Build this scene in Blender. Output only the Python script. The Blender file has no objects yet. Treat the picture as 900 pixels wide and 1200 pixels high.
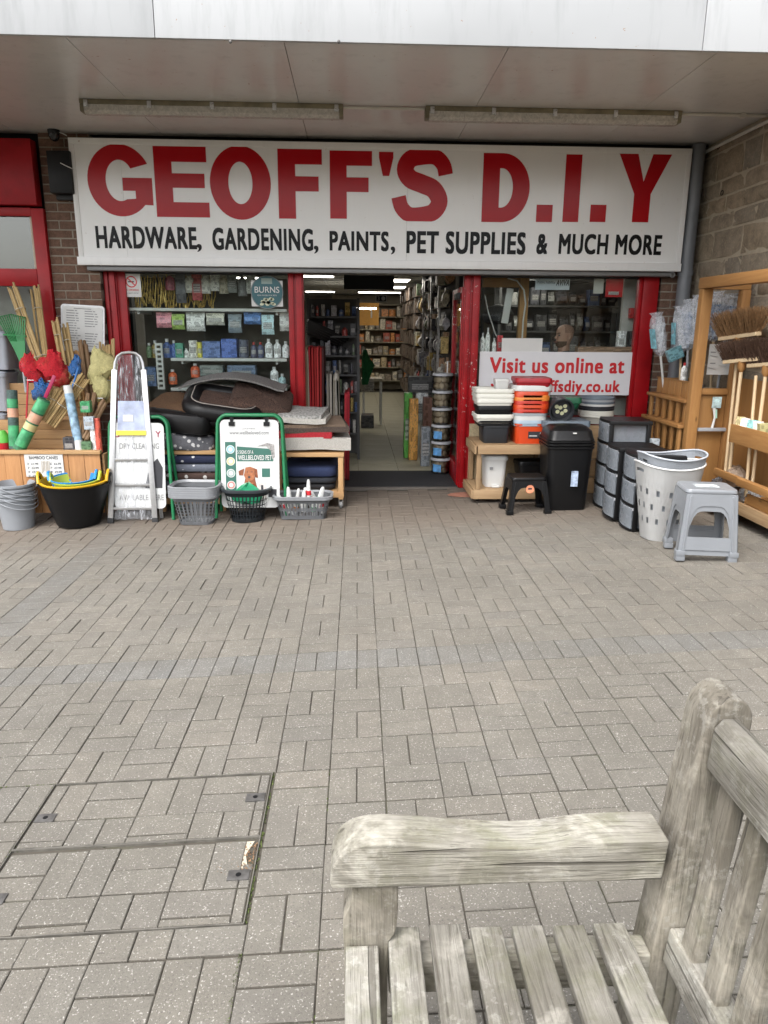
import bpy, bmesh, math, random
from mathutils import Vector, Matrix
random.seed(7)
R = math.radians
sc = bpy.context.scene
C = sc.collection
# ------------------------------------------------------------------ camera
CAM_H, FPX = 1.59138, 843.1
PITCH, YAW, ROLL = R(14.475), R(2.4345), R(0.435)
fwd = Vector((math.sin(YAW)*math.cos(PITCH), math.cos(YAW)*math.cos(PITCH), -math.sin(PITCH)))
r0 = Vector((math.cos(YAW), -math.sin(YAW), 0)); u0 = r0.cross(fwd)
rgt = r0*math.cos(ROLL)+u0*math.sin(ROLL); upv = -r0*math.sin(ROLL)+u0*math.cos(ROLL)
cam = bpy.data.objects.new('camera', bpy.data.cameras.new('camera')); C.objects.link(cam)
m4 = Matrix((rgt, upv, -fwd)).transposed().to_4x4(); m4.translation = (0, 0, CAM_H)
cam.matrix_world = m4
cam.data.sensor_fit = 'VERTICAL'; cam.data.sensor_height = 36; cam.data.lens = 36*FPX/1200
cam.data.clip_start = .02; cam.data.clip_end = 3000
sc.camera = cam
# ------------------------------------------------------------------ sky, sun, exposure
SUN_EL, SUN_AZ = R(58), R(215)          # azimuth clockwise from +y (the shop lies towards +y)
w = bpy.data.worlds.new('World'); sc.world = w; w.use_nodes = True
nt = w.node_tree; bg = nt.nodes['Background']
sky = nt.nodes.new('ShaderNodeTexSky'); sky.sky_type = 'NISHITA'; sky.sun_disc = False
sky.sun_elevation = SUN_EL; sky.sun_rotation = SUN_AZ; sky.air_density = 1.0; sky.dust_density = 4.0; sky.ozone_density = 1.0
hs = nt.nodes.new('ShaderNodeHueSaturation'); hs.inputs['Saturation'].default_value = .22
nt.links.new(sky.outputs[0], hs.inputs['Color']); nt.links.new(hs.outputs[0], bg.inputs[0]); bg.inputs[1].default_value = .15
sl = bpy.data.lights.new('sun', 'SUN'); sl.energy = .5; sl.angle = R(24); sl.color = (1, .965, .91)
so = bpy.data.objects.new('sun', sl); C.objects.link(so)
sd = Vector((math.sin(SUN_AZ)*math.cos(SUN_EL), math.cos(SUN_AZ)*math.cos(SUN_EL), math.sin(SUN_EL)))
so.rotation_euler = sd.to_track_quat('Z', 'Y').to_euler(); so.location = (-4, -6, 12)
vs = sc.view_settings; vs.view_transform = 'Standard'; vs.look = 'None'; vs.exposure = 1.75; vs.gamma = 1; vs.use_curve_mapping = False
sc.cycles.max_bounces = 7; sc.cycles.diffuse_bounces = 4; sc.cycles.transparent_max_bounces = 14
sc.cycles.caustics_reflective = False; sc.cycles.caustics_refractive = False
sc.cycles.use_denoising = True; sc.cycles.sample_clamp_indirect = 6

# ------------------------------------------------------------------ where a photo point lies in the place
def ray(px, py): return fwd+rgt*((px-450)/FPX)-upv*((py-600)/FPX)
def W(px, py, Y):
    d = ray(px, py); return Vector((0, 0, CAM_H))+d*(Y/d.y)
def WX(px, py, X):
    d = ray(px, py); return Vector((0, 0, CAM_H))+d*(X/d.x)
def WZ(px, py, z):
    d = ray(px, py); return Vector((0, 0, CAM_H))+d*((z-CAM_H)/d.z)
def gz(x, y):                       # the paving falls to the left, less so at the shop front
    t = min(1, max(0, (y-4.6)/2.2)); t = t*t*(3-2*t)
    return (.046*(1-t)+.018*t)*(x+.09)
def G(px, py):
    z = 0
    for _ in range(8):
        p = WZ(px, py, z); z = gz(p.x, p.y)
    return p
def proj(p):
    d = Vector(p)-Vector((0, 0, CAM_H)); k = d.dot(fwd)
    return (450+FPX*d.dot(rgt)/k, 600-FPX*d.dot(upv)/k, k)

# ------------------------------------------------------------------ materials
MATS = {}
def _new(name):
    m = bpy.data.materials.new(name); m.use_nodes = True; MATS[name] = m
    return m, m.node_tree, m.node_tree.nodes['Principled BSDF']
def N(nt, typ, **kw):
    n = nt.nodes.new(typ)
    for k, v in kw.items():
        if k in n.inputs: n.inputs[k].default_value = v
        else: setattr(n, k, v)
    return n
def L(nt, a, b): nt.links.new(a, b)
def ramp(nt, fac, stops):
    r = nt.nodes.new('ShaderNodeValToRGB'); e = r.color_ramp.elements
    while len(e) < len(stops): e.new(.5)
    for i, (p, c) in enumerate(stops):
        e[i].position = p; e[i].color = (c[0], c[1], c[2], 1) if not isinstance(c, (int, float)) else (c, c, c, 1)
    L(nt, fac, r.inputs[0]); return r.outputs[0]
def mix(nt, fac, a, b, mode='MIX'):
    n = nt.nodes.new('ShaderNodeMix'); n.data_type = 'RGBA'; n.blend_type = mode; n.clamp_factor = True
    for s, v in ((0, fac), (6, a), (7, b)):
        if isinstance(v, (int, float)): n.inputs[s].default_value = v
        elif isinstance(v, tuple): n.inputs[s].default_value = (v[0], v[1], v[2], 1)
        else: L(nt, v, n.inputs[s])
    return n.outputs[2]
def mul(nt, a, b):
    n = nt.nodes.new('ShaderNodeMath'); n.operation = 'MULTIPLY'
    for i, v in enumerate((a, b)):
        if isinstance(v, (int, float)): n.inputs[i].default_value = v
        else: L(nt, v, n.inputs[i])
    return n.outputs[0]
def coords(nt, scale=(1, 1, 1), kind='Object'):
    t = nt.nodes.new('ShaderNodeTexCoord'); mp = nt.nodes.new('ShaderNodeMapping'); mp.inputs['Scale'].default_value = scale
    L(nt, t.outputs[kind], mp.inputs[0]); return mp.outputs[0]
def noise(nt, vec, scale, detail=4, rough=.55, dist=0):
    n = nt.nodes.new('ShaderNodeTexNoise'); n.inputs['Scale'].default_value = scale; n.inputs['Detail'].default_value = detail
    n.inputs['Roughness'].default_value = rough; n.inputs['Distortion'].default_value = dist
    L(nt, vec, n.inputs['Vector']); return n.outputs['Fac']
def bump(nt, b, h, strength, dist=.01):
    n = nt.nodes.new('ShaderNodeBump'); n.inputs['Strength'].default_value = strength; n.inputs['Distance'].default_value = dist
    L(nt, h, n.inputs['Height']); L(nt, n.outputs[0], b.inputs['Normal'])
def sc3(c, k): return tuple(min(1, x*k) for x in c)
def plain(name, col, rough=.5, metal=0, var=.12, scale=9, bmp=.05, spec=.5, coat=0, emis=0, rvar=.05):
    if name in MATS: return MATS[name]
    m, nt, b = _new(name)
    v = coords(nt); n1 = noise(nt, v, scale, 5); n2 = noise(nt, v, scale*7, 3)
    c = ramp(nt, n1, ((.25, sc3(col, 1-var)), (.75, sc3(col, 1+var))))
    L(nt, c, b.inputs['Base Color'])
    rr = ramp(nt, n2, ((.3, max(.02, rough-rvar)), (.7, min(1, rough+rvar)))); L(nt, rr, b.inputs['Roughness'])
    b.inputs['Metallic'].default_value = metal; b.inputs['Specular IOR Level'].default_value = spec
    b.inputs['Coat Weight'].default_value = coat
    if bmp: bump(nt, b, n2, bmp, .003)
    if emis: b.inputs['Emission Color'].default_value = (*col, 1); b.inputs['Emission Strength'].default_value = emis
    return m
def wood(name, a, bcol, axis=0, rough=.65, scale=1.0, knots=True):
    if name in MATS: return MATS[name]
    m, nt, b = _new(name)
    s = [14*scale]*3; s[axis] = 1.1*scale
    oi = nt.nodes.new('ShaderNodeObjectInfo'); t = nt.nodes.new('ShaderNodeTexCoord'); mp = nt.nodes.new('ShaderNodeMapping')
    mp.inputs['Scale'].default_value = s; L(nt, t.outputs['Object'], mp.inputs[0])
    L(nt, mul(nt, oi.outputs['Random'], 37.0), mp.inputs['Location'])
    g = noise(nt, mp.outputs[0], 2.2, 6, .62, 1.2); f = noise(nt, mp.outputs[0], 9, 3, .6)
    c = ramp(nt, g, ((.28, a), (.52, tuple((x+y)/2 for x, y in zip(a, bcol))), (.72, bcol)))
    c = mix(nt, mul(nt, f, .35), c, sc3(a, .6))
    c = mix(nt, .22, c, ramp(nt, oi.outputs['Random'], ((0, sc3(a, .75)), (1, sc3(bcol, 1.15)))))
    if knots:
        k = N(nt, 'ShaderNodeTexVoronoi', Scale=4.0*scale); mp2 = nt.nodes.new('ShaderNodeMapping')
        s2 = [1.6]*3; s2[axis] = .6; mp2.inputs['Scale'].default_value = s2
        L(nt, t.outputs['Object'], mp2.inputs[0]); L(nt, mp2.outputs[0], k.inputs['Vector'])
        kk = ramp(nt, k.outputs['Distance'], ((.02, 1.0), (.075, 0.0))); c = mix(nt, mul(nt, kk, .75), c, sc3(a, .3))
    L(nt, c, b.inputs['Base Color']); b.inputs['Roughness'].default_value = rough; bump(nt, b, g, .25, .004)
    return m
def glass(name, tint=(.93, .96, .95), rough=.0, gloss=1.0):
    if name in MATS: return MATS[name]
    m, nt, b = _new(name); nt.nodes.remove(b)
    tr = N(nt, 'ShaderNodeBsdfTransparent', Color=(*tint, 1)); gl = N(nt, 'ShaderNodeBsdfGlossy', Roughness=rough, Color=(1, 1, 1, 1))
    fr = N(nt, 'ShaderNodeFresnel', IOR=1.45); mx = nt.nodes.new('ShaderNodeMixShader')
    L(nt, mul(nt, fr.outputs[0], gloss), mx.inputs[0]); L(nt, tr.outputs[0], mx.inputs[1]); L(nt, gl.outputs[0], mx.inputs[2])
    L(nt, mx.outputs[0], nt.nodes['Material Output'].inputs[0]); return m
def film(name, col, alpha, rough=.25, wr=14):           # crinkled clear or tinted plastic
    if name in MATS: return MATS[name]
    m, nt, b = _new(name); b.inputs['Base Color'].default_value = (*col, 1); b.inputs['Roughness'].default_value = rough
    v = coords(nt); n = noise(nt, v, wr, 5, .6, 1.5)
    L(nt, ramp(nt, n, ((.3, max(0, alpha-.18)), (.7, min(1, alpha+.18)))), b.inputs['Alpha']); bump(nt, b, n, .6, .02)
    return m
def package():
    m, nt, b = _new('package')                           # printed goods: each object's own colour with print blocks
    oi = nt.nodes.new('ShaderNodeObjectInfo'); t = nt.nodes.new('ShaderNodeTexCoord'); mp = nt.nodes.new('ShaderNodeMapping')
    mp.inputs['Scale'].default_value = (3, 3, 5); L(nt, t.outputs['Generated'], mp.inputs[0]); L(nt, mul(nt, oi.outputs['Random'], 50.0), mp.inputs['Location'])
    v = N(nt, 'ShaderNodeTexVoronoi', Scale=.9, distance='CHEBYCHEV'); L(nt, mp.outputs[0], v.inputs['Vector'])
    c1 = mix(nt, ramp(nt, v.outputs['Distance'], ((.34, 0.), (.37, .8))), oi.outputs['Color'], mix(nt, 1.0, mix(nt, 1.0, oi.outputs['Color'], (1.7, 1.7, 1.7), 'MULTIPLY'), (.035, .035, .033), 'ADD'))
    sg = nt.nodes.new('ShaderNodeSeparateXYZ'); L(nt, t.outputs['Generated'], sg.inputs[0])       # a printed label with lines of type
    lz = ramp(nt, sg.outputs['Z'], ((.27, 0.), (.29, 1.), (.60, 1.), (.62, 0.))); lx = ramp(nt, sg.outputs['X'], ((.14, 0.), (.16, 1.), (.84, 1.), (.86, 0.)))
    lab = mul(nt, mul(nt, lz, lx), ramp(nt, oi.outputs['Random'], ((.40, 0.), (.42, .8))))
    wv = N(nt, 'ShaderNodeTexWave', Scale=3.4, bands_direction='Z', Distortion=1.2); L(nt, t.outputs['Generated'], wv.inputs['Vector'])
    ink = mix(nt, ramp(nt, wv.outputs['Fac'], ((.62, 0.), (.70, .85))), (.50, .49, .46), sc3((.12, .11, .12), 1)); c1 = mix(nt, lab, c1, ink)
    n = noise(nt, mp.outputs[0], 6, 2); c2 = mix(nt, ramp(nt, n, ((.57, 0.), (.6, .6))), c1, (.05, .05, .06))
    L(nt, c2, b.inputs['Base Color']); b.inputs['Roughness'].default_value = .35
    return m
def tinted(name, rough=.4, var=.08, spec=.5):
    if name in MATS: return MATS[name]
    m, nt, b = _new(name); oi = nt.nodes.new('ShaderNodeObjectInfo'); n = noise(nt, coords(nt), 12, 4)
    L(nt, mix(nt, mul(nt, n, var*2), oi.outputs['Color'], (.02, .02, .02)), b.inputs['Base Color']); b.inputs['Roughness'].default_value = rough
    b.inputs['Specular IOR Level'].default_value = spec; return m

# ------------------------------------------------------------------ mesh building
class MB:
    def __init__(s, world=False): s.v = []; s.f = []; s.world = world
    def add(s, vs, fs):
        n = len(s.v); s.v += [tuple(v) for v in vs]; s.f += [tuple(i+n for i in f) for f in fs]; return s
    def box(s, x0, x1, y0, y1, z0, z1):
        return s.add([(x0,y0,z0),(x1,y0,z0),(x1,y1,z0),(x0,y1,z0),(x0,y0,z1),(x1,y0,z1),(x1,y1,z1),(x0,y1,z1)],
                     [(0,3,2,1),(4,5,6,7),(0,1,5,4),(1,2,6,5),(2,3,7,6),(3,0,4,7)])
    def obox(s, c, size, rot=None):
        hx, hy, hz = [q/2 for q in size]; c = Vector(c); rot = rot or Matrix.Identity(3)
        vs = [c+rot @ Vector((x, y, z)) for x, y, z in ((-hx,-hy,-hz),(hx,-hy,-hz),(hx,hy,-hz),(-hx,hy,-hz),(-hx,-hy,hz),(hx,-hy,hz),(hx,hy,hz),(-hx,hy,hz))]
        return s.add(vs, [(0,3,2,1),(4,5,6,7),(0,1,5,4),(1,2,6,5),(2,3,7,6),(3,0,4,7)])
    def bar(s, a, b, w, h, up=(0, 0, 1)):                # rectangular bar from a to b
        a, b = Vector(a), Vector(b); d = (b-a); l = d.length; d.normalize(); u = Vector(up)
        if abs(d.dot(u)) > .98: u = Vector((0, 1, 0))
        x = d.cross(u).normalized(); z = x.cross(d)
        return s.obox((a+b)/2, (w, l, h), Matrix((x, d, z)).transposed())
    def loft(s, rings, caps=(True, True), closed=True):
        n = len(rings[0]); b = len(s.v)
        for r in rings: s.v += [tuple(p) for p in r]
        for i in range(len(rings)-1):
            for j in range(n if closed else n-1):
                k = (j+1) % n
                s.f.append((b+i*n+j, b+i*n+k, b+(i+1)*n+k, b+(i+1)*n+j))
        if caps[0]: s.f.append(tuple(b+j for j in range(n))[::-1])
        if caps[1]: s.f.append(tuple(b+(len(rings)-1)*n+j for j in range(n)))
        return s
    def lathe(s, prof, n=24, c=(0, 0, 0), caps=(True, True), sx=1, sy=1):
        return s.loft([[(c[0]+r*sx*math.cos(2*math.pi*j/n), c[1]+r*sy*math.sin(2*math.pi*j/n), c[2]+z) for j in range(n)] for r, z in prof], caps)
    def tube(s, pts, r, n=8, caps=True, closed=False):
        pts = [Vector(p) for p in pts]; rings = []; m = len(pts); px = None
        for i, p in enumerate(pts):
            a = pts[(i-1) % m] if (closed or i) else p; b = pts[(i+1) % m] if (closed or i < m-1) else p
            d = (b-a).normalized()
            if px is None:
                u = Vector((0, 0, 1)) if abs(d.z) < .9 else Vector((1, 0, 0)); x = d.cross(u).normalized()
            else: x = (px-d*px.dot(d)).normalized()
            px = x; y = d.cross(x); rr = r[i] if isinstance(r, (list, tuple)) else r
            rings.append([p+(x*math.cos(2*math.pi*j/n)+y*math.sin(2*math.pi*j/n))*rr for j in range(n)])
        if closed: rings.append(rings[0])
        return s.loft(rings, (caps and not closed, caps and not closed))
    def prism(s, pts, off):                              # polygon swept by a vector
        n = len(pts); off = Vector(off); b = len(s.v)
        s.v += [tuple(p) for p in pts]+[tuple(Vector(p)+off) for p in pts]
        s.f.append(tuple(range(b, b+n))); s.f.append(tuple(range(b+2*n-1, b+n-1, -1)))
        for i in range(n): k = (i+1) % n; s.f.append((b+i, b+n+i, b+n+k, b+k))
        return s
    def move(s, M):
        s.v = [tuple(M @ Vector(v)) for v in s.v]; return s
    def mesh(s, name, mat, bevel=0, seg=2, smooth=None, inv=None, solid=0):
        me = bpy.data.meshes.new(name); vs = s.v
        if inv is not None: vs = [tuple(inv @ Vector(v)) for v in vs]
        bm = bmesh.new(); bv = [bm.verts.new(v) for v in vs]
        for f in s.f:
            try: bm.faces.new([bv[i] for i in f])
            except ValueError: pass
        if solid: bmesh.ops.solidify(bm, geom=bm.faces[:], thickness=solid)
        bmesh.ops.recalc_face_normals(bm, faces=bm.faces[:])
        if bevel:
            es = [e for e in bm.edges if len(e.link_faces) == 2 and e.calc_face_angle(0) > .45]
            bmesh.ops.bevel(bm, geom=es, offset=bevel, segments=seg, affect='EDGES', profile=.6, clamp_overlap=True)
        if smooth is None: smooth = bevel > 0
        if smooth:
            for f in bm.faces: f.smooth = True
            ang = R(38 if smooth is True else smooth)
            for e in bm.edges:
                if len(e.link_faces) == 2 and e.calc_face_angle(0) > ang: e.smooth = False
        bm.to_mesh(me); bm.free(); me.materials.append(mat); return me
def rr(w, d, r, z, n=5, cx=0, cy=0):                      # rounded-rectangle ring
    o = []
    for k, (sx, sy) in enumerate(((1, 1), (-1, 1), (-1, -1), (1, -1))):
        for i in range(n):
            a = math.pi/2*(k+i/(n-1)); o.append((cx+sx*(w/2-r)+r*math.cos(a), cy+sy*(d/2-r)+r*math.sin(a), z))
    return o
def xf(parent):
    return (Matrix.Translation(parent.location) @ parent.rotation_euler.to_matrix().to_4x4())
def obj(name, mb, mat, parent=None, bevel=0, seg=2, smooth=None, solid=0, loc=None, color=None, label=None):
    if isinstance(mb, bpy.types.Mesh): me = mb
    else:
        inv = None
        if parent is not None and mb.world:
            inv = xf(parent)
            if parent.parent: inv = xf(parent.parent) @ inv
            inv = inv.inverted()
        me = mb.mesh(name, mat, bevel, seg, smooth, inv, solid)
    o = bpy.data.objects.new(name, me); C.objects.link(o)
    if parent is not None: o.parent = parent
    if loc is not None: o.location = loc
    if color: o.color = (*color, 1)
    if label: o['label'] = label
    return o
def tag(o, label, cat, group=None, kind=None):
    if label: o['label'] = label
    if cat: o['category'] = cat
    if group: o['group'] = group
    if kind: o['kind'] = kind
    return o
def thing(name, label, cat, loc=(0, 0, 0), rz=0, group=None, rot=None):
    o = bpy.data.objects.new(name, None); C.objects.link(o); o.location = loc; o.rotation_euler = rot or (0, 0, rz)
    o.empty_display_size = .1
    return tag(o, label, cat, group)
def dup(root, loc, rz=None, label=None, group=None, color=None):
    r = root.copy(); C.objects.link(r); r.location = loc
    if rz is not None: r.rotation_euler = (0, 0, rz)
    if label: r['label'] = label
    if group: r['group'] = group
    if color: r.color = (*color, 1)
    for ch in list(root.children):
        c = ch.copy(); C.objects.link(c); c.parent = r
        if color: c.color = (*color, 1)
        for g in list(ch.children):
            d = g.copy(); C.objects.link(d); d.parent = c
    return r
def text(name, s, mat, parent, x0, x1, z0, z1, y, bold=0, italic=0, ext=.0015, world=True, M=None, fit=True):
    """Lettering laid flat in the xz plane facing -y, filled into the box x0..x1, z0..z1"""
    cu = bpy.data.curves.new(name, 'FONT'); cu.body = s; cu.size = 1; cu.offset = 0; cu.extrude = 0; cu.shear = italic; cu.resolution_u = 4; cu.space_character = 1+bold*2.6
    t = bpy.data.objects.new(name+'_tmp', cu); C.objects.link(t)
    dg = bpy.context.evaluated_depsgraph_get(); dg.update()
    me = bpy.data.meshes.new_from_object(t.evaluated_get(dg)); bpy.data.objects.remove(t)
    vs = [v.co.copy() for v in me.vertices]
    ax, bx_ = min(v.x for v in vs), max(v.x for v in vs); ay, by = min(v.y for v in vs), max(v.y for v in vs)
    kx = (x1-x0)/(bx_-ax); ky = (z1-z0)/(by-ay)
    if not fit: ky = kx
    P = [Vector((x0+(v.x-ax)*kx, y-ext, z0+(v.y-ay)*ky)) for v in vs]
    if M is not None: P = [M @ p for p in P]
    if world and parent is not None:
        inv = xf(parent)
        if parent.parent: inv = xf(parent.parent) @ inv
        inv = inv.inverted(); P = [inv @ p for p in P]
    if bold:                                     # a heavier cut: the outline thickened by close layers
        fs = [tuple(p_.vertices) for p_ in me.polygons]; e = bold*.9; V2, F2 = [], []
        ux = Vector((kx*e, 0, 0)); uz = Vector((0, 0, ky*e*.7)); q3 = inv.to_3x3() if (world and parent is not None) else Matrix.Identity(3)
        if M is not None: q3 = q3 @ M.to_3x3()
        for k, (a_, b_) in enumerate(((0, 0), (-1, -1), (1, -1), (-1, 1), (1, 1))):
            n_ = len(V2); V2 += [tuple(p+q3 @ (ux*a_+uz*b_+Vector((0, -.00012*k, 0)))) for p in P]; F2 += [tuple(i+n_ for i in f) for f in fs]
        me = bpy.data.meshes.new(name); me.from_pydata(V2, [], F2)
    else:
        for v, p in zip(me.vertices, P): v.co = p
    me.materials.clear(); me.materials.append(mat); me.name = name
    o = bpy.data.objects.new(name, me); C.objects.link(o); o.parent = parent
    return o
ORD = 'first second third fourth fifth sixth seventh eighth ninth tenth eleventh twelfth thirteenth fourteenth fifteenth sixteenth seventeenth eighteenth nineteenth twentieth'.split()
ORD += ['twenty '+w_ for w_ in ORD[:9]]+['thirtieth']
def cname(c):
    r, g, b = c; v = max(c); s_ = (v-min(c))/max(v, 1e-6)
    if s_ < .3: return 'black' if v < .07 else 'dark grey' if v < .15 else 'mid grey' if v < .3 else 'pale grey' if v < .5 else 'white'
    n = ('red' if g < .35*r else 'brown' if r < .3 else 'tan' if g > .55*r and b > .4*r else 'amber' if g > .45*r else 'orange') if v == r else 'green' if v == g else 'blue'
    return n if v > .2 else 'dark '+n
def rotm(ax, a): return Matrix.Rotation(a, 4, ax)
def T(x, y, z): return Matrix.Translation((x, y, z))
# ================================================================== materials of the setting
def paver_mat(name, bluish=False):
    m, nt, b = _new(name)
    oi = nt.nodes.new('ShaderNodeObjectInfo'); ge = nt.nodes.new('ShaderNodeNewGeometry'); t = nt.nodes.new('ShaderNodeTexCoord')
    ad = nt.nodes.new('ShaderNodeMath'); ad.operation = 'ADD'; L(nt, oi.outputs['Random'], ad.inputs[0]); L(nt, ge.outputs['Random Per Island'], ad.inputs[1])
    fr = nt.nodes.new('ShaderNodeMath'); fr.operation = 'FRACT'; L(nt, ad.outputs[0], fr.inputs[0])
    if bluish: c = ramp(nt, fr.outputs[0], ((0, (.128, .126, .119)), (.5, (.150, .146, .136)), (1, (.140, .134, .122))))
    else: c = ramp(nt, fr.outputs[0], ((0, (.139, .127, .107)), (.3, (.166, .152, .127)), (.55, (.150, .139, .119)), (.8, (.176, .158, .131)), (1, (.139, .129, .113))))
    v = ge.outputs['Position']
    big = noise(nt, v, 1.3, 5, .6); c = mix(nt, ramp(nt, big, ((.38, 0.), (.68, .75))), c, (.108, .099, .083), 'MIX')
    sp = noise(nt, v, 170, 3, .7); c = mix(nt, ramp(nt, sp, ((.32, .7), (.46, 0.))), c, (.055, .050, .043))
    sp2 = noise(nt, v, 165, 2, .5)
    c = mix(nt, ramp(nt, sp2, ((.61, 0.), (.71, .6))), c, (.52, .50, .46))
    mid = noise(nt, v, 14, 5, .65); c = mix(nt, ramp(nt, mid, ((.40, .35), (.62, 0.))), c, (.095, .087, .073))
    sx = nt.nodes.new('ShaderNodeSeparateXYZ'); L(nt, v, sx.inputs[0]); wob = nt.nodes.new('ShaderNodeMath'); wob.operation = 'ADD'
    L(nt, sx.outputs['Y'], wob.inputs[0]); L(nt, mul(nt, noise(nt, v, .9, 4), 1.6), wob.inputs[1])      # sheltered blocks keep their brown tint
    mr = nt.nodes.new('ShaderNodeMapRange'); mr.inputs['From Min'].default_value = 5.9; mr.inputs['From Max'].default_value = 6.7; mr.inputs['To Max'].default_value = .55; L(nt, wob.outputs[0], mr.inputs['Value'])
    c = mix(nt, mr.outputs[0], c, (.135, .100, .074))
    gum = N(nt, 'ShaderNodeTexVoronoi', Scale=3.1); L(nt, v, gum.inputs['Vector']); c = mix(nt, ramp(nt, gum.outputs['Distance'], ((.035, .55), (.055, 0.))), c, (.075, .072, .064))
    L(nt, c, b.inputs['Base Color']); b.inputs['Roughness'].default_value = .82; bump(nt, b, sp, .55, .004)
    return m
PAV = paver_mat('concrete_paver'); PAVB = paver_mat('concrete_paver_blue', True)
def sand_mat():
    m, nt, b = _new('joint_sand'); v = coords(nt); n = noise(nt, v, 3, 5); n2 = noise(nt, v, 60, 3)
    c = ramp(nt, n, ((.35, (.058, .050, .038)), (.52, (.074, .065, .049)), (.66, (.058, .066, .027))))
    L(nt, mix(nt, mul(nt, n2, .6), c, (.04, .035, .03)), b.inputs['Base Color']); b.inputs['Roughness'].default_value = .95; return m
SAND = sand_mat()
def brick_mat(name, cols, sc_=18):
    m, nt, b = _new(name); oi = nt.nodes.new('ShaderNodeObjectInfo'); ge = nt.nodes.new('ShaderNodeNewGeometry')
    c = ramp(nt, oi.outputs['Random'], tuple((i/(len(cols)-1), q) for i, q in enumerate(cols)))
    n = noise(nt, ge.outputs['Position'], sc_, 6, .65); c = mix(nt, ramp(nt, n, ((.35, .6), (.6, 0.))), c, sc3(cols[0], .45))
    n2 = noise(nt, ge.outputs['Position'], sc_*6, 3); c = mix(nt, ramp(nt, n2, ((.5, 0.), (.75, .35))), c, sc3(cols[-1], 1.5))
    L(nt, c, b.inputs['Base Color']); b.inputs['Roughness'].default_value = .88; bump(nt, b, n, .9, .012); return m
BRICK = brick_mat('brown_brick', ((.135, .075, .052), (.175, .098, .066), (.150, .088, .062), (.205, .118, .080)))
STONE = brick_mat('sandstone', ((.26, .21, .148), (.32, .255, .176), (.24, .212, .17), (.37, .29, .20)), 9)
MORTAR = plain('mortar', (.27, .235, .19), .95, bmp=.5, scale=14)
SMORTAR = plain('stone_mortar', (.42, .36, .27), .95, bmp=.5, scale=14)
def redpaint(name, col=(.33, .006, .010), chips=.0):
    m, nt, b = _new(name); ge = nt.nodes.new('ShaderNodeNewGeometry'); v = ge.outputs['Position']
    n = noise(nt, v, 6, 5); c = ramp(nt, n, ((.3, sc3(col, .78)), (.7, sc3(col, 1.2))))
    if chips:
        ch = noise(nt, v, 34, 4, .7); big = noise(nt, v, 3, 2)
        f = mul(nt, ramp(nt, ch, ((.63, 0.), (.66, 1.))), ramp(nt, big, ((.42, 0.), (.55, chips)))); c = mix(nt, f, c, (.62, .57, .52))
    L(nt, c, b.inputs['Base Color']); b.inputs['Roughness'].default_value = .38; b.inputs['Specular IOR Level'].default_value = .3; bump(nt, b, noise(nt, v, 25, 4), .08, .003); return m
RED = redpaint('red_gloss_paint'); REDCHIP = redpaint('red_paint_chipped', chips=1.0)
def whitepaint(name, col, dirt=.5, rough=.45):
    m, nt, b = _new(name); ge = nt.nodes.new('ShaderNodeNewGeometry'); v = ge.outputs['Position']
    mp = nt.nodes.new('ShaderNodeMapping'); mp.inputs['Scale'].default_value = (5, 5, .7); L(nt, v, mp.inputs[0])
    st = noise(nt, mp.outputs[0], 2.0, 6, .65); c = mix(nt, ramp(nt, st, ((.52, 0.), (.8, dirt))), col, sc3(col, .72))
    sp = noise(nt, v, 26, 3, .6); c = mix(nt, ramp(nt, sp, ((.715, 0.), (.735, dirt*1.6))), c, (.30, .16, .08))
    ge2 = noise(nt, v, 1.1, 3); c = mix(nt, ramp(nt, ge2, ((.42, .0), (.66, dirt*.6))), c, sc3(col, .80))
    L(nt, c, b.inputs['Base Color']); b.inputs['Roughness'].default_value = rough; return m
FASCIA = whitepaint('weathered_white_fascia', (.42, .43, .437), .8)
SOFFIT = whitepaint('grey_white_soffit', (.66, .645, .63), .55, .24)
SIGNW = whitepaint('sign_white', (.80, .80, .79), .12, .18)
SIGNTRIM = whitepaint('sign_trim_white', (.80, .80, .79), .35, .35)
SIGNRED = plain('sign_red_vinyl', (.42, .004, .009), .2, var=.04, bmp=0, rvar=.04, spec=.22)
SIGNBLK = plain('sign_black_vinyl', (.006, .006, .0065), .3, var=.05, bmp=0, rvar=.05, spec=.18)
GREYMET = plain('grey_metal', (.20, .20, .20), .45, .3, scale=5)
DARK = plain('dark_grey', (.028, .028, .029), .6, spec=.3)
BLACK = plain('black_plastic', (.006, .006, .0065), .42, scale=5, bmp=.05, spec=.28)
WHITEP = plain('white_plastic', (.62, .62, .60), .35, scale=4, var=.05)
GLASS = glass('window_glass', gloss=.55)
PIPE = plain('grey_drainpipe', (.155, .165, .18), .42, scale=3, var=.22)

# ================================================================== the paving
gm = MB(); xs = [-60, -20, -8, -5, -4, -3, -2, -1, 0, 1, 2, 3, 4, 6, 12, 60]; ys = [-70, -20, -5, 0, 2, 4, 4.6, 5, 5.4, 5.8, 6.2, 6.6, 7.06]
for yy in ys:
    for xx in xs: gm.v.append((xx, yy, gz(max(-6, min(6, xx)), yy)-.0068))
nx = len(xs)
for a in range(len(ys)-1):
    for b_ in range(nx-1): gm.f.append((a*nx+b_, a*nx+b_+1, (a+1)*nx+b_+1, (a+1)*nx+b_))
ground = obj('pavement', gm, SAND); ground['kind'] = 'structure'
PH = R(.2845); PC, PS = math.cos(PH), math.sin(PH); PX0, PY0 = -.0982, 1.3524; S = .2
def pw(u, v): return (PX0+u*PC+v*PS, PY0-u*PS+v*PC)
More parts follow.
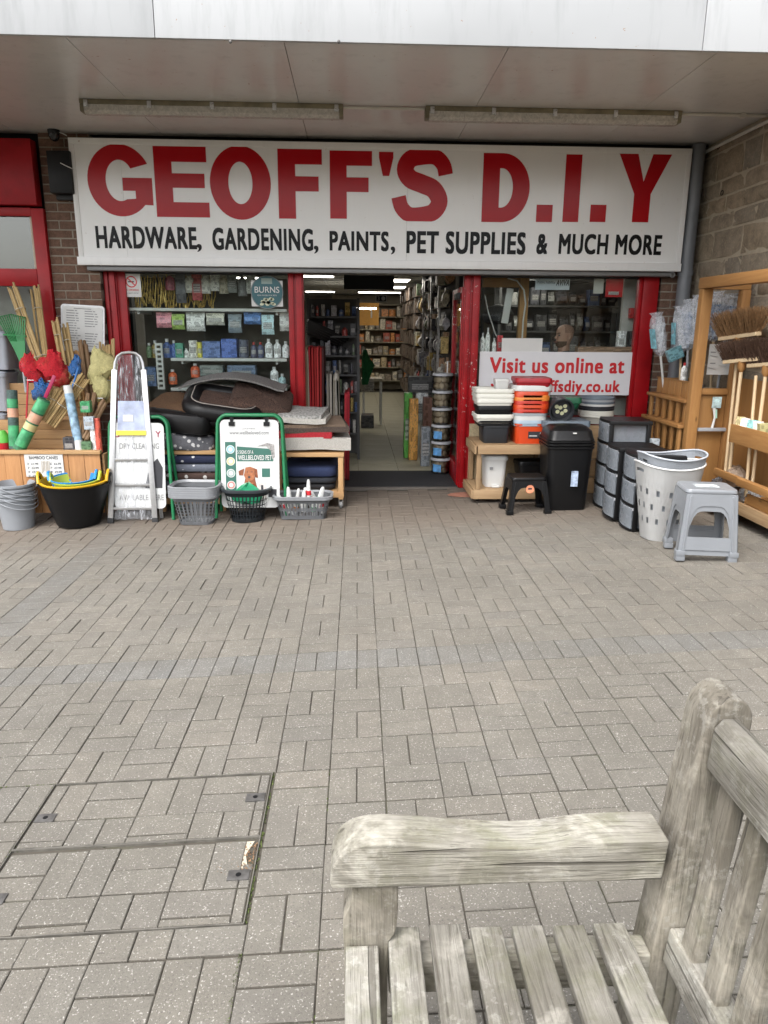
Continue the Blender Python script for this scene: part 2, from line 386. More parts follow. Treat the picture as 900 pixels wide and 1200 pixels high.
# the two recessed covers in the paving (their extent in the paving's own grid coordinates)
def uv(px, py):
    p = G(px, py); dx, dy = p.x-PX0, p.y-PY0
    return dx*PC-dy*PS, dx*PS+dy*PC
u_r = (uv(318, 905)[0]+uv(290, 1081)[0])/2; u_l = u_r-.80
v_t = uv(318, 905)[1]; v_b = uv(288, 1083)[1]; v_m = uv(307, 980)[1]
def paver_mesh(name, mat, lx, ly, jitter=0):
    m = MB(); ch = .0025; hx, hy = lx/2-.0016, ly/2-.0032
    m.loft([[(-hx,-hy,-.04),(hx,-hy,-.04),(hx,hy,-.04),(-hx,hy,-.04)], [(-hx,-hy,-ch),(hx,-hy,-ch),(hx,hy,-ch),(-hx,hy,-ch)],
            [(-hx+ch,-hy+ch,0),(hx-ch,-hy+ch,0),(hx-ch,hy-ch,0),(-hx+ch,hy-ch,0)]], (False, True))
    return m
PM = {}
def pave(lst):                      # lst: (u, v, lx, ly, blue)
    vis = []
    for q in lst:
        x, y = pw(q[0], q[1]); p = proj((x, y, gz(x, y)))
        if p[2] > .3 and -30 < p[0] < 930 and p[1] < 1240 and not (p[1] > 1000 and p[0] > 440): vis.append((-1/(p[2]**2), q))
    vis.sort(key=lambda a: a[0]); near = [q for _, q in vis[:290]]; ns = set(near)
    rnd = random.Random(3)
    def frame(q):
        x, y = pw(q[0]+rnd.gauss(0, .0007), q[1]+rnd.gauss(0, .0007))
        z = gz(x, y)+max(-.002, min(.002, rnd.gauss(0, .0009))); e = .05
        nx_ = (gz(x+e, y)-gz(x-e, y))/(2*e); ny_ = (gz(x, y+e)-gz(x, y-e))/(2*e)
        return x, y, z, (math.atan(ny_)+rnd.gauss(0, .005), -math.atan(nx_)+rnd.gauss(0, .005), -PH+rnd.gauss(0, .004))
    rest = {False: MB(), True: MB()}
    from mathutils import Euler
    for q in lst:
        x, y, z, e = frame(q)
        key = (round(q[2], 3), round(q[3], 3), q[4])
        if q in ns:
            if key not in PM: PM[key] = paver_mesh('paver', None, q[2], q[3]).mesh('paver', PAVB if q[4] else PAV)
            o = obj('paver', PM[key], None, ground); o.location = (x, y, z); o.rotation_euler = e
        else:
            M = T(x, y, z) @ Euler(e).to_matrix().to_4x4(); k = paver_mesh('p', None, q[2], q[3]); k.move(M); rest[q[4]].add(k.v, k.f)
    for b_ in (False, True):
        o = obj('pavers_beyond', rest[b_], PAVB if b_ else PAV, ground); o['kind'] = 'stuff'
lst = []
for i in range(-19, 18):
    for k in range(-6, 29):
        blue = (k == 9) or (i == -10 and k > 11); V = (i+k) % 2 == 0
        if k == 9: V = True
        if i == -10 and k > 11: V = False
        for h in (0, 1):
            q = (i*S+S/4+h*S/2, k*S+S/2, S/2, S) if V else (i*S+S/2, k*S+S/4+h*S/2, S, S/2)
            # cut away what the covers take
            x0, x1, y0, y1 = q[0]-q[2]/2, q[0]+q[2]/2, q[1]-q[3]/2, q[1]+q[3]/2
            wx, wy = pw(q[0], q[1])
            if wx < -3.75 or wx > 3.24 or wy > 7.04: continue
            if x1 > u_l and x0 < u_r and y1 > v_b and y0 < v_t:
                ix = min(x1, u_r)-max(x0, u_l); iy = min(y1, v_t)-max(y0, v_b)
                if ix > (x1-x0)*.98 and iy > (y1-y0)*.98: continue
                if x0 < u_l and x1 > u_l and iy > (y1-y0)*.5: x1 = u_l
                elif x1 > u_r and x0 < u_r and iy > (y1-y0)*.5: x0 = u_r
                elif y0 < v_b and y1 > v_b: y1 = v_b
                elif y1 > v_t and y0 < v_t: y0 = v_t
                if x1-x0 < .012 or y1-y0 < .012: continue
                q = ((x0+x1)/2, (y0+y1)/2, x1-x0, y1-y0)
            lst.append((*q, blue))
pave(lst)
GALV = plain('galvanised_steel', (.16, .15, .13), .6, .4, scale=14, var=.4)
RUST = plain('rusty_socket', (.11, .105, .10), .5, .5, scale=30, var=.4)
def cover(lab, va, vb, sockets, broken):
    x, y = pw((u_l+u_r)/2, (va+vb)/2)
    t = thing('manhole_cover', lab, 'manhole cover', (x, y, gz(x, y)), -PH, 'paved inspection covers')
    sl_ = -math.atan(.046); t.rotation_euler = (0, sl_, -PH)
    hw, hd = (u_r-u_l)/2-.001, (vb-va)/2-.001; e = .0026
    f = MB()
    for (a, b_, c, d) in ((-hw, -hw+e, -hd, hd), (hw-e, hw, -hd, hd), (-hw+e, hw-e, -hd, -hd+e), (-hw+e, hw-e, hd-e, hd)):
        f.box(a, b_, c, d, -.05, .002)
    obj('frame', f, GALV, t); obj('tray', MB().box(-hw+e, hw-e, -hd+e, hd-e, -.06, -.014), SAND, t)
    pu0, pu1, pv0, pv1 = -hw+.007, hw-.007, -hd+.007, hd-.007
    rnd = random.Random(int(va*1000))
    n = 0
    for i in range(-1, 5):
        for k in range(-1, 3):
            V = (i+k) % 2 == (0 if broken else 1)
            for h in (0, 1):
                bu, bv = pu0-.05+i*.2, pv0-.07+k*.2
                x0, x1, y0, y1 = (bu+h*.1, bu+h*.1+.1, bv, bv+.2) if V else (bu, bu+.2, bv+h*.1, bv+h*.1+.1)
                x0, x1, y0, y1 = max(x0, pu0), min(x1, pu1), max(y0, pv0), min(y1, pv1)
                if x1-x0 < .02 or y1-y0 < .015: continue
                for (su, sv) in ():        # leave room for the lifting sockets
                    if x0 < su+.028 and x1 > su-.028 and y0 < sv+.019 and y1 > sv-.019:
                        if su < 0: x0 = max(x0, su+.030)
                        else: x1 = min(x1, su-.030)
                if x1-x0 < .02: continue
                if broken and x1 > pu1-.03 and y0 > .02: continue
                q = paver_mesh('paver', None, x1-x0, y1-y0); o = obj('paver', q, PAV, t)
                o.location = ((x0+x1)/2, (y0+y1)/2, -.001+rnd.gauss(0, .0012)); o.rotation_euler = (rnd.gauss(0, .006), rnd.gauss(0, .006), rnd.gauss(0, .004))
    for (su, sv) in sockets:
        s_ = obj('lifting_socket', MB().box(su-.033, su+.033, sv-.021, sv+.021, -.03, .0028), RUST, t, bevel=.002)
        k = MB(); k.lathe([(.0085, 0), (.0085, .0012)], 14, (su, sv, .0022)); obj('keyhole', k, BLACK, s_)
    if broken:                          # the broken corner filled with mortar and leaf litter
        q = MB(); q.prism([(pu1-.10, .05, -.008), (pu1-.015, .04, -.008), (pu1-.03, .10, -.008), (pu1-.01, pv1-.01, -.008), (pu1-.10, pv1-.012, -.008)], (0, 0, .006)); obj('mortar_patch', q, plain('mortar_patch', (.42, .38, .30), .9, bmp=.6, scale=30), t)
        q = MB(); rn = random.Random(5)
        for _ in range(240):
            cx, cy = pu1-.11+rn.random()*.11, .02+rn.random()*.13
            a = rn.random()*6.28; l = .004+rn.random()*.006
            q.add([(cx, cy, -.004), (cx+l*math.cos(a), cy+l*math.sin(a), -.002+rn.random()*.006), (cx+l*math.cos(a+1), cy+l*math.sin(a+1), -.003)], [(0, 1, 2)])
        o = obj('leaf_litter', q, plain('leaf_litter', (.16, .09, .045), .8, scale=60, var=.6), t); o['kind'] = 'stuff'
hw0, hm = (u_r-u_l)/2, (v_t-v_m)/2
cover('paved inspection cover with clean sockets, the one farther from the bench', v_m, v_t, ((-hw0+.046, -.02), (hw0-.046, .03)), False)
cover('paved inspection cover with crumbling broken corner, the one nearer the camera', v_b, v_m, ((-hw0+.046, -.03), (hw0-.046, .01)), True)
GRASS = plain('moss_green', (.075, .10, .025), .9, scale=40, var=.5)
gq = MB(); rn = random.Random(11)
for i in range(3600):                   # weeds and moss in the joints by the covers
    side = rn.random()
    if side < .35: u_, v_ = rn.uniform(u_l-.4, u_r), v_b-.003
    elif side < .55: u_, v_ = u_r+.203*rn.choice((0, 0, 1))+.003, rn.uniform(v_b-.5, v_t)
    elif side < .8: u_, v_ = u_l-.2*rn.choice((0, 1, 2)), rn.uniform(v_b-.4, v_t+.1)
    else: u_, v_ = rn.uniform(u_l-.2, u_r), rn.choice((v_m, v_m-.2*0, v_t))
    if math.sin(u_*23)+math.sin(v_*31+2) < .1: continue
    x, y = pw(u_+rn.gauss(0, .0018), v_+rn.gauss(0, .0018)); z = gz(x, y); a = rn.random()*6.28; l = .002+rn.random()*.0035
    gq.add([(x, y, z-.008), (x+l*math.cos(a), y+l*math.sin(a), z-.001+rn.random()*.003), (x+l*math.cos(a+1.4), y+l*math.sin(a+1.4), z-.002)], [(0, 1, 2)])
o = obj('moss', gq, GRASS); tag(o, 'green moss and tiny weeds in the joints round the inspection covers', 'moss', kind='stuff')
mo = plain('red_brick_dust', (.34, .15, .10), .9, scale=20, var=.3)

# ================================================================== the shop building
YF = 7.05                               # outer face of the shop front frames
shop = thing('shop_building', 'brick hardware shop with red painted timber front under a white canopy', 'shop', (.3, YF, 0))
def wpart(name, mb, mat, parent=shop, **k):
    mb.world = True; return obj(name, mb, mat, parent, **k)
def bricks(parent, x0, x1, z0, z1, y, bl=.215, bh=.065, j=.010, mat=BRICK, name='brick', dep=.10, off=0.):
    cache = {}; z = z0; r = 0; rn = random.Random(21)
    while z < z1:
        h = min(bh, z1-z); x = x0-((bl+j)/2 if r % 2 else 0)-off
        while x < x1:
            a, b_ = max(x, x0), min(x+bl, x1)
            if b_-a > .02 and h > .02:
                k = (round(b_-a, 3), round(h, 3))
                if k not in cache:
                    cache[k] = MB().box(-k[0]/2, k[0]/2, 0, dep, 0, k[1]).mesh(name, mat, bevel=.004, seg=1)
                o = obj(name, cache[k], None, parent)
                o.location = Vector(((a+b_)/2, y+rn.gauss(0, .0015), z))-parent.matrix_local.translation-(Vector(shop.location) if parent.parent else Vector()); o.color = (1, 1, 1, 1)
            x += bl+j
        z += bh+j; r += 1
def pier(x0, x1, z0, z1, y):
    p = wpart('brick_pier', MB().box(x0, x1, y+.004, y+.35, z0, z1), MORTAR); bricks(p, x0, x1, z0, z1, y)
    return p
pier(-2.745, -2.315, -.06, 3.2, 7.0)
pier(2.925, 3.20, .06, 2.4, 7.06)
# canopy: soffit panels and fascia
ZS = 3.2; YE = 4.79
jx = [-4.6, -2.93, -1.665, -.404, .925, 2.19, 3.45, 4.8]
for a, b_ in zip(jx[:-1], jx[1:]):
    wpart('soffit_panel', MB().box(a+.002, b_-.002, YE+.004, 7.04, ZS, ZS+.03), SOFFIT)
wpart('canopy_roof', MB().box(-4.6, 4.8, YE+.02, 7.3, ZS+.032, ZS+.5), DARK)
for a, b_ in ((-4.6, -1.143), (-1.143, 2.081), (2.081, 4.8)):
    fp = wpart('fascia_panel', MB().box(a+.002, b_-.002, YE-.03, YE, ZS-.004, ZS+.9), FASCIA, bevel=.003)
for px in (270, 397):                   # rusty screw heads on the fascia's lower edge
    p = W(px, 49, YE-.03); k = MB(); k.lathe([(.010, 0), (.009, .006), (.004, .009)], 10); k.move(T(p.x, p.y, p.z) @ rotm('X', R(90))); wpart('rusty_screw', k, RUST)
wpart('upper_wall', MB().box(-4.6, 4.8, 7.185, 7.3, 2.10, 4.4), DARK)
# shop front frames: x positions of the posts
P1, P2, P3, P4 = (-2.31, -2.19), (-.614, -.471), (1.045, 1.198), (2.752, 2.90)
ZT = 2.06
def post(x0, x1, z0, mat=RED, y0=YF, d=.12):
    m = MB(); m.box(x0, x1, y0+.02, y0+d, z0, ZT)
    n = 3; wd = (x1-x0)
    m.box(x0+wd*.08, x0+wd*.36, y0, y0+.02, z0, ZT); m.box(x0+wd*.52, x0+wd*.92, y0-.012, y0+.02, z0, ZT)
    return wpart('frame_post', m, mat, bevel=.004)
post(*P1, -.04); post(*P2, 0); post(*P3, .02, REDCHIP)
wpart('frame_post', MB().box(P4[0], P4[1], YF-.005, YF+.12, .04, ZT), RED, bevel=.005)
wpart('frame_post', MB().box(P4[0]-.035, P4[0], YF+.02, YF+.09, .04, ZT), RED, bevel=.004)
wpart('frame_post', MB().box(P1[1], P1[1]+.075, YF+.03, YF+.10, .0, ZT), RED, bevel=.004)
for a, b_, z in ((P1[1]+.075, P2[0], .86), (P3[1], P4[0]-.035, .74)):
    wpart('window_sill', MB().box(a, b_, YF-.03, YF+.12, z-.09, z), RED, bevel=.006)
    wpart('window_head', MB().box(a, b_, YF+.03, YF+.10, ZT-.014, ZT), DARK, bevel=.004)
    wpart('stall_riser', MB().box(a, b_, YF+.03, YF+.25, -.05, z-.09), plain('riser_stone', (.38, .33, .25), .85, bmp=.4, scale=12))
    wpart('window_pane', MB().box(a, b_, YF+.058, YF+.064, z, ZT-.015), GLASS)
wpart('lintel_underside', MB().box(-2.40, 2.98, 6.925, YF+.13, ZT, 2.098), GREYMET, bevel=.004)
wpart('threshold', MB().box(P2[1], P3[0], YF-.02, YF+.02, -.02, .028), plain('worn_threshold', (.13, .115, .10), .8), bevel=.004)
MATT = plain('ribbed_rubber_mat', (.022, .022, .024), .85, scale=30, bmp=.4)
mm = MB()
for k in range(22): mm.box(P2[1]+.01, P3[0]-.01, YF+.03+k*.036, YF+.03+k*.036+.026, .026, .036)
mm.box(P2[1]+.01, P3[0]-.01, YF+.025, YF+.84, .02, .028)
mt = obj('door_mat', mm, MATT); tag(mt, 'black ribbed rubber entrance mat in the open shop doorway', 'mat')
q = MB(); rn = random.Random(2); ptc = G(553, 582)
q.prism([(ptc.x+.20*math.cos(a)*(1+.2*rn.random()), ptc.y+.10*math.sin(a)*(1+.2*rn.random())+.06, gz(ptc.x, ptc.y)+.004) for a in [i*.4488 for i in range(14)]], (0, 0, .003))
o = obj('concrete_patch', q, mo, ground)
# open door leaf, hinged on the right post and swung into the shop
dl = thing('shop_door', 'red framed glazed door leaf folded open into the shop', 'door', (1.052, YF+.06, .03), R(89))
def dpart(n, m, mt_, **k): return obj(n, m, mt_, dl, **k)
dw, dh = .78, 1.93
m = MB(); m.box(0, .09, -.022, .022, 0, dh); m.box(dw-.09, dw, -.022, .022, 0, dh); m.box(.09, dw-.09, -.022, .022, 0, .2); m.box(.09, dw-.09, -.022, .022, dh-.1, dh)
dpart('door_frame', m, REDCHIP, bevel=.004); dpart('door_glass', MB().box(.09, dw-.09, -.003, .003, .2, dh-.1), GLASS)
m = MB(); m.tube([(dw-.05, .03, .9), (dw-.05, .06, .9), (dw-.05, .06, 1.2), (dw-.05, .03, 1.2)], .009); dpart('handle', m, plain('steel', (.6, .6, .6), .3, 1.0))
m = MB(); m.box(.1, .4, .022, .05, dh-.11, dh-.05); dpart('door_closer', m, DARK, bevel=.004)


# ------------------------------------------------------------------ big sign
SX0, SX1, SZ0, SZ1, SY = -2.455, 3.023, 2.102, 3.145, 6.90
sign = thing('shop_sign', "long white shop sign reading GEOFF'S D.I.Y in red capitals", 'sign', ((SX0+SX1)/2, SY, SZ0))
def spart(n, m, mt_, **k): m.world = True; return obj(n, m, mt_, sign, **k)
seam = [SX0+.045, W(145, 240, SY).x, W(477, 240, SY).x, SX1-.045]
for a, b_ in zip(seam[:-1], seam[1:]): spart('sign_panel', MB().box(a+.0008, b_-.0008, SY+.006, SY+.05, SZ0+.065, SZ1-.05), SIGNW)
spart('sign_box', MB().box(SX0+.006, SX1-.006, SY+.051, 7.038, SZ0+.006, SZ1), SIGNTRIM)
spart('sign_trim', MB().box(SX0, SX0+.045, SY, SY+.045, SZ0+.07, SZ1-.05), SIGNTRIM, bevel=.004)
spart('sign_trim', MB().box(SX1-.045, SX1, SY, SY+.045, SZ0+.07, SZ1-.05), SIGNTRIM, bevel=.004)
spart('sign_trim', MB().box(SX0, SX1, SY, SY+.045, SZ1-.05, SZ1), SIGNTRIM, bevel=.004)
spart('sign_trim', MB().box(SX0-.01, SX1, SY-.02, SY+.045, SZ0, SZ0+.07), SIGNTRIM, bevel=.005)
def ell(cx, cy, rx, ry, a0, a1, n=26):
    return [(cx+rx*math.cos(R(a0+(a1-a0)*i/n)), cy+ry*math.sin(R(a0+(a1-a0)*i/n))) for i in range(n+1)]
def letter(ch, px0, py0, px1, py1):
    a = W(px0, py1, SY); b_ = W(px1, py0, SY); w_, h_ = b_.x-a.x, b_.z-a.z; y = SY+.0035
    P3 = lambda p: (a.x+p[0]*w_, y, a.z+p[1]*h_)
    st = .205*h_; hx = st*1.30/w_; hy = .215           # stem widths as shares of the box
    m = MB()
    def poly(pts): m.prism([P3(p) for p in pts], (0, .0022, 0))
    def ring(o_, i_):
        m.loft([[P3(p) for p in o_], [P3(p) for p in i_]], (False, False))
    if ch == 'E': poly([(0,0),(1,0),(1,hy),(hx,hy),(hx,.42),(.93,.42),(.93,.42+hy*.95),(hx,.42+hy*.95),(hx,1-hy),(.98,1-hy),(.98,1),(0,1)])
    elif ch == 'F': poly([(0,0),(hx,0),(hx,.40),(.92,.40),(.92,.40+hy),(hx,.40+hy),(hx,1-hy),(1,1-hy),(1,1),(0,1)])
    elif ch == 'I': poly([(0,0),(1,0),(1,1),(0,1)])
    elif ch == '.': poly([(0,0),(1,0),(1,1),(0,1)])
    elif ch == "'": poly([(.28,0),(.72,0),(1,.75),(1,1),(0,1),(0,.75)])
    elif ch == 'Y': poly([(.5-hx/2,0),(.5+hx/2,0),(.5+hx/2,.42),(1,1),(1-hx*1.12,1),(.5,.60),(hx*1.12,1),(0,1),(.5-hx/2,.42)])
    elif ch == 'O': ring(ell(.5,.5,.5,.5,0,360,48)[:-1], ell(.5,.5,.5-hx,.5-hy,0,360,48)[:-1])
    elif ch == 'D':
        o_ = [(0,0),(.42,0)]+ell(.42,.5,.58,.5,-90,90,30)[1:-1]+[(.42,1),(0,1)]
        i_ = [(hx,hy),(.40,hy)]+ell(.40,.5,.60-hx,.5-hy,-90,90,30)[1:-1]+[(.40,1-hy),(hx,1-hy)]
        ring(o_, i_)
    elif ch == 'G':
        poly(ell(.5,.5,.5,.5,28,318,40)+[(1,.16),(1,.54),(.54,.54),(.54,.36),(1-hx*.95,.36),(1-hx*.95,.25)]+ell(.5,.5,.5-hx,.5-hy,318,36,36)[3:])
    elif ch == 'S':
        c = [(.985,.66),(.93,.80),(.76,.905),(.5,.91),(.25,.87),(.145,.73),(.25,.60),(.5,.53),(.74,.455),(.865,.29),(.75,.14),(.5,.09),(.24,.095),(.075,.20),(.015,.345)]
        pts = []
        for i in range(len(c)-1):
            p0, p1, p2, p3 = c[max(0, i-1)], c[i], c[i+1], c[min(len(c)-1, i+2)]
            for s_ in range(5):
                t_ = s_/5; pts.append(tuple(.5*(2*p1[k]+(p2[k]-p0[k])*t_+(2*p0[k]-5*p1[k]+4*p2[k]-p3[k])*t_*t_+(3*p1[k]-p0[k]-3*p2[k]+p3[k])*t_**3) for k in (0, 1)))
        pts.append(c[-1]); lft, rg = [], []; n = len(pts)
        for i, p in enumerate(pts):
            q_ = pts[max(0, i-1)]; r_ = pts[min(n-1, i+1)]; dx, dz = (r_[0]-q_[0])*w_, (r_[1]-q_[1])*h_; l_ = math.hypot(dx, dz) or 1
            f_ = i/(n-1); wd = .110*h_*(1+.20*math.sin(math.pi*min(1, max(0, (f_-.15)/.7))))
            ox, oz = -dz/l_*wd/w_, dx/l_*wd/h_; lft.append((p[0]+ox, min(1, max(0, p[1]+oz)))); rg.append((p[0]-ox, min(1, max(0, p[1]-oz))))
        for i in range(n-1): m.add([P3(lft[i]), P3(lft[i+1]), P3(rg[i+1]), P3(rg[i])], [(0, 1, 2, 3)])
    o = spart('letter', m, SIGNRED); return o
for ch, a in (('G', (106,169,175,253)), ('E', (184,172,242,254)), ('O', (248,171,316,257)), ('F', (327,175,377,256)), ('F', (387,177,436,256)), ("'", (444,178,461,206)),
              ('S', (466,176,524,259)), ('D', (564,180,623,260)), ('.', (628,240,648,260)), ('I', (659,181,683,260)), ('.', (691,240,711,260)), ('Y', (720,181,788,260))):
    letter(ch, *a)
def sword(s_, px0, py0, px1, py1):
    a, b_ = W(px0, py1, SY), W(px1, py0, SY); text('lettering', s_, SIGNBLK, sign, a.x, b_.x, a.z, b_.z, SY+.0055, bold=.006 if s_ == ',' else .042)
for s_, b_ in (('HARDWARE', (114,267,229,290)), (',', (231,286,236,295)), ('GARDENING', (250,269,366,292)), (',', (368,288,373,297)), ('PAINTS', (387,272,455,293)), (',', (458,289,463,298)),
               ('PET SUPPLIES', (477,273,616,296)), ('&', (629,275,642,297)), ('MUCH MORE', (655,276,776,297))): sword(s_, *b_)

# ------------------------------------------------------------------ strip lights, conduit, camera, alarm box
FIXB = plain('yellowed_plastic', (.20, .175, .115), .55, scale=7, var=.5)
DIFF = film('clear_ribbed_diffuser', (.66, .63, .58), .72, .2, 30)
def striplight(x0, x1, lab):
    t = thing('strip_light', lab, 'light fitting', ((x0+x1)/2, 6.03, ZS), 0, 'fluorescent light fittings under the canopy'); l = (x1-x0)/2
    obj('base_tray', MB().box(-l, l, -.055, .055, -.035, -.001), FIXB, t, bevel=.006)
    m = MB(); pf = [(-.052, -.036), (-.048, -.075), (-.028, -.095), (.028, -.095), (.048, -.075), (.052, -.036)]
    m.loft([[(x, p[0], p[1]) for p in pf] for x in (-l+.03, l-.03)]); obj('diffuser', m, DIFF, t, smooth=True)
    m = MB(); m.tube([(-l+.08, 0, -.06), (l-.08, 0, -.06)], .013, 10); obj('tube', m, WHITEP, t, smooth=True)
    for s_ in (-1, 1): obj('end_cap', MB().box(s_*(l-.03) if s_ > 0 else -l, l if s_ > 0 else -l+.03, -.053, .053, -.085, -.034), FIXB, t, bevel=.008)
    for k in range(5):
        x = -l+.05+k*(2*l-.1)/4; obj('clip', MB().box(x-.015, x+.015, -.064, -.05, -.055, -.008), plain('steel', (.6, .6, .6), .3, 1.0), t, bevel=.003)
striplight(-2.02, -.075, 'long unlit strip light above the letters GEOFF')
striplight(.545, 2.51, 'long unlit strip light above the letters D.I.Y')
CONDUIT = plain('cream_conduit', (.55, .53, .48), .5)
m = MB(); m.tube([(-.07, 6.02, ZS-.014), (.54, 6.02, ZS-.014)], .011); o = obj('conduit', m, CONDUIT, smooth=True); tag(o, 'thin cream conduit joining the two strip lights', 'conduit')
m = MB(); m.tube([(2.515, 6.02, ZS-.014), (3.2, 6.02, ZS-.014), (4.2, 6.02, ZS-.014)], .011); m.box(2.98, 3.02, 6.0, 6.04, ZS-.03, ZS-.001); o = obj('conduit', m, CONDUIT, smooth=True); tag(o, 'thin cream conduit running from a strip light to the stone wall', 'conduit')
m = MB(); m.tube([(3.185, 7.0, 3.14), (3.185, 4.6, 3.14)], .015); o = obj('conduit', m, CONDUIT, smooth=True); tag(o, 'white pipe clipped along the top of the stone wall', 'conduit')
p = W(66, 160, 6.95)
cc = thing('cctv_camera', 'small black dome security camera under the canopy beside the sign', 'camera', (p.x, 6.9, ZS))
m = MB(); m.lathe([(.05, 0), (.05, -.02), (.045, -.03)], 20); obj('base', m, BLACK, cc, smooth=True)
m = MB(); m.lathe([(.045, -.03), (.043, -.055), (.032, -.078), (.012, -.09), (.001, -.091)], 20); obj('dome', m, plain('smoked_dome', (.01, .01, .011), .08, bmp=0), cc, smooth=True)
m = MB(); m.tube([(.04, 0, -.015), (.08, -.01, -.03), (.11, -.01, -.045)], .004, 6); obj('cable', m, WHITEP, cc)
a, b_ = W(62, 178, 6.93), W(85, 234, 6.93)
sp = thing('wall_speaker', 'black box on a bracket fixed to the brick pier beside the sign', 'speaker', ((a.x+b_.x)/2, 6.99, b_.z))
obj('casing', MB().box(-.10, .10, -.13, -.02, .04, a.z-b_.z), BLACK, sp, bevel=.012); obj('bracket', MB().box(-.08, .08, -.05, .0, 0, .04), DARK, sp, bevel=.004)
m = MB(); m.tube([(.02, -.14, .28), (.06, -.15, .26), (.12, -.12, .235)], .004, 6); obj('cable', m, WHITEP, sp)

# ------------------------------------------------------------------ left neighbour's red front
nb = thing('neighbouring_shopfront', 'red painted shopfront with a high window beside the brick pier', 'shopfront', (-3.2, 7.0, 0))
def npart(n, m, mt_, **k): m.world = True; return obj(n, m, mt_, nb, **k)
npart('sign_board', MB().box(-4.4, -2.775, 6.90, 7.02, 2.60, 3.13), redpaint('red_panel', (.34, .008, .014)), bevel=.004)
npart('frame', MB().box(-2.86, -2.75, 6.96, 7.08, -.06, 2.58), RED, bevel=.004)
npart('frame', MB().box(-4.4, -2.86, 6.96, 7.08, 2.515, 2.585), RED, bevel=.004)
npart('frame', MB().box(-4.4, -2.86, 6.955, 7.08, 1.92, 2.07), RED, bevel=.004)
npart('frame', MB().box(-3.9, -3.72, 6.96, 7.08, -.06, 1.92), RED, bevel=.004)
npart('frame', MB().box(-3.72, -2.86, 6.97, 7.08, .02, .55), RED, bevel=.004)
npart('glazing_bead', MB().box(-2.885, -2.86, 6.985, 7.0, 2.07, 2.515), plain('pale_bead', (.5, .42, .32), .6), bevel=.002)
npart('window_pane', MB().box(-4.4, -2.885, 7.0, 7.006, 2.07, 2.515), glass('reflective_glass', (.55, .58, .55), 0, 2.5))
npart('window_pane', MB().box(-3.72, -2.86, 7.0, 7.006, .55, 1.92), GLASS)
npart('blind', MB().box(-4.4, -2.8, 7.12, 7.14, 2.02, 2.55), plain('olive_blind', (.30, .29, .22), .8))
npart('back_wall', MB().box(-4.4, -2.4, 8.2, 8.3, 0, 3), DARK)
# ------------------------------------------------------------------ stone wall on the right
sw = thing('stone_wall', 'coursed sandstone block wall standing out from the shop on the far side of the drainpipe', 'wall', (3.22, 5.6, 0))
m = MB(world=True); m.box(3.226, 3.6, 2.2, 7.3, -.2, 3.2); obj('mortar_bed', m, SMORTAR, sw)
rn = random.Random(8); z = .02; cache = {}
while z < 3.19:
    h = min(rn.choice((.14, .17, .2, .24)), 3.195-z); y = 2.25+rn.random()*.2
    while y < 7.2:
        l = min(rn.uniform(.26, .56), 7.25-y)
        if l > .06 and h > .04:
            m = MB(); nn = 4
            pts = [[(rn.gauss(0, .006)-.006*(0 if (i in (0, nn) or j in (0, 3)) else 1)-(.004 if i in (0, nn) or j in (0, 3) else .012), y+(l-.02)*i/nn, z+(h-.02)*j/3) for i in range(nn+1)] for j in range(4)]
            m.loft([[Vector((3.226, 0, 0))+Vector(p) for p in row] for row in pts], (False, False), closed=False)
            bnd = [(0, j) for j in range(1)]
            # sides back to the mortar
            ring_ = [pts[0][i] for i in range(nn+1)]+[pts[j][nn] for j in range(1, 4)]+[pts[3][i] for i in range(nn-1, -1, -1)]+[pts[j][0] for j in (2, 1)]
            m.loft([[(3.226+p[0], p[1], p[2]) for p in ring_], [(3.24, p[1], p[2]) for p in ring_]], (False, False))
            m.world = True; obj('stone', m, STONE, sw, smooth=50)
        y += l
    z += h
for px, py in ((846, 226), (880, 137), (842, 172)):
    p = WX(px, py, 3.2); m = MB(world=True); m.tube([p+Vector((0, .02*math.cos(a), .02*math.sin(a))) for a in [i*.7 for i in range(9)]], .004, 5, closed=True); obj('iron_ring', m, BLACK, sw)
# ------------------------------------------------------------------ drainpipe
dp = thing('drainpipe', 'grey plastic drainpipe between the sign and the stone wall', 'drainpipe', (3.11, 6.96, .06))
m = MB(world=True); m.tube([(3.10, 6.955, .05), (3.10, 6.955, 3.19)], .062, 20); obj('pipe', m, PIPE, dp, smooth=True)
for z in (.75, 2.07): m = MB(world=True); m.tube([(3.10, 6.955, z), (3.10, 6.955, z+.05)], .069, 20); obj('pipe_collar', m, PIPE, dp, smooth=True)
p = W(788, 322, 6.9); m = MB(world=True); m.tube([p+Vector((.022*math.cos(a), 0, .022*math.sin(a))) for a in [i*.63 for i in range(10)]], .005, 6, closed=True); o = obj('hook_ring', m, GREYMET); m = None
tag(o, 'small metal eye ring under the end of the sign', 'hook')
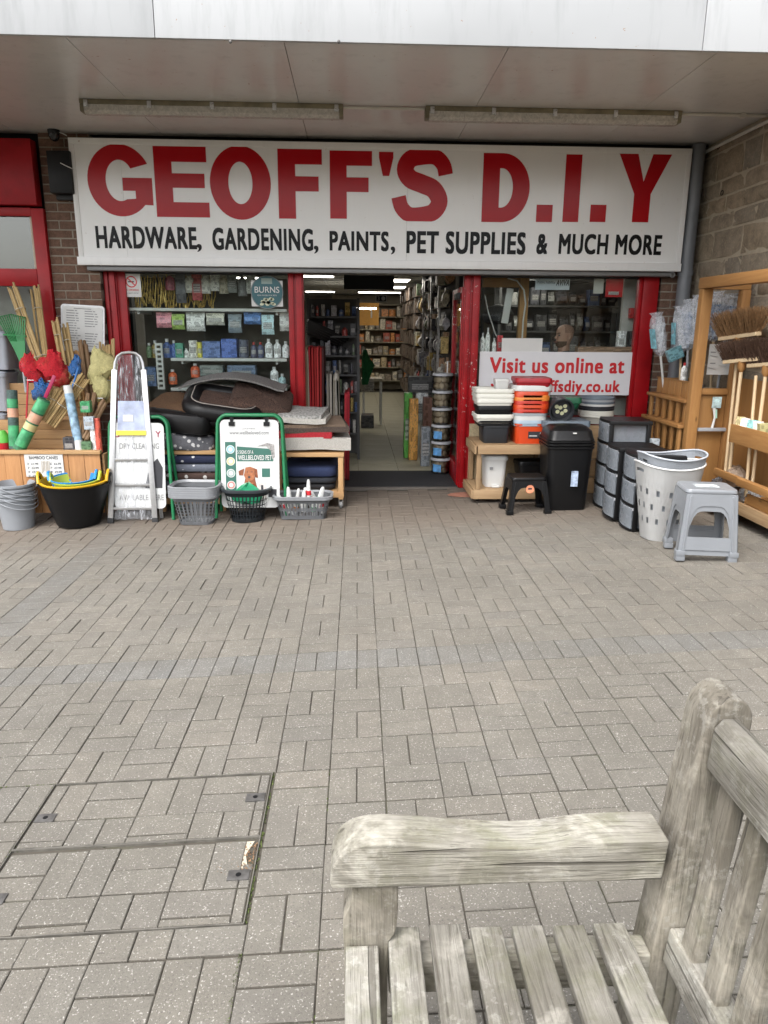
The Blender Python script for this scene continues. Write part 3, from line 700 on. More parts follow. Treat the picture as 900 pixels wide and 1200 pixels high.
# ================================================================== the bench
def weathered(name, axis, base, dark, green, gk=.5, lich=.5):
    m, nt, b = _new(name); ge = nt.nodes.new('ShaderNodeNewGeometry'); oi = nt.nodes.new('ShaderNodeObjectInfo')
    s = [26]*3; s[axis] = 2.2; mp = nt.nodes.new('ShaderNodeMapping'); mp.inputs['Scale'].default_value = s; L(nt, ge.outputs['Position'], mp.inputs[0])
    s2 = [110]*3; s2[axis] = 5; mp2 = nt.nodes.new('ShaderNodeMapping'); mp2.inputs['Scale'].default_value = s2; L(nt, ge.outputs['Position'], mp2.inputs[0])
    L(nt, mul(nt, oi.outputs['Random'], 9.0), mp.inputs['Location'])
    g = noise(nt, mp.outputs[0], 1.6, 7, .68, .8); fine = noise(nt, mp2.outputs[0], 1.4, 4, .6, .4); bl = noise(nt, ge.outputs['Position'], 9, 6, .7)
    c = ramp(nt, g, ((.27, dark), (.46, base), (.62, sc3(base, 1.25)), (.78, sc3(base, .9))))
    c = mix(nt, ramp(nt, bl, ((.46, 0.), (.66, gk))), c, green)
    c = mix(nt, ramp(nt, fine, ((.30, .75), (.46, 0.))), c, sc3(dark, .45))
    st_ = noise(nt, ge.outputs['Position'], 3.2, 4, .6); c = mix(nt, ramp(nt, st_, ((.42, .65), (.60, 0.))), c, sc3(dark, .75))
    w_ = noise(nt, ge.outputs['Position'], 5.5, 5, .68, .6); c = mix(nt, ramp(nt, w_, ((.52, 0.), (.66, .62))), c, sc3(base, 1.75))
    li = noise(nt, ge.outputs['Position'], 42, 5, .7); l2 = noise(nt, ge.outputs['Position'], 6, 3)
    c = mix(nt, mul(nt, ramp(nt, li, ((.52, 0.), (.60, 1.))), ramp(nt, l2, ((.45, 0.), (.62, lich)))), c, (.62, .61, .56))
    cr = N(nt, 'ShaderNodeTexNoise', Scale=1.0); s3 = [34]*3; s3[axis] = 1.1; mp3 = nt.nodes.new('ShaderNodeMapping'); mp3.inputs['Scale'].default_value = s3
    L(nt, ge.outputs['Position'], mp3.inputs[0]); L(nt, mp3.outputs[0], cr.inputs['Vector'])
    crk = ramp(nt, cr.outputs['Fac'], ((.335, 1.), (.36, 0.))); c = mix(nt, mul(nt, crk, .6), c, (.05, .042, .032))
    L(nt, c, b.inputs['Base Color']); b.inputs['Roughness'].default_value = .85
    h = mix(nt, .5, g, fine); h = mix(nt, crk, h, (0., 0., 0.)); bump(nt, b, h, .9, .008)
    return m
BT = weathered('weathered_teak_long', 1, (.230, .218, .190), (.112, .098, .076), (.130, .133, .070), .6, .22)
BA = weathered('weathered_teak_arm', 0, (.285, .270, .232), (.165, .148, .112), (.140, .142, .072), .6, .18)
BP = weathered('weathered_teak_post', 2, (.215, .196, .160), (.098, .082, .060), (.105, .103, .055), .5, .15)
gb = gz(.3, 1.0)
bench = thing('garden_bench', 'weathered grey timber bench with slatted back in the foreground', 'bench', (.3, .45, gb))
def bp(n, m, mt_, **k):
    m.world = True; k.setdefault('bevel', .005); k.setdefault('seg', 3); return obj(n, m, mt_, bench, **k)
NEAR, FAR = 1.118, 1.205
def spl(c, n=6):
    out = []
    for i in range(len(c)-1):
        p0, p1, p2, p3 = c[max(0, i-1)], c[i], c[i+1], c[min(len(c)-1, i+2)]
        for s_ in range(n):
            t_ = s_/n; out.append(tuple(.5*(2*p1[k]+(p2[k]-p0[k])*t_+(2*p0[k]-5*p1[k]+4*p2[k]-p3[k])*t_*t_+(3*p1[k]-p0[k]-3*p2[k]+p3[k])*t_**3) for k in (0, 1)))
    return out+[c[-1]]
top = spl([(-.047, .592), (-.043, .625), (-.022, .657), (.015, .674), (.075, .676), (.16, .667), (.26, .657), (.34, .656), (.43, .667), (.51, .670), (.584, .669)])
def arm(y0, y1):
    pf = top+[(.578, .583), (-.043, .581)]
    return MB().prism([(x, y0, z) for x, z in pf], (0, y1-y0, 0))
XB = lambda z: .5835+(z-.45)*.095              # front face of the leaning back post
def post_b(y0, y1):
    wd = .083; zt = .905; pf = [(XB(.0)-.0, gb), (XB(.0)+wd, gb), (XB(zt)+wd, zt)]
    cx = XB(zt)+wd/2; pf += [(cx+wd/2*math.cos(a)+.004*math.sin(a), zt+.052*math.sin(a)) for a in [math.pi*i/14 for i in range(1, 14)]]+[(XB(zt), zt)]
    return MB().prism([(x, y0, z) for x, z in pf], (0, y1-y0, 0))
def leg_f(y0, y1):
    pf = spl([(-.006, .580), (-.008, .545), (-.022, .51), (-.024, .47), (-.022, .44)], 4)+[(-.022, gb), (.062, gb), (.062, .448)]+spl([(.062, .448), (.076, .475), (.080, .52), (.080, .580)], 4)
    return MB().prism([(x, y0, z) for x, z in pf], (0, y1-y0, 0))
Y2N, Y2F = -.40, -.313
for a, b_ in ((NEAR, FAR), (Y2N, Y2F)):
    bp('armrest', arm(a, b_), BA); bp('back_post', post_b(a+.004, b_+.004), BP); bp('front_leg', leg_f(a+.008, b_-.006), BP)
    bp('side_rail', MB().box(.064, .578, a+.004, b_-.03, .33, .405), BA)
for k in range(7):
    x0 = -.019+k*.0815; rn = random.Random(k)
    y1 = NEAR+.004 if k == 0 else 1.158+rn.gauss(0, .003)
    m = MB(); m.box(x0, x0+.062, -.36, y1, .428+rn.gauss(0, .0012), .451+rn.gauss(0, .0015)); bp('seat_slat', m, BT, bevel=.004)
bp('front_rail', MB().box(-.015, .02, Y2F, NEAR, .34, .424), BT); bp('seat_support', MB().box(.03, .57, .36, .42, .36, .424), BA)
# back: top rail, bottom rail, slats
def lean(x0, x1, z0, z1, y0, y1):               # a member that leans with the back
    return MB().prism([(XB(z0)+x0, y0, z0), (XB(z0)+x1, y0, z0), (XB(z1)+x1, y0, z1), (XB(z1)+x0, y0, z1)], (0, y1-y0, 0))
m = MB(); pf = [(XB(.825)+.012, .825), (XB(.825)+.060, .825), (XB(.9)+.062, .905), (XB(.92)+.050, .924), (XB(.92)+.022, .924), (XB(.9)+.010, .905)]
m.prism([(x, Y2F, z) for x, z in pf], (0, NEAR-Y2F, 0)); bp('top_rail', m, BT, bevel=.007)
bp('bottom_rail', lean(.018, .062, .40, .475, Y2F, NEAR), BT)
y = NEAR-.036
while y > Y2F+.06:
    bp('back_slat', lean(.024, .050, .472, .828, y-.046, y), BP, bevel=.004); y -= .086
# leafy ground cover and a stone edging behind the bench
LEAF = plain('ground_cover_leaf', (.075, .105, .03), .6, scale=30, var=.55)
q = MB(); rn = random.Random(4)
for _ in range(5200):
    x, y = rn.uniform(.74, 1.25), rn.uniform(-.6, .98); hmax = .30*math.sin(math.pi*min(1, (x-.72)/.55))**.6
    z = gz(x, y)+rn.random()**.6*hmax; a, e_, l = rn.random()*6.28, rn.uniform(-.6, .8), rn.uniform(.015, .034)
    d = Vector((math.cos(a)*math.cos(e_), math.sin(a)*math.cos(e_), math.sin(e_)))*l; s_ = Vector((-math.sin(a), math.cos(a), rn.uniform(-.4, .4)))*l*.33
    p = Vector((x, y, max(z, gz(x, y)+.004))); q.add([p, p+d*.5+s_, p+d, p+d*.5-s_], [(0, 1, 2, 3)])
o = obj('ground_cover', q, LEAF); tag(o, 'dark green leafy ground cover behind the bench slats', 'ground cover', kind='stuff')
# ================================================================== inside the shop
PKG = package(); TINT = tinted('tinted_plastic', .35); MATTE = tinted('tinted_card', .8); SHEEN = tinted('tinted_gloss', .18)
room = thing('shop_interior', 'dim shop interior with tiled aisle seen through the open doorway', 'room', (.5, 12, 0))
room['kind'] = 'structure'; del room['category']
def rp(n, m, mt_, **k): m.world = True; return obj(n, m, mt_, room, **k)
IW = plain('inner_wall', (.30, .28, .25), .9); CEIL = plain('ceiling_tile', (.34, .33, .30), .9, scale=30)
floor_ = rp('floor', MB().box(-4.3, 4.2, 7.12, 19, -.1, .022), plain('tile_grout', (.10, .09, .07), .9))
TILE = plain('floor_tile', (.36, .34, .25), .6, scale=2, var=.10, bmp=0, rvar=.05, spec=.3)
tm = MB().box(-.2235, .2235, -.2235, .2235, 0, .008).mesh('floor_tile', TILE, bevel=.002, seg=1)
for i in range(-1, 5):
    for k in range(0, 22):
        o = obj('tile', tm, None, floor_); o.location = Vector((-.18+i*.45, 8.1+k*.45, .02))-Vector(room.location)
rp('wall', MB().box(-4.35, -2.4, 7.3, 7.4, 0, 3), IW); rp('wall', MB().box(-3.0, -2.9, 7.4, 19, 0, 2.6), IW)
rp('wall', MB().box(3.25, 3.35, 7.2, 19, 0, 2.6), IW); rp('wall', MB().box(-4.3, 4.2, 19, 19.1, 0, 2.6), IW)
ceil_ = rp('ceiling', MB().box(-3, 3.3, 7.3, 19, 2.34, 2.6), CEIL)
cb = MB(world=True)
for k in range(20): cb.box(-3, 3.25, 7.4+k*.6, 7.42+k*.6, 2.332, 2.339)
for k in range(11): cb.box(-2.9+k*.6, -2.88+k*.6, 7.4, 19, 2.3315, 2.3385)
obj('ceiling_grid', cb, plain('grid_white', (.4, .4, .38), .6), room)
LAMP = plain('lit_panel', (1, .94, .84), .5, emis=4)
for px, py, wx, wy, lab in ((366, 324, .62, .3, 'lit ceiling panel nearest the doorway, partly hidden by the red post'), (375, 342, .62, .3, 'lit ceiling panel above the shelves just inside the door'),
                    (468, 329, .3, .6, 'small lit ceiling panel high above the hanging racks'), (465, 337, .3, .6, 'second small lit ceiling panel above the hanging racks'), (452, 343, 1.2, .25, 'wide lit ceiling panel deep in the shop')):
    p = WZ(px, py, 2.31); t = thing('ceiling_light', lab, 'ceiling light', (p.x, min(18.6, p.y), 2.31), 0, 'lit ceiling panels')
    obj('frame', MB().box(-wx/2-.02, wx/2+.02, -wy/2-.02, wy/2+.02, 0.004, .02), WHITEP, t); obj('diffuser', MB().box(-wx/2, wx/2, -wy/2, wy/2, -.004, .003), LAMP, t)
for lx, ly, lw in ((-1.6, 9.2, 'behind the paint window'), (1.9, 8.6, 'above the man'), (2.1, 11, 'beyond the man'), (-1.6, 12, 'far behind the paint window')):
    t = thing('ceiling_light', 'lit ceiling panel inside the shop '+lw, 'ceiling light', (lx, ly, 2.31), 0, 'lit ceiling panels')
    obj('frame', MB().box(-.32, .32, -.17, .17, .004, .02), WHITEP, t); obj('diffuser', MB().box(-.3, .3, -.15, .15, -.004, .003), LAMP, t)
# goods
def unit_meshes():
    U = {}
    U['box'] = MB().box(-.5, .5, -.5, .5, 0, 1).mesh('goods_box', PKG, bevel=.02, seg=1)
    m = MB(); m.lathe([(.5, 0), (.5, .62), (.42, .72), (.2, .80), (.2, .84)], 14); U['bottle'] = m.mesh('goods_bottle', PKG, smooth=True)
    m = MB(); m.lathe([(.46, 0), (.5, .02), (.5, .97), (.46, 1)], 14); U['can'] = m.mesh('goods_can', PKG, smooth=True)
    m = MB(); m.loft([[(-.5, -.02, 1), (.5, -.02, 1), (.5, .02, 1), (-.5, .02, 1)], [(-.5, -.03, .8), (.5, -.03, .8), (.5, .03, .8), (-.5, .03, .8)],
                      [(-.46, -.4, .62), (.46, -.4, .62), (.46, .3, .62), (-.46, .3, .62)], [(-.47, -.5, .3), (.47, -.5, .3), (.47, .4, .3), (-.47, .4, .3)], [(-.5, -.05, 0), (.5, -.05, 0), (.5, .05, 0), (-.5, .05, 0)]]); U['pack'] = m.mesh('goods_pack', PKG, smooth=50)
    m = MB(); m.lathe([(.1, .84), (.21, .84), (.21, 1), (.12, 1)], 10); U['cap'] = m.mesh('goods_cap', TINT, smooth=True)
    return U
U = unit_meshes()
NAMES = {'box': 'carton', 'bottle': 'bottle', 'can': 'tin', 'pack': 'hanging_packet'}
def goods(kind, c, size, col, label, group=None, cap=None, rz=0, name=None):
    o = obj(name or NAMES[kind], U[kind], None); o.location = c; o.scale = size; o.rotation_euler = (0, 0, rz); o.color = (*col, 1)
    tag(o, label, (name or NAMES[kind]).replace('_', ' '), group)
    if cap: k = obj('cap', U['cap'], None, o); k.color = (*cap, 1)
    return o
def item(px0, py0, px1, py1, Y, kind, col, label, group=None, depth=None, cap=None, name=None):
    a, b_ = W(px0, py1, Y), W(px1, py0, Y); w_ = abs(b_.x-a.x); h_ = b_.z-a.z
    return goods(kind, ((a.x+b_.x)/2, Y, a.z), (w_, depth or (w_ if kind in ('bottle', 'can') else min(w_, .12)), h_), col, label, group, cap, name=name)
SHELFW = plain('white_shelf', (.66, .66, .63), .45); DSH = plain('dark_shelf', (.09, .09, .09), .6)
# ---- left window display
wb = thing('display_backing', 'dark board at the back of the paint and bottle window display', 'board', (-1.4, 7.75, 0)); m = MB(world=True); m.box(-2.15, -.62, 7.74, 7.77, .8, 2.05); obj('board', m, plain('display_board', (.13, .12, .10), .9), wb)
for py, Y, lab in ((362, 7.28, 'white display shelf with hanging packets below it, topmost in the window'), (421, 7.28, 'white display shelf of bottles in the middle of the window'), (456, 7.28, 'white display shelf just above the red window sill')):
    a = W(148 if py < 400 else 200, py, Y-.12); b_ = W(336, py, Y-.12)
    t = thing('display_shelf', lab, 'shelf', ((a.x+b_.x)/2, Y, a.z)); l = (b_.x-a.x)/2
    obj('board', MB().box(-l, l, -.12, .35, -.016, .012), SHELFW, t, bevel=.003)
    for s_ in (-1, 1): obj('bracket', MB().box(s_*(l-.1)-.01, s_*(l-.1)+.01, -.08, .35, -.045, -.016), SHELFW, t)
a, b_ = W(185.5, 456, 7.14), W(190, 402, 7.14); t = thing('slotted_upright', 'white slotted upright post behind the step ladder in the window', 'upright', (a.x, 7.14, a.z))
m = MB(); wd, hh = b_.x-a.x, b_.z-a.z
m.box(0, wd*.22, -.015, .015, 0, hh); m.box(wd*.78, wd, -.015, .015, 0, hh)
for k in range(10): m.box(wd*.22, wd*.78, -.015, .015, hh*k/9.5, hh*k/9.5+hh*.05)
obj('post', m, SHELFW, t)
G1, G2, G3 = 'packets hanging in the window', 'bottles standing in the window', 'tools hanging at the top of the window'
for x0, y0, x1, y1, c, lab in ((184, 366, 201, 384, (.62, .25, .30), 'pink and white hanging packet'), (202, 368, 216, 386, (.35, .5, .12), 'lime green hanging packet'), (219, 366, 240, 388, (.62, .62, .60), 'white hanging packet with black zigzag print'),
        (242, 367, 263, 381, (.66, .64, .55), 'cream hanging packet with dark lines'), (268, 368, 283, 390, (.20, .24, .27), 'grey blue hanging packet'), (286, 366, 306, 380, (.10, .22, .50), 'blue hanging packet with red print'),
        (307, 369, 321, 392, (.45, .62, .66), 'pale cyan hanging packet with pink foot'), (328, 366, 340, 388, (.60, .60, .58), 'white speckled hanging packet beside the red post')):
    item(x0, y0, x1, y1, 7.25, 'pack', c, lab+' in the shop window', G1, depth=.05)
for x0, y0, x1, y1, c, lab, k in ((172, 402, 178, 419, (.10, .16, .08), 'dark green bottle', 'bottle'), (179, 399, 185, 419, (.30, .22, .06), 'amber bottle', 'bottle'), (192, 397, 200, 419, (.05, .10, .28), 'navy blue bottle', 'bottle'), (201, 399, 207, 419, (.06, .12, .34), 'slim blue bottle', 'bottle'),
        (207, 402, 215, 419, (.05, .24, .16), 'teal carton', 'box'), (216, 408, 221, 419, (.7, .7, .68), 'small white bottle', 'bottle'), (222, 399, 231, 419, (.68, .66, .62), 'tall white tin', 'can'), (232, 401, 237, 419, (.62, .55, .08), 'yellow tin', 'can'),
        (239, 400, 259, 419, (.10, .16, .36), 'wide clear blue box of bags', 'box'), (261, 397, 278, 419, (.07, .13, .40), 'deep blue carton', 'box'), (280, 398, 291, 419, (.07, .08, .12), 'dark navy tin', 'can'), (294, 401, 301, 419, (.05, .05, .10), 'black bottle with red cap', 'bottle'), (302, 401, 309, 419, (.05, .06, .13), 'second black bottle with red cap', 'bottle'),
        (311, 397, 319, 419, (.72, .73, .74), 'white bottle with red label', 'bottle'), (321, 398, 329, 419, (.74, .74, .75), 'white bottle beside the one with a red label', 'bottle'), (331, 400, 339, 419, (.72, .73, .74), 'white bottle touching the red post', 'bottle')):
    item(x0, y0, x1, y1, 7.24, k, c, lab+' on the middle window shelf', G2, cap=(.45, .04, .03) if ('red cap' in lab) else ((.7, .7, .7) if k == 'bottle' else None))
for x0, y0, x1, y1, c, lab, k in ((198, 433, 207, 450, (.62, .12, .03), 'orange bottle', 'bottle'), (224, 426, 234, 442, (.60, .10, .03), 'leaning orange bottle', 'bottle'), (317, 430, 326, 448, (.72, .73, .74), 'white detergent bottle', 'bottle'), (327, 438, 335, 456, (.35, .50, .52), 'pale blue bottle', 'bottle'),
        (171, 430, 184, 452, (.10, .16, .30), 'blue and white mesh sack', 'box'), (236, 428, 262, 440, (.16, .18, .17), 'grey folded packet', 'box'), (268, 428, 300, 443, (.10, .14, .22), 'dark blue tray', 'box')):
    item(x0, y0, x1, y1, 7.24, k, c, lab+' on the lowest window shelf', 'goods on the lowest window shelf', cap=(.7, .7, .7) if k == 'bottle' else None)
rn = random.Random(31)
for k, (px, c) in enumerate(((199, (.30, .05, .08)), (212, (.08, .08, .09)), (222, (.5, .48, .42)), (231, (.35, .06, .06)), (241, (.55, .53, .48)), (252, (.62, .60, .56)), (262, (.32, .28, .2)), (272, (.2, .21, .2)), (284, (.12, .12, .12)), (294, (.58, .58, .54)))):
    item(px-5, 320, px+5, 345+rn.randint(-5, 10), 7.4, 'pack' if k % 2 else 'bottle', c, ORD[k]+' from the ladder side of the slim tools hanging at the window top', G3, depth=.04, name='hanging_tool')
GOLD = plain('gold_chain', (.72, .50, .15), .3, .6, scale=60, var=.4)
t = thing('gold_chains', 'cluster of fine gold chain loops hanging in the top corner of the window', 'chains', (-1.95, 7.5, 2.0))
for k in range(30):
    m = MB(world=True); a = W(150+k*3.2, 321+rn.randint(0, 14), 7.38+.006*k); pts = []
    for s_ in range(14):
        f = s_/13; pts.append((a.x+f*.09, 7.36+.006*k+rn.gauss(0, .004), a.z-.30*math.sin(math.pi*f)*(.6+.4*rn.random())+rn.gauss(0, .01)))
    m.tube(pts, .006, 5); obj('chain', m, GOLD, t)
a, b_ = W(168, 421, 7.2), W(200, 388, 7.2)
# round and square stickers on the glass
def printed(name, label, cat, px0, py0, px1, py1, Y, mat, th=.003, grp=None):
    a, b_ = W(px0, py1, Y), W(px1, py0, Y); t = thing(name, label, cat, ((a.x+b_.x)/2, Y, a.z), 0, grp)
    m = MB(world=True); m.box(a.x, b_.x, Y, Y+th, a.z, b_.z); obj('card', m, mat, t); return t, a, b_
PAPER = plain('white_paper', (.64, .64, .62), .6, var=.04, bmp=0); INK = plain('dark_ink', (.03, .03, .035), .6, bmp=0); REDINK = plain('red_ink', (.55, .015, .02), .45, bmp=0, var=.05)
TEAL = plain('teal_ink', (.03, .115, .135), .4, bmp=0); GREYINK = plain('grey_ink', (.22, .22, .22), .6, bmp=0)
YG = YF+.05
t, a, b_ = printed('no_smoking_notice', 'white no smoking notice in the top corner of the window', 'notice', 144.5, 321, 164, 348, YG, PAPER)
c_ = ((a.x+b_.x)/2, a.z+.66*(b_.z-a.z)); r_ = .052
m = MB(world=True); m.loft([[(c_[0]+q*math.cos(i*.2618), YG-.001, c_[1]+q*math.sin(i*.2618)) for i in range(24)] for q in (r_, r_*.8)], (False, False)); obj('ring', m, REDINK, t)
m = MB(world=True); m.bar((c_[0]-r_*.6, YG-.001, c_[1]+r_*.6), (c_[0]+r_*.6, YG-.001, c_[1]-r_*.6), .001, .010, (1, 0, 1)); obj('slash', m, REDINK, t)
m = MB(world=True); m.box(c_[0]-.03, c_[0]+.026, YG-.0006, YG, c_[1]-.006, c_[1]+.006); obj('cigarette', m, INK, t)
text('lettering', 'NO SMOKING', REDINK, t, a.x+.02, b_.x-.02, a.z+.055, a.z+.072, YG, .01); text('lettering', 'It is against the law', INK, t, a.x+.025, b_.x-.025, a.z+.028, a.z+.042, YG)
t, a, b_ = printed('round_window_sticker', 'round teal sticker reading BURNS on a white square card in the window', 'sticker', 295, 329, 331, 359, YG+.002, PAPER)
c_ = W(313, 342.5, YG); r_ = .152
m = MB(world=True); m.lathe([(r_, 0), (r_, .002)], 40); m.move(T(c_.x, YG-.003, c_.z) @ rotm('X', R(-90))); obj('disc', m, TEAL, t)
m = MB(world=True); m.loft([[(c_.x+q*math.cos(i*.157), YG-.0042, c_.z+q*math.sin(i*.157)) for i in range(40)] for q in (r_*.99, r_*.95)], (False, False)); obj('ring', m, GREYINK, t)
text('lettering', 'BURNS', PAPER, t, c_.x-.115, c_.x+.115, c_.z-.005, c_.z+.05, YG-.004, .006); m = MB(world=True); m.box(c_.x-.05, c_.x+.05, YG-.0045, YG-.003, c_.z+.075, c_.z+.125); obj('emblem', m, plain('sage_ink', (.25, .33, .30), .5), t)
m = MB(world=True)
for k in range(14): x = c_.x+rn.gauss(0, .035); z = c_.z-.085+rn.gauss(0, .015); m.prism([(x+.02*math.cos(i*1.05), YG-.0045, z+.014*math.sin(i*1.05)) for i in range(6)], (0, .001, 0))
obj('flower_print', m, plain('cream_ink', (.6, .62, .45), .6), t); text('lettering', 'REAL FOOD FOR PETS', PAPER, t, c_.x-.09, c_.x+.09, c_.z-.034, c_.z-.022, YG-.004)
# ---- right window: online sign, cards, post
t, a, b_ = printed('window_sign', 'white window board reading Visit us online at in red', 'sign', 560.5, 413, 746, 462.5, YF+.035, plain('board_white', (.70, .70, .72), .35, var=.03, bmp=0), .01)
def wt(s_, px0, py0, px1, py1, bold=.034):
    a, b_ = W(px0, py1, YF+.035), W(px1, py0, YF+.035); text('lettering', s_, REDINK, t, a.x, b_.x, a.z, b_.z, YF+.034, bold)
wt('Visit us online at', 574, 420, 732, 436.5); wt('www.geoffsdiy.co.uk', 575, 446, 726.5, 463)
t, a, b_ = printed('blank_card', 'blank white card propped on top of the online window sign', 'card', 587.5, 396.5, 636, 414, YF+.045, PAPER)
t, a, b_ = printed('window_notice', 'pale blue notice with black print at the top of the window', 'notice', 627, 327, 668, 339.5, YF+.066, plain('pale_blue_paper', (.50, .55, .60), .6)); text('lettering', 'AVIVA', INK, t, a.x+.2, b_.x-.01, b_.z-.06, b_.z-.008, YF+.066, .03, .3); text('lettering', 'Public liability', INK, t, a.x+.02, a.x+.19, b_.z-.05, b_.z-.02, YF+.066)
t, a, b_ = printed('window_poster', 'red poster with a white foot at the top of the window', 'poster', 709, 326, 731, 348, YF+.066, REDINK); m = MB(world=True); m.box(a.x+.03, a.x+.13, YF+.064, YF+.066, a.z+.02, a.z+.05); obj('print', m, PAPER, t)
t, a, b_ = printed('window_poster', 'plain grey white poster beside the red one in the window', 'poster', 695, 326, 708, 344, YF+.066, plain('grey_card', (.55, .54, .5), .7))
WDX = wood('pine_orange', (.34, .17, .055), (.55, .30, .10), 2); WDY = wood('pine_orange_y', (.34, .17, .055), (.55, .30, .10), 1); WDH = wood('pine_orange_x', (.34, .17, .055), (.55, .30, .10), 0)
t = thing('timber_post', 'bare timber post and beam just inside the shop window', 'post', (W(610, 400, 7.45).x, 7.45, .03))
a = W(606, 400, 7.45); m = MB(world=True); m.box(a.x, a.x+.085, 7.42, 7.5, .03, 2.33); obj('post', m, WDX, t, bevel=.003); m = MB(world=True); p0 = W(566, 334, 7.45); m.box(p0.x, a.x-.002, 7.43, 7.5, p0.z-.02, p0.z+.09); obj('beam', m, WDH, t, bevel=.003)
m = MB(); m.tube([W(*q, 7.3) for q in ((595, 326), (606, 329), (614, 340), (616, 356), (613, 376), (612, 396))], .008, 6); o = obj('cable', m, WHITEP, smooth=True); tag(o, 'white cable looping down beside the timber post in the window', 'cable')
m = MB(); m.tube([W(*q, 7.3) for q in ((568, 345), (572, 365), (580, 390), (584, 398))], .006, 6); o = obj('cable', m, WHITEP, smooth=True); tag(o, 'thin pale cable hanging in the corner of the online sign window', 'cable')
m = MB(); m.bar(W(598, 338, 7.35), W(591, 379, 7.35), .07, .03, (0, 1, 0)); o = obj('lamp_casing', m, WHITEP, bevel=.008); tag(o, 'tilted white lamp casing hanging behind the window', 'lamp')
m = MB(); m.lathe([(.10, 0), (.15, .03), (.16, .10), (.12, .16), (.04, .19)], 18); p = W(583, 380, 7.5); m.move(T(p.x, p.y, p.z)); o = obj('desk_fan', m, DARK, smooth=True); tag(o, 'dark rounded appliance behind the lamp casing in the window', 'appliance')
for k, (x0, y0, x1, y1) in enumerate(((562, 390, 569, 415), (568, 384, 575, 415), (576, 396, 582, 415))): item(x0, y0, x1, y1, 7.2, 'bottle', (.70, .70, .68), ('short white spray bottle at the end of the window sill', 'tall white spray bottle in the window', 'white spray bottle beside the red carton')[k], 'spray bottles in the window', cap=(.7, .7, .7), name='spray_bottle')
item(582, 393, 589, 413, 7.2, 'box', (.50, .02, .03), 'narrow red carton behind the blank white card', name='carton')
item(675, 406.5, 747, 414.5, 7.16, 'box', (.20, .13, .08), 'long brown cardboard box lying along the top of the online sign', depth=.1, name='cardboard_box')
t = thing('partition', 'pale painted partition at the side of the shop window', 'partition', (2.66, 7.3, 0)); m = MB(world=True); p = W(728, 380, 7.35); m.box(p.x, p.x+.30, 7.35, 7.40, .03, 2.33); obj('panel', m, plain('cream_panel', (.55, .54, .50), .7), t)
item(737, 361, 746, 373, 7.3, 'box', (.50, .03, .03), 'small red box fixed to the pale partition', depth=.06, name='alarm_box'); item(722, 388, 733, 410, 7.28, 'box', (.72, .72, .72), 'upright white box in front of the pale partition', depth=.06, name='carton'); item(735, 388, 746, 410, 7.28, 'box', (.03, .03, .03), 'black gadget beside the upright white box', depth=.08, name='gadget')
# shelves of dark goods behind the man
def shelf_unit(lab, x0, x1, y0, y1, zs, ztop, mat=DSH, back=None):
    t = thing('shelf_unit', lab, 'shelves', ((x0+x1)/2, (y0+y1)/2, .03))
    for x in (x0, x1):
        for y in (y0, y1): m = MB(world=True); m.box(x-.015, x+.015, y-.015, y+.015, .03, ztop); obj('upright', m, mat, t)
    for z in zs: m = MB(world=True); m.box(x0+.016, x1-.016, y0, y1, z-.02, z); obj('shelf', m, mat, t)
    if back == 'y': m = MB(world=True); m.box(x0+.016, x1-.016, y1-.01, y1+.01, .05, ztop); obj('back_panel', m, mat, t)
    if back == 'x': m = MB(world=True); m.box(x1-.01, x1+.01, y0+.016, y1-.016, .05, ztop); obj('back_panel', m, mat, t)
    return t
PAL = [(.02, .02, .025), (.03, .03, .04), (.05, .05, .055), (.10, .10, .09), (.20, .19, .17), (.38, .37, .34), (.35, .05, .04), (.06, .10, .22), (.10, .14, .08), (.40, .28, .08), (.16, .10, .06), (.25, .24, .26)]
def fill_y(x0, x1, y, zs, hmax, lab, grp, dens=.09, kinds=('box', 'bottle', 'can', 'pack'), pal=PAL, seed=1, depth=.12):
    rn = random.Random(seed)
    for zi, z in enumerate(zs):
        x = x0+.03; cnt = 0
        while x < x1-.04:
            w_ = rn.uniform(.6, 1.5)*dens; h_ = hmax*rn.uniform(.5, 1); k = rn.choice(kinds)
            goods(k, (x+w_/2, y+rn.uniform(0, .04), z+.002), (w_*.92, depth if k in ('box', 'pack') else w_*.92, h_), (cl_ := rn.choice(pal)), f'{cname(cl_)} {NAMES[k].replace("_", " ")} on shelf row {ORD[zi]} from below, {ORD[cnt]} along, '+lab, grp, rz=rn.gauss(0, .05)); cnt += 1; x += w_+rn.uniform(.005, .03)
shelf_unit('dark shelves of hanging goods behind the man in the window', 1.75, 3.2, 8.9, 9.2, (.5, .9, 1.25, 1.55, 1.85, 2.15), 2.33, back='y')
fill_y(1.8, 3.15, 8.95, (1.25, 1.55, 1.85, 2.15), .24, 'behind the man', 'goods on the shelves behind the man', .1, ('pack', 'box', 'pack'), [(.02, .02, .022), (.03, .03, .035), (.045, .045, .05), (.09, .09, .09), (.03, .06, .14), (.05, .05, .06), (.2, .2, .19)], 5)
shelf_unit('dark shelves deep inside behind the timber post', .95+.35, 1.7, 9.8, 10.2, (.5, .9, 1.25, 1.6, 1.95), 2.3, back='y')
fill_y(1.32, 1.68, 9.85, (.9, 1.25, 1.6, 1.95), .26, 'behind the timber post', 'goods behind the timber post', .1, seed=6)
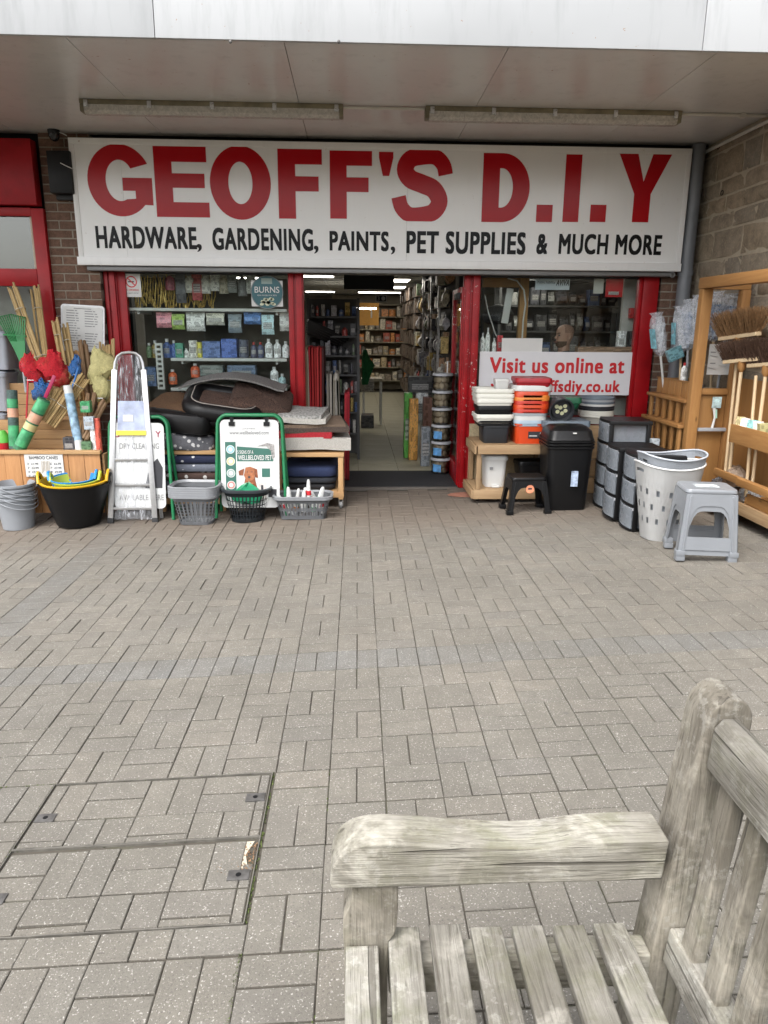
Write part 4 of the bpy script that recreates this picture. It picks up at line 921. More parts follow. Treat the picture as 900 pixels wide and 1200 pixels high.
# ---- through the door: end bay on the left
x0, x1 = W(362, 420, 8.6).x, W(420, 420, 8.6).x
shelf_unit('steel end bay of small goods on the left of the aisle', x0, x1, 8.6, 8.95, (.35, .60, .82, 1.04, 1.26, 1.48, 1.70), 1.9, back='y')
fill_y(x0, x1, 8.63, (.35, .60, .82, 1.04, 1.26, 1.48, 1.70), .17, 'end bay', 'goods on the end bay beside the aisle', .05, seed=8)
shelf_unit('long dark shelving along the left of the aisle', x0, x1-.02, 9.0, 11.0, (.35, .75, 1.1, 1.45), 1.8)
# long pole goods over the end bay
for k in range(5):
    m = MB(); m.bar(W(360, 376+k*3, 8.5), W(408-k*3, 398+k*2, 8.7), .05, .05); o = obj('rolled_blind', m, BLACK, bevel=.01); tag(o, ORD[k]+' from the top of the dark rolls lying across the end bay', 'roll', 'dark rolls on the end bay')
# far wall bays with warm light
shelf_unit('far pale shelving across the end of the aisle', -.5, 1.5, 18.0, 18.4, (.3, .62, .92, 1.22, 1.52, 1.82, 2.1), 2.32, plain('cream_shelf', (.36, .32, .24), .6), back='y')
fill_y(-.45, 1.45, 18.05, (.3, .62, .92, 1.22, 1.52, 1.82), .25, 'far shelving', 'goods on the far shelving', .12, ('box', 'can', 'box'), [(.45, .36, .22), (.5, .45, .35), (.35, .08, .05), (.5, .2, .06), (.2, .16, .12), (.08, .07, .06)], 9)
p0, p1 = W(377, 360, 13.5), W(441, 362, 13.5)
t = thing('strip_lamp', 'lit white strip lamp frame above the far shelves', 'lamp', ((p0.x+p1.x)/2, 13.5, p0.z)); m = MB(world=True); m.box(p0.x, p1.x, 13.48, 13.52, p0.z-.03, p0.z); obj('lamp_tube', m, plain('lit_strip', (1, .95, .85), .5, emis=6), t)
for x in (p0.x, p1.x-.10): m = MB(world=True); m.box(x, x+.025, 13.48, 13.52, p0.z-.18, p0.z-.032); obj('leg', m, WHITEP, t)
p0, p1 = W(380, 375, 15.2), W(444, 361, 15.2); m = MB(); m.box(p0.x, p1.x, 15.2, 15.25, p0.z-.1, p1.z+.1); o = obj('orange_panel', m, plain('orange_board', (.50, .25, .05), .7)); tag(o, 'glowing orange header board above the far shelves', 'board')
p0, p1 = W(403, 339, 9.6), W(462, 318, 9.6); m = MB(); m.box(p0.x, p1.x, 9.6, 9.66, p0.z, 2.33); o = obj('hanging_bulkhead', m, BLACK); tag(o, 'black bulkhead panel hanging from the shop ceiling', 'bulkhead')
t, a, b_ = printed('aisle_sign', 'small black hanging aisle sign with white frame', 'sign', 440, 345.5, 453.5, 354, 11.0, plain('sign_grey', (.5, .5, .48), .5), .02); m = MB(world=True); m.box(a.x+.015, b_.x-.015, 10.995, 11, a.z+.015, b_.z-.015); obj('face', m, BLACK, t)
m = MB(world=True); m.lathe([(.03, 0), (.03, .003)], 14); m.move(T(b_.x-.055, 10.994, (a.z+b_.z)/2) @ rotm('X', R(90))); obj('symbol', m, PAPER, t)
text('lettering', '3', PAPER, t, a.x+.03, a.x+.06, a.z+.025, b_.z-.025, 10.994)
# right-hand racks: uprights, pegboard and hanging goods facing the aisle
RX = 1.06
t = thing('pegboard_rack', 'long dark pegboard rack along the other side of the aisle', 'rack', (RX+.2, 11, .03))
m = MB(world=True); m.box(RX+.12, RX+.16, 8.7, 16.5, .03, 2.33); obj('pegboard', m, plain('pegboard', (.10, .095, .085), .8), t)
for y in (9.3, 10.2, 11.4, 13): m = MB(world=True); m.box(RX-.01, RX+.02, y, y+.03, .03, 2.33); obj('upright', m, plain('steel', (.6, .6, .6), .3, 1.0), t)
for z in (.3, .7): m = MB(world=True); m.box(RX-.02, RX+.11, 8.75, 16.4, z-.02, z); obj('shelf', m, DSH, t)
rn = random.Random(14)
for z in (.72, 1.0, 1.28, 1.55, 1.82, 2.08):
    y = 8.75; cnt = 0
    while y < 12.4:
        w_ = rn.uniform(.10, .2); h_ = rn.uniform(.14, .25)
        o = goods(rn.choice(('pack', 'pack', 'box')), (RX+.04+rn.uniform(-.03, .03), y+w_/2, z), (w_*.9, rn.uniform(.06, .14), h_), (cl_ := rn.choice(PAL+[(.4, .38, .3), (.35, .2, .1)])), f'{cname(cl_)} packet in pegboard row {ORD[(.72, 1.0, 1.28, 1.55, 1.82, 2.08).index(z)]} from below, {ORD[cnt]} along from the doorway', 'goods on the pegboard rack', rz=R(90)+rn.gauss(0, .1)); cnt += 1; y += w_+.02
m = MB(); rn = random.Random(15)
for z in (.32, .72, 1.0, 1.28, 1.55, 1.82, 2.08):
    y = 12.5
    while y < 16.3: w_ = rn.uniform(.12, .25); m.box(RX-.05+rn.uniform(0, .05), RX+.11, y, y+w_*.9, z, z+rn.uniform(.12, .25)); y += w_
o = obj('far_goods', m, plain('far_goods', (.16, .12, .09), .6, scale=14, var=.85)); tag(o, 'mass of small goods at the far end of the pegboard rack', 'goods', kind='stuff')
# leaning and standing things near the door
def mats_upright(lab, grp, px0, px1, pytop, Y, cols, h=None):
    n = len(cols); a = W(px0, pytop, Y); b_ = W(px1, pytop, Y); rn = random.Random(int(px0))
    for k in range(n):
        x = a.x+(b_.x-a.x)*(k+.5)/n; z1 = a.z-rn.uniform(0, .04); th = (b_.x-a.x)/n*.42
        pf = rr(.52, z1-.035, .05, 0, 4)
        m = MB(); m.loft([[(s_*th, p[0], (z1-.035)/2+p[1]) for p in pf] for s_ in (-1, 1)]); m.move(rotm('Y', rn.gauss(.0, .012)))
        o = obj('door_mat', m, tinted('carpet_pile', .95, .25, .1), loc=(x, Y+.24, .036), color=cols[k], smooth=False); tag(o, f'{ORD[k]} from the post of the '+lab, 'mat', grp)
mats_upright('thin red or brown mats on edge in the doorway', 'red mats on edge', 357, 378, 405, 7.2, [(.28, .20, .13), (.42, .36, .28), (.38, .02, .03), (.40, .03, .03), (.30, .02, .02), (.42, .04, .04), (.28, .02, .02), (.06, .02, .02)])
mats_upright('pale grey mats on edge in the doorway', 'grey mats on edge', 383, 401, 436, 7.3, [(.34, .31, .27), (.42, .39, .34), (.30, .27, .22), (.46, .43, .38), (.36, .33, .28), (.25, .23, .19)])
mats_upright('short red mats beyond the grey ones', 'short red mats', 402, 409, 457, 7.32, [(.38, .03, .04), (.30, .02, .03)])
m = MB(); p = W(430, 428, 10.8)
m.loft([[(p.x+.09*math.cos(i*.628)*s_+ox, 10.8+.05*math.sin(i*.628), p.z+z) for i in range(10)] for z, s_, ox in ((.22, .3, -.03), (.12, .6, -.02), (0, 1.1, .02), (-.1, .8, .0), (-.28, .5, -.03))]); o = obj('green_jacket', m, plain('green_cloth', (.02, .17, .05), .8), smooth=True); tag(o, 'bright green cloth hanging at the end of the left shelving', 'cloth')
t = thing('counter_desk', 'small pale desk standing at the far end of the aisle', 'desk', (W(436, 470, 12).x, 12, .03)); obj('desk_top', MB().box(-.16, .16, -.25, .25, .70, .74), plain('cream_shelf', (.36, .32, .24), .6), t)
for sx in (-1, 1):
    for sy in (-1, 1): obj('leg', MB().box(sx*.14-.015, sx*.14+.015, sy*.22-.015, sy*.22+.015, 0, .70), SHELFW, t)
item(423, 449, 438, 464, 11.5, 'box', (.30, .27, .22), 'brown carton in front of the far desk', depth=.3, name='carton').location.z = .6
item(423, 449, 438, 464, 11.5, 'box', (.05, .05, .05), 'black crate on the floor at the end of the aisle', depth=.3, name='crate').location.z = .03
for x0, y0, x1, y1, Y, c, lab, nm in ((473, 460, 483, 513, 8.75, (.06, .28, .03), 'bright green sack leaning beside the aisle', 'sack'), (479, 467, 490, 515, 8.6, (.50, .25, .05), 'tall yellow orange bag beside the green sack', 'bag'), (487, 460, 501, 493, 8.9, (.50, .52, .52), 'white panel leaning behind the orange bag', 'panel'),
        (495, 465, 506, 497, 8.8, (.13, .06, .04), 'dark brown carton behind the clear tubs', 'carton'), (478, 441, 506, 462, 9.1, (.03, .03, .03), 'black bin among the racks beside the aisle', 'bin'), (493, 500, 504, 525, 8.2, (.18, .20, .22), 'low grey carton beside the clear tubs', 'carton')):
    o = item(x0, y0, x1, y1, Y, 'box', c, lab, depth=.12, name=nm); z1 = o.location.z+o.scale.z; 
    if nm in ('sack', 'bag', 'carton'): o.location.z = .03 if nm != 'carton' or y1 > 510 else .4; o.scale.z = z1-o.location.z
# clear tubs of pale feed balls
CLEAR = glass('clear_tub', (.86, .88, .88), .12, 1.4); BALL = plain('feed_ball', (.42, .33, .22), .9, scale=30, bmp=.4)
ballm = MB(); ballm.lathe([(.002, -.036), (.018, -.031), (.032, -.017), (.036, 0), (.032, .017), (.018, .031), (.002, .036)], 10); ballme = ballm.mesh('feed_ball', BALL, smooth=True)
pz = W(516, 552, 7.74); tub_h = (W(516, 437, 7.74).z-.03)/6; rt = abs(W(528.5, 500, 7.74).x-W(504.5, 500, 7.74).x)/2
for k in range(6):
    t = thing('clear_tub', ('lowest clear tub of feed balls in the stack by the open door', 'second clear tub of feed balls from the floor', 'third clear tub of feed balls from the floor', 'fourth clear tub of feed balls from the floor', 'fifth clear tub of feed balls from the floor', 'topmost clear tub of feed balls in the stack')[k], 'tub', (pz.x, 7.74, .031+k*tub_h), 0, 'stacked tubs of feed balls')
    m = MB(); m.lathe([(rt*.86, .002), (rt*.94, tub_h*.84)], 24, caps=(True, False)); obj('body', m, CLEAR, t, smooth=True)
    m = MB(); m.lathe([(rt*.9, tub_h*.84), (rt, tub_h*.84), (rt, tub_h*.93), (rt*.93, tub_h*.985), (.001, tub_h*.985)], 24, caps=(False, False)); obj('lid', m, plain('grey_lid', (.42, .43, .45), .4), t, smooth=True)
    rn = random.Random(k)
    for lay in range(2):
        for i in range(7):
            a = i*.898+lay*.4; o = obj('feed_ball', ballme, None, t); o.location = (rt*.56*math.cos(a), rt*.56*math.sin(a), .045+lay*.064); o.rotation_euler = (rn.random()*3, rn.random()*3, 0)
    if k < 3:
        m = MB(); m.loft([[(rt*.93*math.cos(a), rt*.93*math.sin(a), z) for a in [R(-150+i*8) for i in range(8)]] for z in (.03, tub_h*.62)], (False, False), closed=False); obj('label', m, plain('blue_label', (.12, .33, .62), .4, scale=20, var=.5), t, smooth=True)
# ---- the man behind the counter
SKIN = plain('skin', (.44, .25, .175), .5, var=.08, scale=18, spec=.4); SHIRT = plain('dark_shirt', (.022, .022, .026), .9, scale=30); HAIR = plain('stubble', (.10, .055, .035), .85, scale=80, var=.4)
pc = W(661, 394, 7.72)
man = thing('person', 'man with shaven head and short beard in a dark top, in profile behind the window', 'person', (pc.x+.02, 7.74, .03))
mesh = bpy.data.meshes.new('body'); hz = pc.z-.03
vv = [(0,0,.0),(0,0,-.0)]
J = dict(pelvis=(.03,0,.90), waist=(.02,0,1.02), chest=(.0,0,1.17), neck0=(.0,0,hz-.20), neck1=(-.012,0,hz-.11), shL=(.0,-.16,1.22), elL=(-.01,-.22,.97), wrL=(-.17,-.15,.93), haL=(-.24,-.13,.94),
         shR=(.0,.16,1.22), elR=(-.01,.22,.97), wrR=(-.17,.15,.93), haR=(-.24,.13,.94), hiL=(.03,-.09,.84), knL=(.02,-.1,.46), anL=(.03,-.1,.06), toL=(-.1,-.1,.04), hiR=(.03,.09,.84), knR=(.02,.1,.46), anR=(.03,.1,.06), toR=(-.1,.1,.04))
Rd = dict(pelvis=(.13,.14), waist=(.12,.14), chest=(.115,.15), neck0=(.075,.085), neck1=(.057,.057), shL=(.07,.07), elL=(.047,.047), wrL=(.032,.032), haL=(.04,.02), hiL=(.085,.085), knL=(.06,.06), anL=(.042,.042), toL=(.035,.03))
E_ = [('pelvis','waist'),('waist','chest'),('chest','neck0'),('neck0','neck1')]
for s_ in 'LR': E_ += [('chest','sh'+s_),('sh'+s_,'el'+s_),('el'+s_,'wr'+s_),('wr'+s_,'ha'+s_),('pelvis','hi'+s_),('hi'+s_,'kn'+s_),('kn'+s_,'an'+s_),('an'+s_,'to'+s_)]
ks = list(J); mesh.from_pydata([J[k] for k in ks], [(ks.index(a), ks.index(b_)) for a, b_ in E_], [])
bo = bpy.data.objects.new('body', mesh); C.objects.link(bo); bo.parent = man; mesh.materials.append(SHIRT)
bo.modifiers.new('skin', 'SKIN'); bo.modifiers.new('sub', 'SUBSURF').render_levels = 2
for k, v in zip(ks, mesh.skin_vertices[0].data): v.radius = Rd.get(k, Rd.get(k[:-1]+'L', (.05, .05))); v.use_root = (k == 'pelvis')
# head in profile, facing -x: rings from chin to crown with brow, nose and jaw drawn into the front
prof = [(-.125,.030,.040,.034),(-.112,.066,.052,.046),(-.092,.088,.062,.054),(-.070,.090,.068,.060),(-.050,.089,.074,.064),(-.030,.088,.086,.068),(-.010,.088,.094,.071),(.012,.084,.098,.073),(.030,.091,.100,.075),(.055,.088,.100,.075),(.080,.077,.093,.069),(.100,.058,.075,.055),(.114,.032,.045,.034),(.119,.004,.006,.005)]
m = MB(); rings = []
for z, ff, bb, sd_ in prof:
    ring = []
    for j in range(24):
        a = 2*math.pi*j/24; c_, s2 = math.cos(a), math.sin(a); x = -(ff if c_ > 0 else bb)*c_; y = sd_*s2*(1 if abs(s2) > .2 else 1)
        ring.append((x, y, z))
    rings.append(ring)
m.loft(rings); head = obj('head', m, SKIN, man, smooth=True, loc=(-.012, 0, hz)); head.rotation_euler = (0, 0, R(14)); sm = head.modifiers.new('sub', 'SUBSURF'); sm.render_levels = 2
def hp(n, m, mt_, **k): return obj(n, m, mt_, head, smooth=True, **k)
m = MB(); m.loft([[(-.083, -.008, .022), (-.083, .008, .022), (-.08, .008, .018), (-.08, -.008, .018)], [(-.102, -.010, .0), (-.102, .010, .0), (-.085, .012, -.002), (-.085, -.012, -.002)], [(-.116, -.013, -.018), (-.116, .013, -.018), (-.085, .017, -.024), (-.085, -.017, -.024)], [(-.108, -.012, -.028), (-.108, .012, -.028), (-.083, .014, -.030), (-.083, -.014, -.030)]]); n_ = hp('nose', m, SKIN); n_.modifiers.new('s', 'SUBSURF').render_levels = 1
for s_ in (-1, 1):
    m = MB(); m.lathe([(.001, -.010), (.008, -.007), (.011, 0), (.008, .007), (.001, .010)], 10, (-.076, s_*.031, .008)); hp('eye', m, plain('eye_dark', (.10, .08, .07), .4))
    m = MB(); m.bar((-.088, s_*.012, .030), (-.076, s_*.045, .032), .008, .009); hp('eyebrow', m, HAIR)
    m = MB(); m.loft([[(.012+.020*math.cos(i*.785)*k-.004, s_*(.066+q), .002+.032*math.sin(i*.785)*k) for i in range(8)] for k, q in ((.6, 0), (1, .010), (1.05, .018), (.55, .013))]); hp('ear', m, SKIN)
m = MB(); m.bar((-.095, -.022, -.060), (-.095, .022, -.060), .010, .008); hp('mouth', m, plain('lip', (.34, .14, .12), .5))
m = MB(); rings = []
for z, ff, bb, sd_ in prof[:5]: rings.append([(-(ff+.004)*math.cos(a)*(1 if math.cos(a) > 0 else -.2), (sd_+.004)*math.sin(a), z-.002) for a in [R(-95+i*190/16) for i in range(17)]])
m.loft(rings, (False, False), closed=False); hp('beard', m, HAIR, )
m = MB(); rings = []
for z, ff, bb, sd_ in prof[8:]: rings.append([((bb+.0035)*math.cos(a) if math.cos(a) > 0 else (ff*.75)*math.cos(a), (sd_+.0035)*math.sin(a), z+.002) for a in [i*.2618 for i in range(24)]])
m.loft(rings, (False, True)); hp('cropped_hair', m, plain('cropped_hair', (.30, .17, .12), .8, scale=90, var=.3))
m = MB(); m.lathe([(.064, -.20), (.060, -.13), (.058, -.09)], 16, caps=(False, False)); obj('neck', m, SKIN, man, smooth=True, loc=(-.008, 0, hz))
# counter
t = thing('shop_counter', 'dark timber counter hidden below the online window sign', 'counter', (2.0, 7.45, .03)); obj('cabinet', MB().box(-.45, .6, -.1, .1, 0, .85), DSH, t); obj('counter_top', MB().box(-.5, .63, -.13, .13, .85, .89), WDH, t, bevel=.004)
# ================================================================== goods in front of the left window
PINE = wood('pine_plank', (.42, .235, .10), (.60, .38, .185), 0); PINEY = wood('pine_plank_y', (.42, .235, .10), (.60, .38, .185), 1); PINEZ = wood('pine_plank_z', (.42, .235, .10), (.60, .38, .185), 2)
PINEO = wood('pine_plank_orange', (.36, .16, .055), (.56, .29, .12), 2)
CANE = wood('bamboo_cane', (.33, .215, .085), (.52, .37, .165), 2, knots=False); STAKE = wood('brown_stake', (.15, .085, .04), (.26, .155, .075), 2, knots=False)
STEELW = plain('steel', (.6, .6, .6), .3, 1.0); GREYP = plain('grey_bucket_plastic', (.25, .265, .285), .42, scale=5, var=.06)
# ---- grey buckets
gb_ = G(13, 624)
for k in range(4):
    t = thing('bucket', ('lowest grey plastic bucket of the nested stack beside the black tub', 'second grey bucket up in the nested stack', 'third grey bucket up in the nested stack', 'topmost grey bucket of the nested stack')[k], 'bucket', (gb_.x, gb_.y+.15, gb_.z+.003+k*.036), R(k*7), 'nested grey buckets')
    m = MB(); m.lathe([(.115, 0), (.122, .004), (.152, .255), (.163, .258), (.163, .275), (.157, .278), (.149, .262), (.118, .012), (.001, .01)], 32, caps=(True, False)); obj('body', m, GREYP, t, smooth=True)
    pts = [(.163*math.cos(R(a)), .163*math.sin(R(a)) if True else 0, .262-.085*math.sin(R((a+65)*180/200))) for a in range(-65, 136, 10)]
    pts = [(p[0]*1.03, -abs(p[1])*1.0 if False else p[1]*1.03, p[2]) for p in pts]
    m = MB(); m.tube([Vector(p) @ Matrix.Rotation(R(60), 3, 'Z') for p in pts], .0045, 6); obj('handle', m, GREYP, t, smooth=True)
# ---- flexible tubs
def tub(lab, c, r0, r1, h, col, base=0, tilt=0, hs=1):
    t = thing('flexible_tub', lab, 'tub', (c[0], c[1], c[2]+base), 0, 'flexible tubs'); t.rotation_euler = (R(tilt), 0, R(12))
    m = MB(); m.lathe([(r0*.9, 0), (r0, .01), (r1*.95, h*.8), (r1, h*.97), (r1*1.045, h*.975), (r1*1.05, h), (r1*.985, h*1.005), (r1*.93, h*.8), (r0*.95, .02), (.001, .018)], 40, caps=(True, False)); obj('body', m, col, t, smooth=True)
    for s_ in (-1, 1):
        pts = [(s_*(r1*1.0+.012*math.sin(math.pi*i/10)), (i/10-.5)*.17*hs, h*.98+.075*hs*math.sin(math.pi*i/10)**.8) for i in range(11)]
        m = MB(); m.tube(pts, .012, 8); obj('handle', m, col, t, smooth=True)
    return t
tc = G(83, 622); tcy = tc.y+.19; tcz = gz(tc.x, tcy)+.003
YEL = plain('yellow_rubber', (.62, .36, .008), .4, var=.06); BLU = plain('blue_rubber', (.02, .24, .60), .4, var=.08); LIME = plain('lime_rubber', (.45, .55, .06), .4, var=.08)
tub('large black flexible tub standing below the bamboo price list', (tc.x, tcy, tcz), .175, .275, .36, BLACK)
tub('yellow flexible tub nested in the large black one', (tc.x, tcy, tcz), .165, .262, .345, YEL, .045, 3)
tub('small lime flexible tub resting inside the yellow one', (tc.x+.02, tcy-.02, tcz), .12, .185, .25, LIME, .148, 4, .75)
tub('small blue flexible tub at the top of the nested tubs', (tc.x, tcy-.02, tcz), .12, .175, .24, BLU, .170, 4, .75)
# ---- tiered wooden display
def zat(px, py, Y): return W(px, py, Y).z
X0 = -3.35; XR = W(119, 560, 6.12).x
wd_ = thing('planter_display', 'tiered pine display bin full of canes and nets against the pier', 'display bin', ((X0+XR)/2, 6.4, -.05))
def dpt(n, m, mt_, **k): m.world = True; k.setdefault('bevel', .004); return obj(n, m, mt_, wd_, **k)
zt1 = zat(60, 528, 6.12); zt2 = zat(60, 492, 6.42); zt3 = zat(60, 449, 6.74)
n = 9; wdt = (XR-X0)/n
for k in range(n): dpt('plank', MB().box(X0+k*wdt+.001, X0+(k+1)*wdt-.001, 6.12+.002*(k % 3), 6.14+.002*(k % 3), -.06+.07, zt1-.03), PINEO)
dpt('cap_rail', MB().box(X0, XR+.01, 6.105, 6.165, zt1-.03, zt1), PINE)
for tier, (Y, za, zb, xr) in enumerate(((6.42, zt1-.12, zt2, W(113, 500, 6.42).x), (6.74, zt2-.1, zt3, W(106, 460, 6.74).x))):
    nn = 4; hh = (zb-za)/nn
    for k in range(nn): dpt('plank', MB().box(X0, xr, Y+.002*(k % 2), Y+.022, za+k*hh+.0015, za+(k+1)*hh-.0015), PINE)
    dpt('floor_board', MB().box(X0, xr, Y-.29, Y-.002, za-.02, za), PINEY)
dpt('end_panel', MB().box(XR-.0, XR+.02, 6.17, 6.9, -.03, zt1-.04), PINEY)
t, a, b_ = printed('price_list', 'white BAMBOO CANES price list on the front of the pine display', 'price list', 31, 532, 73, 558.5, 6.112, PAPER)
text('lettering', 'BAMBOO CANES', INK, t, a.x+.04, b_.x-.04, b_.z-.045, b_.z-.018, 6.112, .008)
for k, (l_, r_) in enumerate((("2'  £1.99", "6'  £6.99"), ("3'  £2.99", "7'  £7.99"), ("4'  £3.99", "8'  £9.99"), ("5'  £5.99", ""))):
    z = b_.z-.075-k*.035; text('lettering', l_, INK, t, a.x+.02, a.x+.11, z-.018, z, 6.112, .01)
    if r_: text('lettering', r_, INK, t, b_.x-.11, b_.x-.02, z-.018, z, 6.112, .01)
m = MB(world=True)
for k in range(6): x = a.x+.135+k*.012; m.bar((x, 6.1108, a.z+.03+.01*(k % 3)), (x+.008, 6.1108, b_.z-.06), .0006, .006, (0, 1, 0))
obj('cane_picture', m, CANE, t)
# ---- canes, nets, rolls
def bundle(lab, ptop, pbot, Ytop, Ybot, n, rad, wd, mat=CANE, seed=0, tie=True, name='bamboo_bundle', ext=0.25):
    a, b_ = W(*ptop, Ytop), W(*pbot, Ybot); d = (b_-a).normalized(); b_ = b_+d*ext
    t = thing(name, lab, 'canes', b_, 0, 'bundles of canes and stakes'); rn = random.Random(seed); sx = d.cross(Vector((0, 1, 0))).normalized(); sy = d.cross(sx)
    for k in range(n):
        u, v = (k/(n-1)-.5)*wd, rn.uniform(-.5, .5)*wd*.5; o1 = sx*u+sy*v; o2 = sx*u*rn.uniform(.7, 1.0)+sy*v
        m = MB(world=True); top_ = a+o1-d*rn.uniform(-.03, .03); bot_ = b_+o2; pts = [top_+(bot_-top_)*i/7 for i in range(8)]; m.tube(pts, [rad*(1.12 if i % 2 else .95) for i in range(8)], 7); obj('cane', m, mat, t, smooth=True)
    if tie:
        for f in (.2, .62):
            c_ = a+(b_-a)*f; m = MB(world=True); m.tube([c_+sx*(wd*.56)*math.cos(i*.785)+sy*(wd*.5)*math.sin(i*.785) for i in range(8)], .004, 5, closed=True); obj('tie', m, plain('twine', (.45, .40, .30), .9), t)
bundle('tall bamboo bundle leaning in front of the glass, leftmost of the canes', (14, 336), (52, 440), 6.78, 6.55, 7, .0095, .085, seed=1)
bundle('tall thin bamboo bundle leaning against the red frame', (41, 336), (54, 436), 6.85, 6.55, 5, .0095, .065, seed=2)
bundle('short bamboo bundle beside the white notice board', (64, 374), (76, 436), 6.72, 6.6, 5, .0095, .055, seed=3)
bundle('dense bamboo bundle just in front of the white notice board', (76, 382), (86, 438), 6.76, 6.6, 6, .0095, .06, seed=4)
bundle('dark brown stakes standing behind the yellow net', (97, 402), (103, 446), 6.74, 6.6, 4, .014, .06, STAKE, 5, False, 'stake_bundle')
bundle('pale timber stakes beside the dark brown ones', (89, 412), (93, 446), 6.72, 6.6, 3, .013, .04, WDX, 6, False, 'stake_bundle')
bundle('stakes peeping out behind the top of the step ladder', (125, 401), (126, 440), 6.80, 6.7, 7, .011, .13, CANE, 7, False, 'stake_bundle')
bundle('bamboo bundle leaning over to the side across the middle tier', (99, 440), (62, 492), 6.40, 6.30, 7, .009, .10, seed=8, ext=.05)
bundle('split bamboo lath bundle leaning below the blue net', (84, 430), (52, 486), 6.5, 6.36, 5, .009, .06, seed=9, ext=.05)
bundle('knobbly brown sticks crossing beside the white tube', (107, 462), (99, 514), 6.36, 6.25, 2, .019, .05, STAKE, 10, False, 'stick_pair', ext=.02)
bundle('short knobbly stick leaning over towards the ladder', (122, 472), (101, 512), 6.32, 6.22, 1+1, .016, .03, STAKE, 11, False, 'stick_pair', ext=.02)
def net(lab, px0, py0, px1, py1, Y, col, name, pole, polecol, seed):
    a, b_ = W(px0, py1, Y), W(px1, py0, Y); w_, h_ = (b_.x-a.x)/2, (b_.z-a.z); rn = random.Random(seed)
    t = thing('fishing_net', lab, 'net', (a.x+w_, Y, a.z), 0, 'toy fishing nets'); m = MB(); rings = []
    for z, r_ in ((0, .60), (.12, .74), (.3, .95), (.45, 1.0), (.6, .86), (.75, .80), (.88, .5), (.96, .42), (1, .1)):
        rings.append([(w_*r_*math.cos(j*.3142)*(1+rn.gauss(0, .10))+w_*.25*math.sin(z*5+seed), w_*.7*r_*math.sin(j*.3142)*(1+rn.gauss(0, .10)), h_*z+rn.gauss(0, .018)) for j in range(20)])
    m.loft(rings); obj('net_bag', m, film(name, col, .66, .8, 40), t, smooth=85)
    m = MB(); m.tube([(w_*.62*math.cos(j*.524), w_*.5*math.sin(j*.524), h_*.06) for j in range(12)], .004, 6, closed=True); obj('hoop', m, STEELW, t)
    if pole:
        m = MB(world=True); m.tube([W(*pole[0], Y-.02), W(*pole[1], Y-.12)], .008, 7); obj('handle', m, polecol, t)
REDP = plain('red_plastic', (.50, .02, .03), .4)
net('red fishing net nearest the tall cane bundle', 27, 416, 47, 447, 6.42, (.62, .015, .03), 'red_mesh', ((33, 440), (31, 490)), REDP, 1)
net('larger red fishing net bunched beside the blue one', 48, 414, 79, 448, 6.44, (.60, .02, .03), 'red_mesh', None, None, 2)
net('blue fishing net folded beside the bamboo', 83, 418, 95, 440, 6.42, (.03, .15, .42), 'blue_mesh', ((92, 430), (80, 470)), plain('blue_plastic', (.03, .15, .42), .4), 3)
net('blue net with a torn label hanging over the middle tier', 39, 448, 57, 468, 6.36, (.05, .17, .42), 'blue_mesh', None, None, 4)
net('big pale yellow fishing net above the crossed sticks', 103, 410, 132, 448, 6.45, (.66, .60, .28), 'yellow_mesh', ((120, 446), (112, 500)), WDX, 5)
net('lower pale yellow fishing net tucked behind the ladder', 108, 438, 128, 468, 6.40, (.62, .56, .24), 'yellow_mesh', None, None, 6)
m = MB(); m.bar(W(64, 440, 6.3), W(53, 466, 6.28), .03, .012, (0, 1, 0)); o = obj('net_handle', m, plain('crimson_plastic', (.35, .01, .07), .4), bevel=.004); tag(o, 'crimson plastic net handle above the diagonal green roll', 'net handle')
def roll(lab, p0, p1, Y0, Y1, rad, bands, name='mesh_roll'):
    a, b_ = W(*p0, Y0), W(*p1, Y1); t = thing(name, lab, 'roll', b_, 0); d = b_-a
    for k, (f0, f1, mt_, s_, nm) in enumerate(bands): m = MB(world=True); m.tube([a+d*f0, a+d*f1], rad*s_, 16); obj(nm, m, mt_, t, smooth=True)
GRM = plain('green_mesh_roll', (.03, .15, .07), .6, scale=60, var=.5); GRL = plain('green_label', (.06, .33, .14), .35, scale=14, var=.6); SKL = plain('salmon_label', (.60, .33, .22), .4, scale=14, var=.3); DKM = plain('dark_mesh_roll', (.05, .09, .08), .5, scale=60, var=.6)
roll('upright dark green mesh roll with a pink label band on the pine display', (14, 457), (17, 526), 6.3, 6.24, .042, ((0, 1, DKM, 1, 'mesh'), (.15, .3, GRL, 1.03, 'label_band'), (.31, .46, SKL, 1.03, 'label_band'), (.6, .95, GRL, 1.02, 'label_band')))
roll('bright green mesh roll lying diagonally across the pine display', (52, 468), (22, 527), 6.26, 6.2, .052, ((0, 1, GRM, 1, 'mesh'), (.02, .25, GRL, 1.02, 'label_band'), (.28, .45, SKL, 1.02, 'label_band'), (.48, .60, plain('yellow_label', (.60, .52, .25), .4), 1.02, 'label_band'), (.62, .92, GRL, 1.02, 'label_band')))
roll('white cardboard tube with a blue label leaning on the pine display', (79, 452), (94, 530), 6.3, 6.2, .036, ((0, 1, WHITEP, 1, 'tube'), (.12, .82, plain('blue_print', (.25, .38, .50), .4, scale=18, var=.8), 1.02, 'label_band')), 'cardboard_tube')
a = W(0, 503, 6.3); t = thing('plant_pot', 'small green and red pot at the edge of the pine display', 'pot', (a.x+.02, 6.28, W(5, 527, 6.3).z)); m = MB(); m.lathe([(.055, 0), (.06, .07)], 16); obj('pot', m, REDP, t, smooth=True); m = MB(); m.lathe([(.063, .07), (.055, .12), (.03, .17)], 16); obj('cover', m, plain('lime_plastic', (.12, .45, .06), .4), t, smooth=True)
item(77, 512, 88, 529, 6.22, 'box', (.03, .03, .035), 'small black box beside the foot of the white tube', depth=.08, name='black_box')
